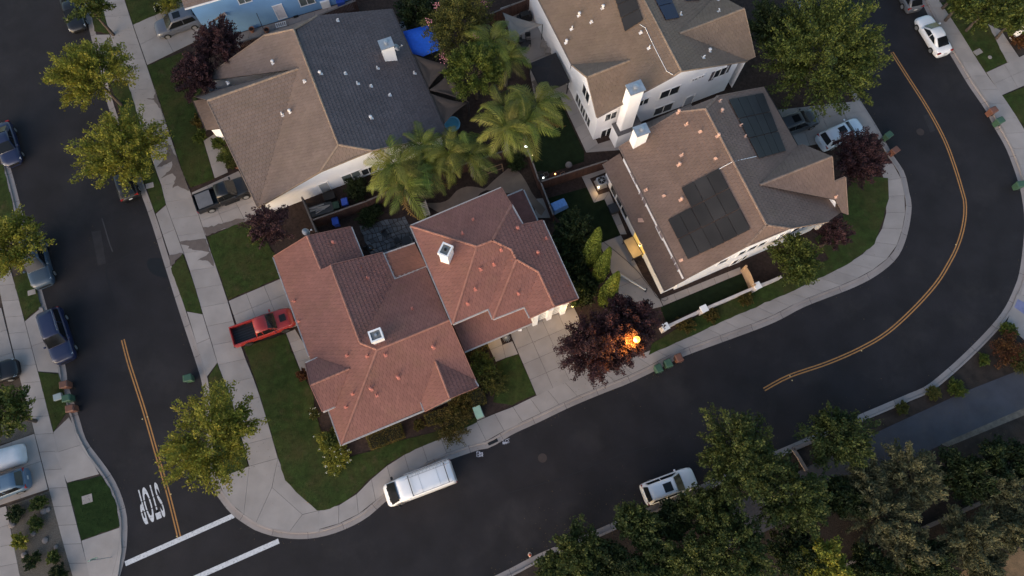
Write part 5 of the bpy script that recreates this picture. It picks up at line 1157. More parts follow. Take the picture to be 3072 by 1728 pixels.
def car(kind, label, cat, front, rear, pm, name=None, sunroof=False, rails=False, group=None, gz=.7, ground=0.0, rm=None, lz=None):
    S = SPEC[kind]; a, b = U(rear, gz+ground), U(front, gz+ground); c = (a+b)/2; rz = atan2(b.y-a.y, b.x-a.x); L, Wd = lz or S['L'], S['W']/2
    root = thing(name or kind, label, cat, (c.x, c.y, ground), rz, group)
    loft([section(x*L, w*Wd, z) for x, w, z in S['body']]).make('body', pm, root, smooth=True)
    xD, xC, xB, xA = (q*L for q in S['cab']); zr, bt, wb, wr = S['zr'], S['belt'], S['wb']*Wd, S['wr']*Wd
    def ring(x, z, wt, wbb): h = [(0, z+.03), (.55*wt, z+.022), (.88*wt, z-.008), (wt, z-.07), (wbb, bt-.06)]; return [Vector((x, y, q)) for y, q in h]+[Vector((x, -y, q)) for y, q in h[:0:-1]]
    mid = (xB+xC)/2
    rg_ = [ring(xD, bt+.05, wb*.86, wb*.9), ring(xC, zr-.05, wr*.95, wb*.985), ring(xC+(mid-xC)*.4, zr, wr, wb), ring(mid, zr+.01, wr, wb), ring(xB-.1, zr-.01, wr*.99, wb), ring(xB, zr-.045, wr*.96, wb), ring(xA, bt+.03, wb*.88, wb*.94)]
    loft(rg_).make('roof', pm, root, smooth=True)
    def quad(nm, P, m): 
        k = len(P); return mesh(nm, P, [tuple(range(k))], m, root)
    up = lambda x0, z0, x1, z1: Vector((z0-z1, 0, x1-x0)).normalized()*(.018)
    def pane_(nm, x0, z0, w0, x1, z1, w1, fx):
        nrm = Vector((-(z1-z0), 0, x1-x0)); nrm = nrm.normalized()*.04; nrm = nrm if nrm.z > 0 else -nrm
        P = []
        for t in (0, .5, 1):
            for s in (-1, -.6, 0, .6, 1): P.append(Vector((x0+(x1-x0)*t+fx*(1-s*s)*.04, s*(w0+(w1-w0)*t), z0+(z1-z0)*t+.03*(1-s*s)*t))+nrm)
        mesh(nm, P, [(r*5+i, r*5+i+1, r*5+5+i+1, r*5+5+i) for r in range(2) for i in range(4)], carglass, root, smooth=True)
    lp = lambda a_, b_, t: a_+(b_-a_)*t
    pane_('windshield', lp(xA, xB, .06), lp(bt+.03, zr-.04, .07), wb*.83, lp(xA, xB, .97), lp(bt+.03, zr-.04, .96), wr*.88, .3)
    pane_('rear_window', lp(xD, xC, .10), lp(bt+.05, zr-.05, .14), wb*.74, lp(xD, xC, .93), lp(bt+.05, zr-.05, .93), wr*.84, -.3)
    for s in (-1, 1):
        yv = lambda z: s*(wb*.995+(wr-wb)*(z-bt)/(zr-.07-bt)+.014); z0, z1 = bt+.05, zr-.13
        xs_ = [(lp(xA, xB, .16)-.10, z0), (lp(xA, xB, .86)-.12, z1), (lp(mid, xB, .1)+.03, z1+.01), (lp(mid, xB, .1)+.03, z0)]
        ys_ = [(lp(mid, xB, .1)-.05, z0), (lp(mid, xB, .1)-.05, z1+.01), (xC+.10, z1-.02), (lp(xD, xC, .35)+.18, z0+.03)]
        for pp in (xs_, ys_): quad('side_window', [Vector((x, yv(z), z)) for x, z in pp], carglass)
        m_ = B().box((-.09,-.1,-.06), (.06,.1,.07), Matrix.Translation((xA-.28, s*(Wd+.07), bt+.05))); bevel(m_.make('mirror', pm, root), .03)
        hb = S['body']; fx = .455*L; hz = hb[9][2]-.02
        q = B().add([(fx-.02, s*Wd*.60, hz+.03), (fx+.10, s*Wd*.52, hz-.10), (fx+.02, s*Wd*.86, hz-.12), (fx-.22, s*Wd*.925, hz+.04), (fx-.10, s*Wd*.80, hz+.055)], [(0,1,2,3,4)] if s < 0 else [(4,3,2,1,0)])
        q.make('headlight', lamp_c, root)
        rx = -.485*L; tz = hb[2][2]-.14
        B().box((-.05,-.16,-.09), (.07,.16,.09), Matrix.Translation((rx+.05, s*Wd*.76, tz))).make('tail_light', lamp_r, root)
        for wx in (.305, -.295): wheel(root, wx*L, s*(Wd-.095), rm=rm)
        if rails: B().tube([(xC+.15, s*wr*.93, zr+.0), (xC+.22, s*wr*.93, zr+.05), (xB-.35, s*wr*.93, zr+.05), (xB-.25, s*wr*.93, zr)], .018, 6).make('roof_rail', chrome, root)
    if sunroof:
        B().box((mid+(xB-mid)*.05, -wr*.55, zr+.030), (xB-.30, wr*.55, zr+.058)).make('sunroof', carglass, root)
    B().box((.488*L,-Wd*.5,.42), (.503*L,Wd*.5,.62)).make('grille', black, root); B().box((-.504*L,-.16,.62), (-.497*L,.16,.76)).make('number_plate', plate, root)
    return root
def pickup(label, front, rear, pm, L=5.45, cover=None, hood_vent=False, rm=None, ground=0.0):
    Wd = .95; a, b = U(rear, .8+ground), U(front, .8+ground); c = (a+b)/2; root = thing('pickup_truck', label, 'pickup truck', (c.x, c.y, ground), atan2(b.y-a.y, b.x-a.x))
    st = [(-.12,1,1.12),(-.1,1,1.12),(.05,1,1.12),(.2,1,1.13),(.32,.985,1.12),(.42,.95,1.08),(.475,.86,.98),(.493,.74,.82),(.5,.62,.66)]
    loft([section(x*L, w*Wd, z, .3) for x, w, z in st]).make('body', pm, root, smooth=True)
    bd = B(); x0, x1 = -.5*L, -.12*L
    bd.box((x0,-Wd*.98,.42), (x1-.01,-Wd*.84,1.12)); bd.box((x0,Wd*.84,.42), (x1-.01,Wd*.98,1.12)); bd.box((x0+.06,-Wd*.84,.42), (x1-.01,Wd*.84,.62)); bevel(bd.make('bed', pm, root), .035)
    tg = B().box((x0-.02,-Wd*.83,.5), (x0+.06,Wd*.83,1.1)).make('tailgate', pm, root)
    B().box((x0+.065,-Wd*.83,.622), (x1-.015,Wd*.83,.64)).make('bed_liner', black, root)
    for k in range(7): B().box((x0+.1,-Wd*.8+k*.24,.64), (x1-.04,-Wd*.8+k*.24+.08,.655)).make('bed_rib', dark_metal, root)
    if cover: B().box((x0+.25,-Wd*.8,1.08), (x1-.45,Wd*.8,1.13)).make('bed_cover', cover, root)
    xD, xC, xB, xA = -.12*L, -.09*L, .11*L, .235*L; zr, bt, wb, wr = 1.78, 1.12, Wd*.93, Wd*.74
    def ring(x, z, wt, wbb): h = [(0, z+.03), (.55*wt, z+.022), (.88*wt, z-.008), (wt, z-.07), (wbb, bt-.06)]; return [Vector((x, y, q)) for y, q in h]+[Vector((x, -y, q)) for y, q in h[:0:-1]]
    loft([ring(xD, bt+.08, wb*.97, wb), ring(xC, zr-.04, wr*.98, wb), ring((xC+xB)/2, zr, wr, wb), ring(xB-.08, zr-.01, wr, wb), ring(xB, zr-.05, wr*.96, wb), ring(xA, bt+.03, wb*.88, wb*.95)]).make('roof', pm, root, smooth=True)
    lp = lambda a_, b_, t: a_+(b_-a_)*t
    nrm = Vector((.66, 0, .3)).normalized()*.03
    for nm, x0_, z0_, w0_, x1_, z1_, w1_, sg in (('windshield', lp(xA,xB,.06), lp(bt+.03,zr-.04,.07), wb*.84, lp(xA,xB,.97), lp(bt+.03,zr-.04,.95), wr*.88, 1), ('rear_window', lp(xD,xC,.2), lp(bt+.08,zr-.05,.2), wb*.7, lp(xD,xC,.9), lp(bt+.08,zr-.05,.9), wr*.75, -1)):
        n2 = Vector((sg*(z1_-z0_), 0, sg*(x0_-x1_))).normalized()*.022
        mesh(nm, [Vector((x0_, -w0_, z0_))+n2, Vector((x0_+.03*sg, 0, z0_))+n2, Vector((x0_, w0_, z0_))+n2, Vector((x1_, w1_, z1_))+n2, Vector((x1_+.03*sg, 0, z1_+.02))+n2, Vector((x1_, -w1_, z1_))+n2], [(0,1,4,5),(1,2,3,4)], carglass, root)
    md = (xB+xD)/2
    for s in (-1, 1):
        yv = lambda z: s*(wb*.995+(wr-wb)*(z-bt)/(zr-.07-bt)+.014); z0, z1 = bt+.05, zr-.14
        for pp in ([(lp(xA,xB,.16)-.1, z0), (lp(xA,xB,.86)-.1, z1), (md+.05, z1+.01), (md+.05, z0)], [(md-.04, z0), (md-.04, z1+.01), (xC+.1, z1), (xD+.1, z0+.03)]): mesh('side_window', [Vector((x, yv(z), z)) for x, z in pp], [(0,1,2,3)], carglass, root)
        bevel(B().box((-.09,-.12,-.08), (.06,.12,.1), Matrix.Translation((xA-.25, s*(Wd+.1), bt+.06))).make('mirror', pm, root), .03)
        B().add([(.44*L, s*Wd*.62, 1.04), (.485*L, s*Wd*.5, .92), (.46*L, s*Wd*.86, .9), (.405*L, s*Wd*.93, 1.03)], [(0,1,2,3)] if s < 0 else [(3,2,1,0)]).make('headlight', lamp_c, root)
        B().box((-.505*L, s*Wd*.91-.06, .72), (-.49*L, s*Wd*.91+.06, 1.06)).make('tail_light', lamp_r, root)
        for wx in (.315, -.30): wheel(root, wx*L, s*(Wd-.07), .39, .27, rm)
        B().box((-.06*L,-.04,.36), (.2*L,.04,.42), Matrix.Translation((0, s*(Wd+.05), 0))).make('side_step', black, root)
    if hood_vent: B().box((.30*L,-.32,1.145), (.40*L,.32,1.20)).make('hood_scoop', black, root)
    B().box((.488*L,-Wd*.55,.5), (.505*L,Wd*.55,.8)).make('grille', black, root); B().box((-.53*L,-Wd*.9,.46), (-.5*L,Wd*.9,.6)).make('bumper', chrome if not hood_vent else black, root)
    return root
car('suv', 'silver-grey crossover with a sunroof on the driveway of the blue house', 'car', tl(0,0,[1163,232])[0], tl(0,0,[1512,112])[0], P_silver, 'crossover', True, True)
car('sedan', 'black car under the street tree by the blue house driveway', 'car', tl(0,0,[590,235])[0], tl(0,0,[505,-60])[0], P_black, 'sedan')
car('sedan', 'navy sedan parked across the street from the two large street trees', 'car', tl(0,0,[100,1240])[0], tl(0,0,[5,930])[0], P_navy, 'sedan')
car('hatch', 'black hatchback with its tail lights showing below the street tree', 'car', tl(0,0,[890,1230])[0], tl(0,1,[982,40])[0], P_black, 'hatchback')
car('bigsuv', 'slate blue SUV half under the leaves on the far kerb', 'car', tl(0,1,[332,715])[0], tl(0,1,[232,340])[0], P_slate, 'suv')
car('bigsuv', 'navy three-row SUV with chrome roof rails and open kerbside mirror', 'car', tl(0,1,[492,1270])[0], tl(0,1,[380,905])[0], P_navy, 'suv', rails=True)
car('sedan', 'black car nosing out on the driveway near the left sidewalk', 'car', tl(0,1,[100,1325])[0], tl(0,1,[-260,1440])[0], P_black, 'sedan', ground=.14)
car('suv', 'blue-grey SUV backed up on the driveway by the gravel bed', 'car', tl(0,2,[-190,850])[0], tl(0,2,[180,715])[0], P_blue, 'suv', True, ground=.14)
pickup('black pickup with a grey bed cover on the driveway of the brown roofed house', dd(626,462)[0], dd(499,512)[0], P_black, cover=M('bed_cover', (0.13, 0.13, 0.14), 0.7), ground=.14)
pickup('red pickup with a black bed and hood scoop on the corner house driveway', dd(733,795)[0], dd(588,848)[0], P_red, hood_vent=True, rm=rim_dark, ground=.14)
car('suv', 'white crossover with a black sunroof parked at the park kerb', 'car', tl(2,2,[1372,700])[0], tl(2,2,[1000,838])[0], P_white, 'crossover', True)
car('sedan', 'white sedan parked on the far side of the bend behind a grey car', 'car', tl(3,0,[1165,125])[0], tl(3,0,[1335,400])[0], P_white, 'sedan')
car('hatch', 'grey car with a red tail light parked ahead of the white sedan', 'car', tl(3,0,[985,-190])[0], tl(3,0,[1118,80])[0], P_grey, 'hatchback')
car('suv', 'dark silver SUV on the driveway partly under the solar roof eave', 'car', tl(3,0,[375,868])[0], tl(3,0,[40,985])[0], P_char, 'suv', True, True, ground=.14)
car('suv', 'white SUV with a dark sunroof under the plum tree on the bend', 'car', tl(3,0,[715,935])[0], tl(3,0,[385,1085])[0], P_ice, 'suv', True, ground=.14)
# covered car
a, b = U(tl(0,2,[-250,650])[0], .8), U(tl(0,2,[150,520])[0], .8); c = (a+b)/2
root = thing('covered_car', 'car under a white fitted cover on the driveway by the gravel bed', 'car', (c.x, c.y, .14), atan2(b.y-a.y, b.x-a.x))
cov = M('car_cover', (0.62, 0.64, 0.68), 0.8, 0.05, 2.0, 0.2, 6)
st = [(-2.35,.62,.5),(-2.3,.82,.85),(-2.1,.92,1.05),(-1.6,.95,1.25),(-1.0,.95,1.45),(0,.95,1.48),(.6,.95,1.35),(1.2,.94,1.1),(1.8,.92,1.0),(2.2,.86,.9),(2.33,.7,.7),(2.36,.5,.5)]
loft([[Vector((x, y*w, max(.05, z*k))) for y, k in ((0,1.03),(.45,1.0),(.68,.93),(.82,.72),(.93,.45),(1.0,.05),(-1.0,.05),(-.93,.45),(-.82,.72),(-.68,.93),(-.45,1.0))] for x, w, z in st]).make('cover', cov, root, smooth=True)
# white work van with a ladder rack
a, b = U(tl(1,2,[1484,655])[0], 1.5), U(tl(1,2,[978,850])[0], .9); c = (a+b)/2; Wd = .99; L = 5.95
root = thing('work_van', 'white high-roof work van with a ladder rack parked by the lawn corner', 'van', (c.x, c.y, 0), atan2(b.y-a.y, b.x-a.x)); VAN = root
st = [(-.5,.9,2.30),(-.494,.96,2.48),(-.46,.99,2.55),(-.2,1,2.58),(.1,1,2.58),(.2,1,2.55),(.255,.99,2.46),(.30,.985,2.22),(.35,.98,1.85),(.40,.97,1.42),(.43,.96,1.28),(.465,.92,1.18),(.488,.82,1.02),(.5,.66,.75)]
def vsec(x, w, z):
    tw_ = .90 if z > 1.5 else .97
    h = [(0, z+.03), (.55*w*tw_, z+.025), (.86*w*tw_, z), (.965*w*tw_, z-.07), (w*(tw_+1)/2, z-.24), (w, max(.9, z*.5)), (w, .45), (.95*w, .3), (.8*w, .25), (0, .25)]
    return [Vector((x, y, q)) for y, q in h]+[Vector((x, -y, q)) for y, q in h[-2:0:-1]]
loft([vsec(x*L, w*Wd, z) for x, w, z in st]).make('body', P_white, root, smooth=True)
mesh('windshield', [(.424*L,-.86,1.45),(.436*L,0,1.48),(.424*L,.86,1.45),(.290*L,.78,2.42),(.300*L,0,2.50),(.290*L,-.78,2.42)], [(0,1,4,5),(1,2,3,4)], carglass, root)
for q in bpy.data.objects[-1:] if 0 else []: pass
for s in (-1, 1):
    mesh('side_window', [(.385*L, s*.972, 1.32),(.30*L, s*.945, 1.95),(.20*L, s*.94, 1.98),(.20*L, s*.995, 1.3)], [(0,1,2,3)], carglass, root)
    mesh('hood_vent', [(.425*L, s*.30, 1.345),(.425*L, s*.62, 1.335),(.443*L, s*.62, 1.285),(.443*L, s*.30, 1.295)], [(0,1,2,3)], black, root)
    mesh('headlight', [(.455*L, s*.70, 1.16),(.49*L, s*.60, 1.0),(.46*L, s*.93, .96),(.43*L, s*.945, 1.16)], [(0,1,2,3)], lamp_c, root)
    B().box((-.503*L, s*.9-.06, .9), (-.492*L, s*.9+.06, 1.4)).make('tail_light', lamp_r, root)
    bevel(B().box((-.08,-.13,-.16), (.08,.13,.16), Matrix.Translation((.33*L, s*1.16, 1.5))).make('mirror', black, root), .03)
    for wx in (.31, -.30): wheel(root, wx*L, s*(Wd-.10), .35, .25)
    B().tube([(-.47*L, s*.83, 2.80), (.10*L, s*.83, 2.80)], .025, 6).make('rack_rail', MATS.get('rack_grey') or M('rack_grey', (0.30, 0.30, 0.32), 0.5), root)
    for k in range(5): B().tube([(-.46*L+k*.82, s*.80, 2.52), (-.46*L+k*.82, s*.83, 2.80)], .02, 5).make('rack_post', MATS['rack_grey'], root)
for x in (-.42*L, .09*L): B().box((x-.03,-.85,2.72), (x+.03,.85,2.77)).make('rack_crossbar', black, root)
B().box((-.33*L,-.86,2.66), (.085*L,-.80,2.70)).make('rack_tray', white_paint, root)
rack_m = MATS['rack_grey']
for x in (-.30*L, -.05*L): B().box((x-.008,-.80,2.612), (x+.008,.80,2.62)).make('roof_seam', rack_m, root)
# a ladder lies on the kerb side of the rack
ld = thing('ladder', 'white ladder strapped on the kerb side of the van roof rack', 'ladder', (c.x, c.y, 0), atan2(b.y-a.y, b.x-a.x))
for y in (-.62, -.98): B().bar((-.50*L, y, 2.86), (.13*L, y, 2.86), .035, .07).make('stile', rack_m, ld)
for k in range(12): B().tube([(-.48*L+k*.3, -.62, 2.86), (-.48*L+k*.3, -.98, 2.86)], .017, 5).make('rung', steel, ld)
B().tube([(.235*L,.1,2.58), (.235*L,.1,2.72)], .012, 5).make('antenna', black, root)
# ================================================ YARDS
def soft_sheet(name, px, z, m, step=0.4): 
    P = UG(px, z); P = smooth_line(P+[P[0]], step)[:-1]; return sheet(name, P, z, m, kind='structure', thick=0.03)
def patch(name, px, z, m): return sheet(name, UG(px, z), z, m, kind='structure', thick=0.03)
pathc = stains(M('tan_path', (0.20, 0.145, 0.115), 0.85, 0.12, 1.2, 0.3, 40), (0.14, 0.10, 0.08), 1.0, 0.5, 0.75, 0.5)
soft_sheet('garden_path', cE(1560,400,1660,432,1740,545,1790,640,1850,720,1920,800,1880,860,1790,760,1700,640,1600,640,1500,640,1350,610,1290,640,1250,700,1100,760,930,830,840,800,760,740,900,735,990,700,1060,620,1160,578,1260,585,1330,600,1420,520), 0.13, pathc)
for q in (cE(1790,700,1900,690,1990,880,1840,880), ): patch('side_path', q, 0.125, concrete)
stone = stains(M('flagstone', (0.115, 0.115, 0.122), 0.85, 0.2, 2.0, 0.4, 30, rand=('object', 0.28)), (0.19, 0.185, 0.18), 2.0, 0.55, 0.75, 0.5)
pt = conc('patio'); Q = UG(cE(120,965,560,860,700,1110,250,1290))
for i in range(11):
    for j in range(7):
        jit = lambda a, b: Q[0].lerp(Q[1], a/11).lerp(Q[3].lerp(Q[2], a/11), b/7)+Vector((sin(a*7.1+b*3.3)*.09, cos(a*5.3+b*9.7)*.09))
        slab_at(pt, [jit(i, j), jit(i+1, j), jit(i+1, j+1), jit(i, j+1)], .15, stone, .03, 'flagstone', .06)
# brown roofed house on the bend: rear yard
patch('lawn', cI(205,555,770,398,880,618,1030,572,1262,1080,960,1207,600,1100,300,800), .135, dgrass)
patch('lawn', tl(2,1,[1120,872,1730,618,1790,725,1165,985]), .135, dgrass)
w_ = conc('patio')
for q in (cI(700,235,1015,105,1050,178,820,268), cI(700,235,820,268,945,503,880,618), cI(880,618,945,503,1100,455,1030,570)): slab_at(w_, UG(q), SZ, concrete)
grid_slabs(w_, UG(cI(1030,570,1100,455,1355,1075,1262,1082)), 1, 4, SZ, concrete)
for q in (tl(2,1,[660,388,822,325,990,640,800,720]), tl(2,1,[800,720,990,640,1112,805,1140,862,960,905]), tl(2,1,[800,720,960,905,880,960,760,860,720,640])): slab_at(w_, UG(q), SZ, concrete)
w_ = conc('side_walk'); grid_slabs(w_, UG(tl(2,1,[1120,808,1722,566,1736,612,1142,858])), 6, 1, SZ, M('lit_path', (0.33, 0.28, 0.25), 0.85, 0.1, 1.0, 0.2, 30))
# tall white house: patio and lawn
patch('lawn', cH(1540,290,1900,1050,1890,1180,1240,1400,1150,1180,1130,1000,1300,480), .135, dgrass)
w_ = conc('patio')
for q in (tl(2,0,[20,330,235,270,300,390,120,470]), tl(2,0,[120,470,300,390,440,650,350,740,170,740]), tl(2,0,[-90,60,170,-30,235,270,20,330])): slab_at(w_, UG(q), SZ, concrete)
w_ = conc('side_walk'); grid_slabs(w_, UG(tl(2,0,[352,705,445,665,650,1085,560,1150])), 1, 5, SZ, concrete); grid_slabs(w_, UG(tl(2,0,[560,1150,650,1085,860,1020,830,1130])), 3, 1, SZ, concrete); grid_slabs(w_, UG(tl(2,0,[860,990,1350,780,1380,840,840,1090])), 5, 1, SZ, concrete)
w_ = conc('side_walk'); grid_slabs(w_, UG(cF(560,480,1930,60,1960,110,600,560)), 9, 1, SZ, gutterc); grid_slabs(w_, UG(cF(590,390,1930,0,1930,60,560,480)), 9, 1, SZ, gutterc)
# ------------------------------------------------ fences
def fence(label, px, h, m, cap=True, bw=.15, name='board_fence', top=True):
    P = [V2(U(p, h if top else .1)) for p in px]; o_ = P[0]; root = thing(name, label, 'fence', (o_.x, o_.y, .1)); P = [p-o_ for p in P]
    for a, b in zip(P, P[1:]):
        d = (b-a); L = d.length; d.normalize(); n = Vector((-d.y, d.x)); k = int(L/bw)
        v = B().box((-bw/2+.006,-.01,0), (bw/2-.006,.012,h-.1)); me = mdata('board', v.v, v.f, m)
        for i in range(k):
            p = a+d*((i+.5)*L/k); inst('board', me, root, Matrix.Translation((p.x, p.y, rnd.uniform(-.015, .02))) @ Matrix.Rotation(atan2(d.y, d.x), 4, 'Z'))
        for i in range(int(L/2.4)+2):
            p = a+d*min(L, i*2.4)+n*.05; B().box((-.045,-.045,0), (.045,.045,h), Matrix.Translation((p.x, p.y, 0)) @ Matrix.Rotation(atan2(d.y, d.x), 4, 'Z')).make('post', m, root)
        if cap: B().bar((a.x, a.y, h-.04), (b.x, b.y, h-.04), .14, .035).make('cap_rail', wood_grey, root)
    return root
fence('red-brown board fence between the dark lawn and the yard of the bend house', cI(105,318,1075,8), 1.85, wood_brown)
fence('grey-capped board fence from the white garden lamp past the blue cover', cH(1075,1010,1150,1200,1235,1449)+cI(110,330,290,800), 1.85, wood_brown)
fence('dark board fence between the white side wall and the red roofed yard', t11(430,212) and [t11(430,212), t11(830,72), cE(560,560)[0], cE(1190,345)[0], cE(1560,225)[0]], 1.8, wood_brown)
fence('short grey fence panel from the white wall to the red roof', [t11(345,42), t11(455,302)], 1.8, wood_grey)
fence('dark fence behind the blue house path', cF(600,500,915,405,1500,195,1960,10), 1.8, wood_brown)
fence('dark fence above the beige shade sail', cG(960,185,1560,-60), 1.8, wood_brown)
# white garden wall with piers and a wooden gate
gw_m = M('garden_wall_paint', (0.52, 0.47, 0.45), 0.85, 0.08, 2.0)
wr_ = thing('garden_wall', 'low white wall with square capped piers along the sidewalk of the bend house', 'wall', U(tl(2,1,[1150,1030])[0], .1)); o_ = wr_.location.copy()
wp = [U(p, .95)-o_-Vector((0,0,.0)) for p in tl(2,1,[1150,1025,1440,890,1840,718,1932,684])+tl(3,1,[100,640])]
for a, b in zip(wp, wp[1:]): 
    B().bar((a.x, a.y, .45), (b.x, b.y, .45), .16, .9).make('wall', gw_m, wr_); B().bar((a.x, a.y, .93), (b.x, b.y, .93), .24, .07).make('coping', gw_m, wr_)
for p in wp[:3]:
    dv_ = (wp[1]-wp[0]); rz_ = atan2(dv_.y, dv_.x); Mx = Matrix.Translation((p.x, p.y, 0)) @ Matrix.Rotation(rz_, 4, 'Z')
    q = B().box((-.24,-.24,0), (.24,.24,1.25), Mx).make('pier', gw_m, wr_); B().box((-.31,-.31,1.25), (.31,.31,1.36), Mx).make('pier_cap', white_paint, q)
ga, gb = U(tl(2,1,[1768,560])[0], 1.6), U(tl(2,1,[1832,700])[0], 1.6); gt = thing('garden_gate', 'tan wooden arched gate between the white wall and the bend house', 'gate', (ga.x, ga.y, .1)); tanw = M('tan_gate_wood', (0.42, 0.28, 0.17), 0.8, 0.15, 3.0)
d_g = (gb-ga); L_g = Vector((d_g.x, d_g.y, 0)).length; d_g = Vector((d_g.x, d_g.y, 0)).normalized()
for i in range(9):
    p = d_g*(L_g*(i+.5)/9); hh = 1.45+.25*sin(pi*(i+.5)/9); B().box((-L_g/18+.008,-.02,.05), (L_g/18-.008,.02,hh), Matrix.Translation((p.x, p.y, 0)) @ Matrix.Rotation(atan2(d_g.y, d_g.x), 4, 'Z')).make('board', tanw, gt)
for z in (.35, 1.15): B().bar(Vector((0,0,z))+Vector((-d_g.y, d_g.x, 0))*.04, d_g*L_g+Vector((0,0,z))+Vector((-d_g.y, d_g.x, 0))*.04, .05, .1).make('rail', tanw, gt)
for k in (0, 1): p = d_g*L_g*k; B().box((-.08,-.08,0), (.08,.08,1.6), Matrix.Translation(p)).make('gate_post', tanw, gt)
# edging by the trail
edge_c = M('edging_concrete', (0.16, 0.14, 0.135), 0.85, 0.15, 2.0)
def edging(label, px, w=.28, h=.22):
    P = [U(p, .2) for p in px]; r = thing('concrete_edging', label, 'edging', (P[0].x, P[0].y, .1))
    for a, b in zip(P, P[1:]):
        a2, b2 = a-P[0], b-P[0]; n = max(1, int((b2-a2).length/2.5))
        for i in range(n): q0, q1 = a2.lerp(b2, i/n), a2.lerp(b2, (i+1)/n-.01/n); B().bar((q0.x, q0.y, h/2), (q1.x, q1.y, h/2), w, h).make('segment', edge_c, r)
edging('long straight concrete edging below the olive-grey trees', tl(3,2,[500,1410,1080,1130,1690,860,2000,720]))
edging('pinkish concrete planter edging at the kerb by the round green tree', tl(3,2,[350,425,188,490,235,560,290,655]))
# ------------------------------------------------ covers, sails, gazebo
sailb = M('brown_sail', (0.085, 0.066, 0.056), 0.9, 0.08, 2.0); sailw = M('beige_sail', (0.25, 0.225, 0.20), 0.9, 0.06, 2.0)
def sail(label, pts, m, sag=.35, ins=.13, cat='shade sail', name='shade_sail', pole=True):
    P = [U(p, z) for p, z in pts]; c = sum(P, Vector())/len(P); n = len(P); R0 = []
    r = thing(name, label, cat, (c.x, c.y, .1)); off = Vector((c.x, c.y, .1)); ring = []
    for i in range(n):
        a, b = P[i], P[(i+1) % n]
        for k in range(8):
            t = k/8; q = a.lerp(b, t); ring.append(q+(c-q)*ins*4*t*(1-t))
    v = [q-off for q in ring]+[q.lerp(c, .5)-off-Vector((0,0,sag*.6)) for q in ring]+[c-off-Vector((0,0,sag))]; m_ = len(ring)
    f = [(i, (i+1) % m_, m_+(i+1) % m_, m_+i) for i in range(m_)]+[(m_+i, m_+(i+1) % m_, 2*m_) for i in range(m_)]
    o = mesh('canopy', v, f, m, r, smooth=True); sm = o.modifiers.new('thick', 'SOLIDIFY'); sm.thickness = .01
    if pole:
        for q in P: B().tube([(q.x-c.x, q.y-c.y, -.05), (q.x-c.x, q.y-c.y, q.z-.1)], .04, 8).make('pole', dark_metal, r)
    return r
sail('brown triangular shade sail next to the blue tarpaulin', [(t10(1175,405), 2.75), (t10(1470,490), 2.6), (t10(1297,672), 2.75)], sailb)
sail('brown triangular shade sail in the middle of the three', [(t10(1303,680), 2.75), (t10(1455,545), 2.6), (t10(1605,772), 2.6)], sailb)
sail('brown triangular shade sail above the small pool', [(t10(1308,702), 2.75), (t10(1595,778), 2.6), (t10(1408,950), 2.75)], sailb)
sail('beige triangular shade sail fixed to the tall white house', [(cG(1128,158)[0], 3.0), (cG(1628,308)[0], 3.0), (cG(1215,535)[0], 2.8)], sailw)
sail('bright blue tarpaulin stretched on poles behind the darker roof slope', [(t10(1098,240), 2.3), (t10(1335,172), 2.4), (t10(1395,375), 2.3), (t10(1262,428), 2.2), (t10(1150,402), 2.3)], M('blue_tarp', (0.02, 0.115, 0.58), 0.5, 0.12, 4.0, 0.4, 8), .15, .03, 'tarpaulin', 'tarpaulin')
gq = [U(p, 2.35) for p in tl(2,0,[125,482,330,396,437,612,230,702])]; gc = sum(gq, Vector())/4; gz_ = thing('gazebo', 'square gazebo with a near-black pitched canopy on the white house patio', 'gazebo', (gc.x, gc.y, .14)); gl = [q-Vector((gc.x, gc.y, .14)) for q in gq]; top_ = Vector((0, 0, 2.9))
blk = M('gazebo_canopy', (0.016, 0.016, 0.020), 0.8, 0.15, 2.0)
for i in range(4):
    a, b = gl[i], gl[(i+1) % 4]; mesh('roof_panel', [a, b, top_], [(0,1,2)], blk, gz_); mesh('valance', [a, b, b-Vector((0,0,.22)), a-Vector((0,0,.22))], [(0,1,2,3)], blk, gz_)
    p = a*.93; B().box((-.05,-.05,0), (.05,.05,2.2), Matrix.Translation((p.x, p.y, 0))).make('post', dark_metal, gz_); B().bar((p.x, p.y, 2.15), (b.x*.93, b.y*.93, 2.15), .06, .08).make('beam', dark_metal, gz_)
pl = U(t10(1480,935), .3); po = thing('paddling_pool', 'small light blue paddling pool below the brown shade sail', 'pool', (pl.x, pl.y, .1)); bl_ = M('pool_vinyl', (0.16, 0.42, 0.62), 0.4, 0.08, 3.0)
B().lathe([(.7,0),(.78,.06),(.8,.2),(.77,.32),(.7,.36),(.64,.32),(.62,.2)], 24).make('pool_wall', bl_, po, smooth=True); B().lathe([(.63,.1),(.63,.26)], 24).make('water', M('pool_water', (0.10, 0.36, 0.52), 0.08, 0.05, 3.0, spec=.6), po)
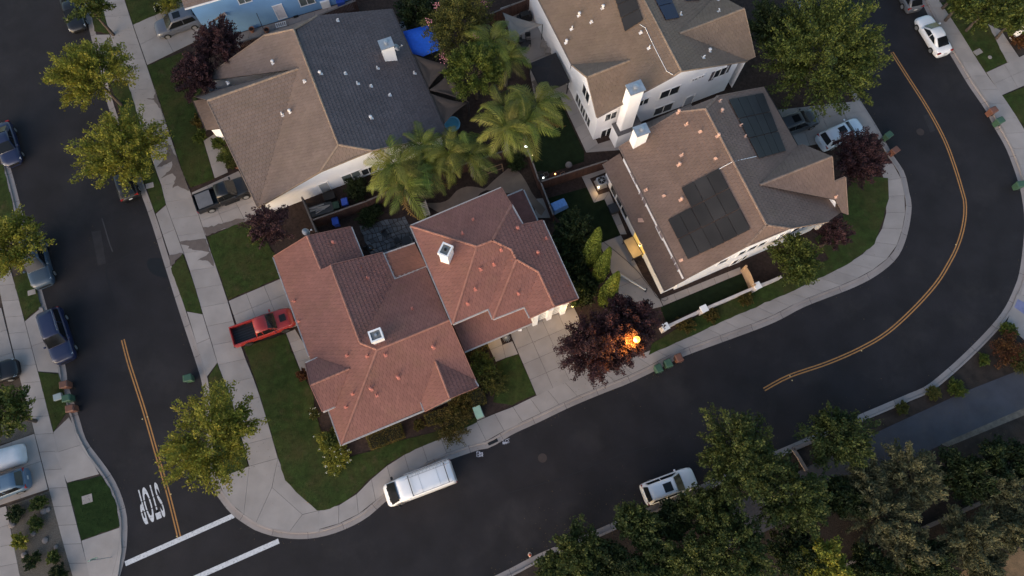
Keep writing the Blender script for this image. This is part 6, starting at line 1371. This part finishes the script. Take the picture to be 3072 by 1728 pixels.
# ------------------------------------------------ bins
cart_g = M('green_cart', (0.045, 0.095, 0.062), 0.55, 0.08, 3.0); cart_b = M('brown_cart', (0.15, 0.068, 0.048), 0.55, 0.08, 3.0); cart_bl = M('blue_cart', (0.03, 0.075, 0.36), 0.5, 0.08, 3.0); cart_k = M('dark_green_cart', (0.02, 0.045, 0.03), 0.55)
def cart(label, px, m, rz, ground=0.0, s=1.0):
    g_ = U(px, 1.0+ground); r = thing('wheeled_bin', label, 'bin', (g_.x, g_.y, ground), rz)
    b = B(); v = [(-.24,-.24,.06),(.24,-.24,.06),(.24,.26,.06),(-.24,.26,.06),(-.30,-.33,.98),(.30,-.33,.98),(.30,.34,.98),(-.30,.34,.98)]
    b.add([tuple(q*s for q in p) for p in v], [(3,2,1,0),(4,5,6,7),(0,1,5,4),(1,2,6,5),(2,3,7,6),(3,0,4,7)]); bevel(b.make('body', m, r), .03)
    l = B().add([tuple(q*s for q in p) for p in [(-.32,-.38,.985),(.32,-.38,.985),(.32,.36,.985),(-.32,.36,.985),(-.26,-.33,1.045),(.26,-.33,1.045),(.25,.28,1.075),(-.25,.28,1.075)]], [(3,2,1,0),(4,5,6,7),(0,1,5,4),(1,2,6,5),(2,3,7,6),(3,0,4,7)]); bevel(l.make('lid', m, r), .02)
    B().tube([(-.24*s,.40*s,.95*s), (.24*s,.40*s,.95*s)], .018, 6).make('handle', m, r)
    for sx in (-1, 1): B().lathe([(.1,-.03),(.12,-.02),(.12,.02),(.1,.03)], 12, M=Matrix.Translation((sx*.27*s, .30*s, .12)) @ Matrix.Rotation(pi/2, 4, 'Y')).make('wheel', black, r)
st_a = radians(-72)+pi/2
cart('green wheeled bin alone in the gutter near the red pickup apron', tl(0,1,[1412,1402])[0], cart_g, radians(15)+pi/2)
cart('green wheeled bin between two brown ones by the left kerb', tl(0,2,[497,105])[0], cart_g, radians(15)-pi/2, .02)
cart('brown wheeled bin beside the white bin lid on the left kerb', tl(0,2,[478,2])[0], cart_b, radians(15)-pi/2, .02)
cart('brown wheeled bin nearest the driveway flare of the left kerb', tl(0,2,[525,182])[0], cart_b, radians(15)-pi/2, .02)
cart('green wheeled bin beside its pair in the gutter below the street lamp', tl(2,1,[1108,1330])[0], cart_g, radians(22)+pi)
cart('green wheeled bin in the middle of the three below the street lamp', tl(2,1,[1182,1292])[0], cart_g, radians(22)+pi)
cart('brown wheeled bin at the end of the three below the street lamp', tl(2,1,[1262,1250])[0], cart_b, radians(22)+pi)
cart('green wheeled bin in the gutter by the plum tree on the bend', tl(3,0,[915,1015])[0], cart_g, radians(35)-pi/2)
cart('brown wheeled bin in the gutter by the plum tree on the bend', tl(3,0,[965,1130])[0], cart_b, radians(35)-pi/2)
cart('brown wheeled bin on the outer kerb of the bend', cK(1500,235)[0], cart_b, radians(25)-pi/2, .02)
cart('green wheeled bin on the outer kerb of the bend', cK(1600,385)[0], cart_g, radians(25)-pi/2, .02)
cart('green wheeled bin further round the outer kerb of the bend', cK(1895,1310)[0], cart_g, radians(10)-pi/2, .02)
cart('blue wheeled bin between the fence and the white side wall', t11(668,72), cart_bl, radians(15), .1)
cart('dark green wheeled bin beside the blue one at the white side wall', t11(603,98), cart_k, radians(15), .1)
cart('blue wheeled bin in the red roofed yard beside the fence', t11(597,218), cart_bl, radians(15), .1)
lid = U(tl(0,2,[437,97])[0], .3); bevel(tag(B().box((-.35,-.28,.15), (.35,.28,.42), Matrix.Translation((lid.x, lid.y, 0)) @ Matrix.Rotation(.35, 4, 'Z')).make('cable_cabinet', M('cabinet_grey', (0.32, 0.36, 0.36), 0.6)), 'low grey cabinet behind the green bin on the left verge', 'cabinet'), .03)
# ------------------------------------------------ street furniture
lh = U(tl(2,1,[940,1115])[0], 6.2); lp_ = thing('street_lamp', 'lit orange street lamp rising through the plum tree at the sidewalk', 'street lamp', (lh.x, lh.y, .12)); poleg = M('lamp_pole', (0.06, 0.06, 0.06), 0.5)
B().lathe([(.17,0),(.17,.35),(.10,.45),(.075,.6),(.055,5.7),(.09,5.75),(.11,5.85)], 12).make('pole', poleg, lp_)
B().lathe([(.11,5.85),(.24,6.0),(.27,6.2),(.22,6.4),(.08,6.5)], 16).make('lamp_globe', M('sodium_globe', (1, .6, .2), .4, 0, 1, emit=(1.0, 0.40, 0.04), estr=1.6), lp_, smooth=True)
B().lathe([(.05,6.5),(.10,6.55),(.02,6.65)], 10).make('finial', poleg, lp_)
def pt_light(name, loc, col, e, r=.1, parent=None):
    l = bpy.data.lights.new(name, 'POINT'); l.color = col; l.energy = e; l.shadow_soft_size = r; o = link(bpy.data.objects.new(name, l), parent); o.location = loc; return o
pt_light('lamp_light', (-.50, -.25, 6.34), (1.0, .42, .06), 480, .25, lp_)
sp_b = U(tl(0,2,[838,1308])[0], .14); ss = thing('stop_sign', 'stop sign on a steel pole at the left corner, seen edge-on', 'sign', (sp_b.x, sp_b.y, .14), 0)
B().tube([(0,0,-.1),(0,0,3.0)], .035, 8).make('pole', steel, ss)
oc = [(.38*cos(pi/8+k*pi/4), .38*sin(pi/8+k*pi/4)) for k in range(8)]; ang_s = ang-pi
Ms = Matrix.Rotation(ang_s+radians(4), 4, 'Z') @ Matrix.Translation((0, .05, 2.6)) @ Matrix.Rotation(pi/2, 4, 'X')
bo = B().prism(oc, -.006, .006); bo.v = [tuple(Ms @ Vector(q)) for q in bo.v]; bo.make('sign_plate', M('sign_back', (0.16, 0.27, 0.25), 0.5), ss)
fr_ = [(x*.97, y*.97) for x, y in oc]; mesh('sign_face', [Ms @ Vector((x, y, -.008)) for x, y in fr_], [tuple(range(8))], M('sign_red', (0.5, 0.02, 0.02), 0.5), ss)
t2 = tme.copy(); t2.materials.clear(); t2.materials.append(white_paint); Mt = Ms @ Matrix.Translation((0, 0, -.012)) @ Matrix.Rotation(pi, 4, 'Y') @ Matrix.Diagonal((.33, .085, 1, 1)); t2.transform(Mt); link(bpy.data.objects.new('lettering', t2), ss)
ub = U(c_(1850,600), .7); u_b = thing('utility_box', 'pale green utility transformer box on the lawn by the sidewalk', 'utility box', (ub.x, ub.y, .12), radians(-68)); gm_ = M('pale_green_metal', (0.30, 0.44, 0.34), 0.5, 0.06, 3.0)
bevel(B().box((-.48,-.30,0), (.48,.30,.72)).make('cabinet', gm_, u_b), .05); bevel(B().box((-.51,-.33,.72), (.51,.33,.78)).make('lid', gm_, u_b), .02); B().box((-.55,-.38,-.04), (.55,.38,.03)).make('pad', concrete, u_b)
dr = U(tl(1,2,[1782,425])[0], .02); dn_ = thing('storm_drain', 'dark grated storm drain inlet set in the kerb below the sidewalk', 'drain', (dr.x, dr.y, 0), radians(24))
B().box((-.62,-.42,.008), (.62,.42,.03)).make('apron', gutterc, dn_); B().box((-.44,-.30,.031), (.44,.30,.036)).make('pit', black, dn_)
for k in range(9): B().box((-.42+k*.1,-.29,.037), (-.38+k*.1,.29,.06)).make('grate_bar', dark_metal, dn_)
wp_m = M('survey_paint', (0.42, 0.42, 0.48), 0.8)
for k, (cx, cy) in enumerate(((1690,525), (1885,430))):
    for j in range(5):
        a = [(cx+rnd.uniform(-28, 28), cy+rnd.uniform(-24, 24)) for _ in range(4)]; stripe(ground_line([tl(1,2,list(q))[0] for q in a], 0, .1), .035, .0052+.0006*j, wp_m, 'survey_mark')
hy = U(tl(2,2,[135,1288])[0], .4); h_ = thing('fire_hydrant', 'pale fire hydrant with a red cap at the park kerb', 'hydrant', (hy.x, hy.y, .1)); hm = M('hydrant_paint', (0.5, 0.42, 0.36), 0.6)
B().lathe([(.16,0),(.16,.05),(.11,.08),(.11,.5),(.14,.52),(.14,.56),(.11,.6)], 12).make('barrel', hm, h_); B().lathe([(.12,.6),(.10,.7),(.04,.76)], 12).make('bonnet', M('hydrant_red', (0.35, 0.08, 0.05), 0.6), h_)
for s in (-1, 1): B().tube([(0,s*.08,.42),(0,s*.2,.42)], .055, 8).make('outlet', hm, h_)
for p, lb in ((tl(2,2,[230,558])[0], 'round rusty manhole cover in the lane of the lower street'), (cK(430,560)[0], 'round manhole cover beside the yellow line on the bend')):
    q = U(p); mh = tag(B().lathe([(.38,.0),(.38,.006),(.33,.009),(.30,.006)], 20, (0, 0, 0)).make('manhole_cover', stains(M('manhole_iron'+lb[6:9], (0.042, 0.032, 0.030), 0.8, 0.1, 3), (0.06, 0.04, 0.03), 4, .5, .7, .6)), lb, 'manhole cover'); mh.location = (q.x, q.y, .003)
for p, s, rz_, lb in ((tl(0,2,[658,868])[0], (.42,.34), .3, 'pale concrete meter lid in the deep green corner lawn'), (tl(0,1,[238,757])[0], (.34,.24), .3, 'pale concrete meter lid in the strip by the slate SUV'), (tl(3,0,[1585,392])[0], (.42,.28), .5, 'pale meter lid at the edge of the far lawn'), (tl(0,0,[1130,1400])[0], (.36,.26), .3, 'meter lid in the verge by the black hatchback')):
    q = U(p, .17); lo = tag(B().box((-s[0],-s[1],0), (s[0],s[1],.03)).make('meter_lid', concrete), lb, 'meter lid'); lo.location = (q.x, q.y, .15); lo.rotation_euler = (0, 0, rz_)
q = U(tl(3,0,[1675,432])[0], .17); tag(B().lathe([(.2,0),(.2,.03),(.17,.04)], 14, (q.x, q.y, .15)).make('sewer_cap', concrete), 'round white cleanout cap in the far lawn', 'cap')
q = U(tl(3,0,[1915,225])[0], 1.5); pp = tag(B().box((-.2,-.2,.1), (.2,.2,3.0), Matrix.Translation((q.x, q.y, 0)) @ Matrix.Rotation(.5, 4, 'Z')).make('porch_column', white_paint), 'white square porch column at the far garden walk', 'column')
# ------------------------------------------------ yard things
def ac(label, px, rz, m=None):
    g_ = U(px, .9); r = thing('air_conditioner', label, 'air conditioner', (g_.x, g_.y, .14), rz); m = m or M('ac_grey', (0.30, 0.31, 0.33), 0.5)
    bevel(B().box((-.42,-.42,.05), (.42,.42,.85)).make('case', m, r), .08); B().box((-.5,-.5,-.03), (.5,.5,.05)).make('pad', concrete, r)
    B().lathe([(.36,.852),(.36,.875),(.33,.875),(.33,.852)], 24).make('fan_ring', dark_metal, r)
    for k in range(6): B().bar((.05*cos(k*pi/3), .05*sin(k*pi/3), .885), (.34*cos(k*pi/3), .34*sin(k*pi/3), .885), .03, .012).make('guard_bar', m, r)
    B().lathe([(.10,.88),(.06,.9)], 10).make('hub', m, r)
ac('grey air conditioner in the black bed beside the bend house', cI(990,300)[0], .35); ac('white air conditioner at the darker roof edge by the blue tarpaulin', t10(1093,195), .3, M('ac_white', (0.5, 0.5, 0.52), 0.5))
def dish(label, p, z, az):
    g_ = U(p, z); r = thing('satellite_dish', label, 'satellite dish', g_, az); dm = M('dish_grey'+label[:4], (0.33, 0.34, 0.36), 0.5)
    Mx = Matrix.Translation((0, 0, .15)) @ Matrix.Rotation(radians(38), 4, 'Y'); prof = [(.001,-.06),(.14,-.045),(.26,-.015),(.36,.03),(.37,.035)]
    B().lathe(prof, 18, M=Mx).make('reflector', dm, r, smooth=True); B().tube([(0,0,-.4),(0,0,.12)], .025, 6).make('mast', steel, r); B().tube([(.1,0,-.12),(.5,0,.28)], .015, 5).make('arm', steel, r); B().box((.45,-.05,.25), (.58,.05,.36)).make('receiver', dm, r)
dish('round satellite dish beside the white chimney on the slate slope', t10(1062,365), 5.0, 0.2); dish('round satellite dish at the red gable peak above the fence', t11(380,308), 3.9, 0.3)
bx_m = M('storage_black', (0.035, 0.037, 0.042), 0.6)
def simple(name, label, cat, px, z, rz, boxes, ground=.12):
    g_ = U(px, z); r = thing(name, label, cat, (g_.x, g_.y, ground), rz)
    for nm, a, b, m in boxes: bevel(B().box(a, b).make(nm, m, r), .015, 1)
    return r
simple('storage_box', 'black storage box on the side walk of the bend house', 'box', cI(1160,705)[0], .5, .35, [('case', (-.38,-.42,0), (.38,.42,.5), bx_m), ('lid', (-.42,-.46,.5), (.42,.46,.56), bx_m)], .14)
tn_ = M('table_tan', (0.34, 0.27, 0.17), 0.7, 0.1, 2.0)
r = simple('patio_table', 'tan rectangular patio table lit yellow beside the glazed door', 'table', cI(1440,1275)[0], .75, radians(-64), [('top', (-.95,-.48,.70), (.95,.48,.76), tn_), ('rim', (-1.0,-.53,.68), (1.0,-.48,.80), dark_metal), ('rim', (-1.0,.48,.68), (1.0,.53,.80), dark_metal), ('rim', (-1.0,-.48,.68), (-.95,.48,.80), dark_metal), ('rim', (.95,-.48,.68), (1.0,.48,.80), dark_metal)]+[('leg', (x-.04,y-.04,0), (x+.04,y+.04,.68), dark_metal) for x in (-.9,.9) for y in (-.43,.43)], .14)
wl_p = U(cI(1560,1235)[0], 2.1); wl_ = thing('wall_lantern', 'lit yellow wall lantern above the glazed patio door', 'lantern', (wl_p.x-.1, wl_p.y, 2.1)); B().lathe([(.05,-.12),(.08,0),(.06,.1)], 10).make('glass', M('lantern_glass', (1, .8, .4), .4, 0, 1, emit=(1, .62, .18), estr=6.0), wl_); B().lathe([(.09,.1),(.02,.2)], 10).make('hood', dark_metal, wl_)
pt_light('lantern_light', (-.35, -.15, -.05), (1.0, .66, .26), 24, .08, wl_)
wl_p = U(cB(650,560)[0], 2.2); wl_ = thing('porch_lantern', 'lit warm lantern under the entry roof of the corner house', 'lantern', (wl_p.x, wl_p.y, 2.2)); B().lathe([(.05,-.12),(.08,0),(.06,.1)], 10).make('glass', M('lantern_glass2', (1, .8, .4), .4, 0, 1, emit=(1, .66, .25), estr=6.0), wl_); B().lathe([(.09,.1),(.02,.2)], 10).make('hood', dark_metal, wl_); pt_light('porch_light', (0, -.1, -.2), (1.0, .66, .28), 30, .08, wl_)
wl_p = U(cB(1735,130)[0], 2.4); wl_ = thing('garage_lantern', 'lit warm lantern at the garage corner of the red roofed wing', 'lantern', (wl_p.x, wl_p.y-.3, 2.4)); B().lathe([(.05,-.12),(.08,0),(.06,.1)], 10).make('glass', M('lantern_glass3', (1, .8, .4), .4, 0, 1, emit=(1, .62, .2), estr=6.0), wl_); B().lathe([(.09,.1),(.02,.2)], 10).make('hood', dark_metal, wl_); pt_light('garage_light', (.1, -.35, -.1), (1.0, .62, .22), 34, .08, wl_)
g_ = U(cH(1058,965)[0], 2.2); gl_ = thing('garden_lamp', 'lit white lamp on the fence post beside the palm', 'lamp', (g_.x, g_.y, .1)); B().tube([(0,0,0),(0,0,2.0)], .04, 8).make('post', wood_grey, gl_); B().lathe([(.06,2.0),(.13,2.08),(.13,2.2),(.06,2.28)], 12).make('bulb', M('white_lamp', (1, 1, 1), .4, 0, 1, emit=(.9, 1.0, .95), estr=14.0), gl_); pt_light('garden_light', (.0, .0, 2.5), (.85, 1.0, .95), 14, .1, gl_)
for k, (x, y, c) in enumerate(((1105,1106,0),(1146,1092,1),(1204,1356,1),(1303,1422,0),(1476,1366,2))):
    g_ = U(cH(x, y)[0], .4); s_ = thing('path_light', ('small white solar light by the white garden lamp post', 'small amber solar light by the white garden lamp post', 'small amber solar light at the fence corner', 'white solar light by the dark ornament in the lawn corner', 'small orange solar light along the red-brown fence')[k], 'light', (g_.x, g_.y, .1)); B().tube([(0,0,0),(0,0,.3)], .015, 6).make('stake', dark_metal, s_)
    B().lathe([(.04,.3),(.06,.34),(.06,.4),(.02,.44)], 10).make('lens', M('solar_lens%d' % k, (1, 1, 1), .4, 0, 1, emit=((.9, 1, .95), (1, .75, .35), (1, .35, .1))[c], estr=4.0), s_)
g_ = U(cI(945,400)[0], .5); s_ = thing('path_light', 'lit warm path light beside the air conditioner of the bend house', 'light', (g_.x, g_.y, .12)); B().tube([(0,0,0),(0,0,.4)], .02, 6).make('stake', dark_metal, s_); B().lathe([(.06,.4),(.09,.45),(.03,.5)], 10).make('lens', M('path_lens', (1, 1, 1), .4, 0, 1, emit=(1, .8, .5), estr=5.0), s_); pt_light('path_glow', (-.15, -.45, .5), (1, .66, .3), 7, .05, s_)
cvm = M('blue_cover', (0.13, 0.27, 0.56), 0.6, 0.15, 5.0, 0.3, 12)
g_ = U(cI(370,655)[0], .7); r = thing('covered_grill', 'blue fabric cover over yard furniture beside the fence', 'cover', (g_.x, g_.y, .12), radians(28)); bevel(B().add([(-.85,-.5,0),(.85,-.5,0),(.85,.5,0),(-.85,.5,0),(-.72,-.4,.8),(.72,-.38,.72),(.7,.36,.85),(-.7,.4,.95)], [(3,2,1,0),(4,5,6,7),(0,1,5,4),(1,2,6,5),(2,3,7,6),(3,0,4,7)]).make('cover', cvm, r), .08); B().box((-.9,-.45,0), (-.86,.45,.3)).make('skirt', white_paint, r)
a, b = U(tl(2,1,[800,612])[0], .3), U(tl(2,1,[1012,738])[0], .3); r = thing('awning_pole', 'long pale roller pole lying across the bend house patio', 'pole', (a.x, a.y, .14)); e_ = b-a; B().tube([(0,0,.12), (e_.x, e_.y, .12)], .10, 10).make('tube', steel, r)
for k in (0, 1): p = e_*k; B().box((-.07,-.16,0), (.07,.16,.16), Matrix.Translation((p.x, p.y, 0)) @ Matrix.Rotation(radians(-30), 4, 'Z')).make('bracket', black, r)
hs = ground_line(tl(2,1,[690,376,820,480,940,590,1010,680,1060,740,1090,790,1150,822,1178,808,1170,795]), .16, .2); tag(B().tube([(p.x, p.y, .165) for p in hs], .022, 5).make('garden_hose', black), 'black garden hose snaking over the bend house patio', 'hose')
def chair(label, px, rz, m, ground=.15, name='patio_chair'):
    g_ = U(px, .45); r = thing(name, label, 'chair', (g_.x, g_.y, ground), rz)
    B().box((-.26,-.26,.40), (.26,.26,.45)).make('seat', m, r); B().box((-.26,.22,.45), (.26,.27,.92)).make('backrest', m, r)
    for x in (-.23, .23):
        for y in (-.23, .23): B().box((x-.02,y-.02,0), (x+.02,y+.02,.40)).make('leg', m, r)
        B().box((x-.025,-.24,.62), (x+.025,.24,.65)).make('armrest', m, r)
def rtable(label, px, m, rad=.5, ground=.15):
    g_ = U(px, .7); r = thing('patio_table', label, 'table', (g_.x, g_.y, ground)); B().lathe([(rad,.68),(rad,.72),(rad*.96,.725)], 20).make('top', m, r); B().lathe([(.3,0),(.28,.04),(.04,.08),(.04,.68)], 12).make('pedestal', m, r)
chair('black metal chair on the flagstones by the palm tip', cE(372,1040)[0], .6, dark_metal); chair('black metal chair on the flagstones near the red porch roof', cE(490,1105)[0], 2.2, dark_metal); rtable('small dark round table against the red roofed wing', cE(580,1105)[0], dark_metal, .45)
g_ = U(cE(232,1182)[0], .8); r = thing('kettle_grill', 'black kettle grill on the flagstone patio', 'grill', (g_.x, g_.y, .15)); B().lathe([(.05,.55),(.24,.62),(.30,.78),(.29,.9),(.2,1.0),(.04,1.05)], 16).make('bowl', P_black, r, smooth=True); B().tube([(0,0,1.05),(0,0,1.1)], .03, 6).make('lid_handle', steel, r)
for k in range(3): B().tube([(.1*cos(k*2.1), .1*sin(k*2.1), .6), (.3*cos(k*2.1), .3*sin(k*2.1), 0)], .015, 5).make('leg', dark_metal, r)
g_ = U(cE(182,1165)[0], .4); r = thing('propane_tank', 'black round tank next to the kettle grill', 'tank', (g_.x, g_.y, .15)); B().lathe([(.12,0),(.16,.06),(.17,.3),(.12,.4),(.05,.45)], 12).make('tank', black, r); B().lathe([(.09,.42),(.09,.52)], 10).make('collar', dark_metal, r)
rtable('dark round dining table on the tall white house patio', cG(1390,560)[0], dark_metal, .55)
for k, (x, y) in enumerate(((1345,600),(1450,540),(1440,440),(1335,500))): chair('dark patio chair %s the dining table of the tall white house' % ('below', 'beside', 'above', 'behind')[k], cG(x, y)[0], k*1.6, dark_metal)
cush = M('cushion', (0.30, 0.27, 0.25), 0.9)
for x, y, lb in ((1640,570,'pale cushioned chair under the window of the tall white house'),(1690,650,'pale cushioned chair next to the gazebo')): chair(lb, cG(x, y)[0], 1.2, cush)
chair('white chair on the upper patio by the dark fence', cG(1555,150)[0], .4, white_paint)
simple('grill_cart', 'black grill cart against the tall white house on the upper patio', 'grill', cG(1400,200)[0], .9, radians(22), [('cabinet', (-.75,-.3,0), (.75,.3,.85), MATS['gazebo_canopy']), ('hood', (-.45,-.28,.85), (.45,.28,1.15), black)], .14)
for k, (x, y) in enumerate(((1530,1050),(1545,1100),(1575,1150))): simple('bench_seat', ('wire-framed seat beside the gazebo edge nearest the palms', 'wire-framed seat in the middle beside the gazebo', 'wire-framed seat at the lower gazebo corner')[k], 'seat', cG(x, y)[0], .4, radians(-62), [('seat', (-.25,-.22,.38), (.25,.22,.43), wood_grey)]+[('leg', (a-.02,b-.02,0), (a+.02,b+.02,.38), dark_metal) for a in (-.22,.22) for b in (-.2,.2)], .14)
lum = thing('lumber_pile', 'pile of pale boards on a dark platform between the fences', 'lumber', U(t11(490,130), .3)); lum.location.z = .1
B().box((-1.1,-.55,0), (1.1,.55,.22), Matrix.Rotation(.33, 4, 'Z')).make('platform', M('platform_grey', (0.09, 0.09, 0.09), 0.8), lum)
for k in range(7): B().box((-.8,-.05,.22), (.6,.05,.26), Matrix.Translation((rnd.uniform(-.3,.3), rnd.uniform(-.3,.3), .04*k*.6)) @ Matrix.Rotation(.33+rnd.uniform(-.3, .3), 4, 'Z')).make('board', M('pale_board', (0.45, 0.40, 0.36), 0.8) if k == 0 else MATS['pale_board'], lum)
simple('garden_bench', 'whitewashed garden bench half hidden under palm fronds', 'bench', cE(760,800)[0], .4, radians(-70), [('seat', (-.7,-.28,.38), (.7,.28,.46), cush), ('backrest', (-.7,.24,.46), (.7,.3,.85), cush)]+[('leg', (x-.04,y-.04,0), (x+.04,y+.04,.38), cush) for x in (-.6,.6) for y in (-.2,.2)])
simple('wood_crate', 'dark crate against the white side wall beside the bins', 'crate', t11(555,35), .6, .3, [('crate', (-.5,-.35,0), (.5,.35,.7), black), ('lid', (-.53,-.38,.7), (.53,.38,.75), black)], .1)
tr = thing('trellis', 'low tan wooden trellis frame between the palm trunks', 'trellis', U(cE(1290,480)[0], .1)); o_ = tr.location.copy(); tw2 = M('trellis_wood', (0.25, 0.15, 0.09), 0.8)
tp_ = [U(p, .8)-o_ for p in cE(1260,440,1500,360,1510,400,1285,482)]
for i in range(4): B().bar(tp_[i], tp_[(i+1) % 4], .05, .05).make('rail', tw2, tr); B().bar((tp_[i].x, tp_[i].y, 0), tp_[i], .06, .06).make('post', tw2, tr)
g_ = U(cB(825,618)[0], .5); r = thing('garden_ornament', 'silver wire ball ornament on a dark square bed at the front walk', 'ornament', (g_.x, g_.y, .14)); sheet('ornament_bed', UG(cB(730,598,880,545,915,658,770,712)), .15, M('bed_dark', (0.022, 0.014, 0.013), 0.9), kind='structure', thick=.03)
for k in range(6):
    pts = [Matrix.Rotation(k*pi/6, 4, 'Z') @ Vector((.34*cos(t), 0, .36+.34*sin(t))) for t in [i*2*pi/20 for i in range(21)]]; B().tube(pts, .014, 5).make('ring', steel, r)
B().lathe([(.2,0),(.16,.06),(.05,.1)], 12).make('foot', dark_metal, r)
pot_m = M('terracotta', (0.30, 0.13, 0.08), 0.8)
for p, lb in ((tl(0,0,[1785,1252])[0], 'terracotta pot at the entry planter of the brown roofed house'), (cF(928,352)[0], 'terracotta pot on the path of the blue house'), (cF(755,345)[0], 'round dark-rimmed pot against the blue wall')):
    g_ = U(p, .4); r = thing('flower_pot', lb, 'pot', (g_.x, g_.y, .12)); B().lathe([(.18,0),(.27,.38),(.29,.38),(.29,.44),(.25,.44),(.23,.36)], 14).make('pot', pot_m, r); B().lathe([(.24,.36),(.05,.38)], 14).make('soil', mulch, r)
simple('bed_frame', 'white slatted frame lying on the path of the blue house', 'frame', cF(1090,280)[0], .3, radians(17), [('rail', (-.55,-.28,.1), (.55,-.22,.16), white_paint), ('rail', (-.55,.22,.1), (.55,.28,.16), white_paint)]+[('slat', (-.53+k*.2,-.22,.1), (-.47+k*.2,.22,.14), white_paint) for k in range(6)])
r = simple('hand_cart', 'black hand cart leaning by the white door of the blue house', 'cart', cF(1245,140)[0], .8, radians(20), [('plate', (-.25,-.2,.05), (.25,.2,.08), black), ('frame', (-.25,.16,.08), (-.21,.2,1.25), black), ('frame', (.21,.16,.08), (.25,.2,1.25), black), ('crossbar', (-.21,.16,1.2), (.21,.2,1.25), black), ('crossbar', (-.21,.16,.6), (.21,.2,.64), black)])
simple('storage_bin', 'dark blue storage bin at the end of the blue house path', 'bin', cF(1780,10)[0], .6, radians(17), [('case', (-.4,-.3,0), (.4,.3,.55), cart_bl), ('lid', (-.43,-.33,.55), (.43,.33,.62), cart_bl)])
simple('storage_cabinet', 'white cabinet against the blue house wall', 'cabinet', cF(1600,20)[0], .8, radians(17), [('case', (-.45,-.25,0), (.45,.25,.95), white_paint), ('lid', (-.48,-.28,.95), (.48,.28,1.0), white_paint)])
g_ = U(cH(1275,1405)[0], .3); r = thing('garden_fountain', 'dark round fountain bowl in the lawn corner by the fence', 'fountain', (g_.x, g_.y, .12)); B().lathe([(.35,0),(.55,.2),(.6,.3),(.54,.3),(.45,.2)], 18).make('bowl', black, r); B().lathe([(.08,.1),(.06,.5),(.14,.55),(.02,.6)], 10).make('spout', dark_metal, r)
g_ = U(cH(1672,1235)[0], .2); tag(B().lathe([(.30,0),(.34,.12),(.30,.26),(.12,.32)], 14, (g_.x, g_.y, .12)).make('garden_stone', edge_c), 'pale round boulder on the dark lawn by the red-brown fence', 'boulder')
for k, (x, y) in enumerate(((1345,1370),(1590,1365))): simple('planter_box', ('grey planter box beside the fountain', 'orange planter box against the red-brown fence')[k], 'planter', cH(x, y)[0], .4, .4, [('box', (-.22,-.22,0), (.22,.22,.35), (edge_c, pot_m)[k]), ('soil', (-.18,-.18,.35), (.18,.18,.36), mulch)])
for k, p in enumerate(tl(0,2,[360,950,330,960,420,1230,250,1130,180,1290,90,1060,340,1180])): 
    g_ = U(p, .2); s_ = rnd.uniform(.18, .34); o = tag(B().lathe([(s_*.8,0),(s_,s_*.3),(s_*.75,s_*.6),(s_*.2,s_*.75)], 7, (0, 0, 0)).make('garden_rock', edge_c), ('brown rock at the top of the gravel bed', 'grey rock touching the brown one in the gravel bed', 'rock beside the grass tuft in the gravel bed', 'rock between two bushes in the gravel bed', 'rock below the yellow-green bush', 'rock by the brown-green bush in the gravel bed', 'rock in the bare middle of the gravel bed')[k], 'rock'); o.location = (g_.x, g_.y, .12); o.rotation_euler = (0, 0, k)
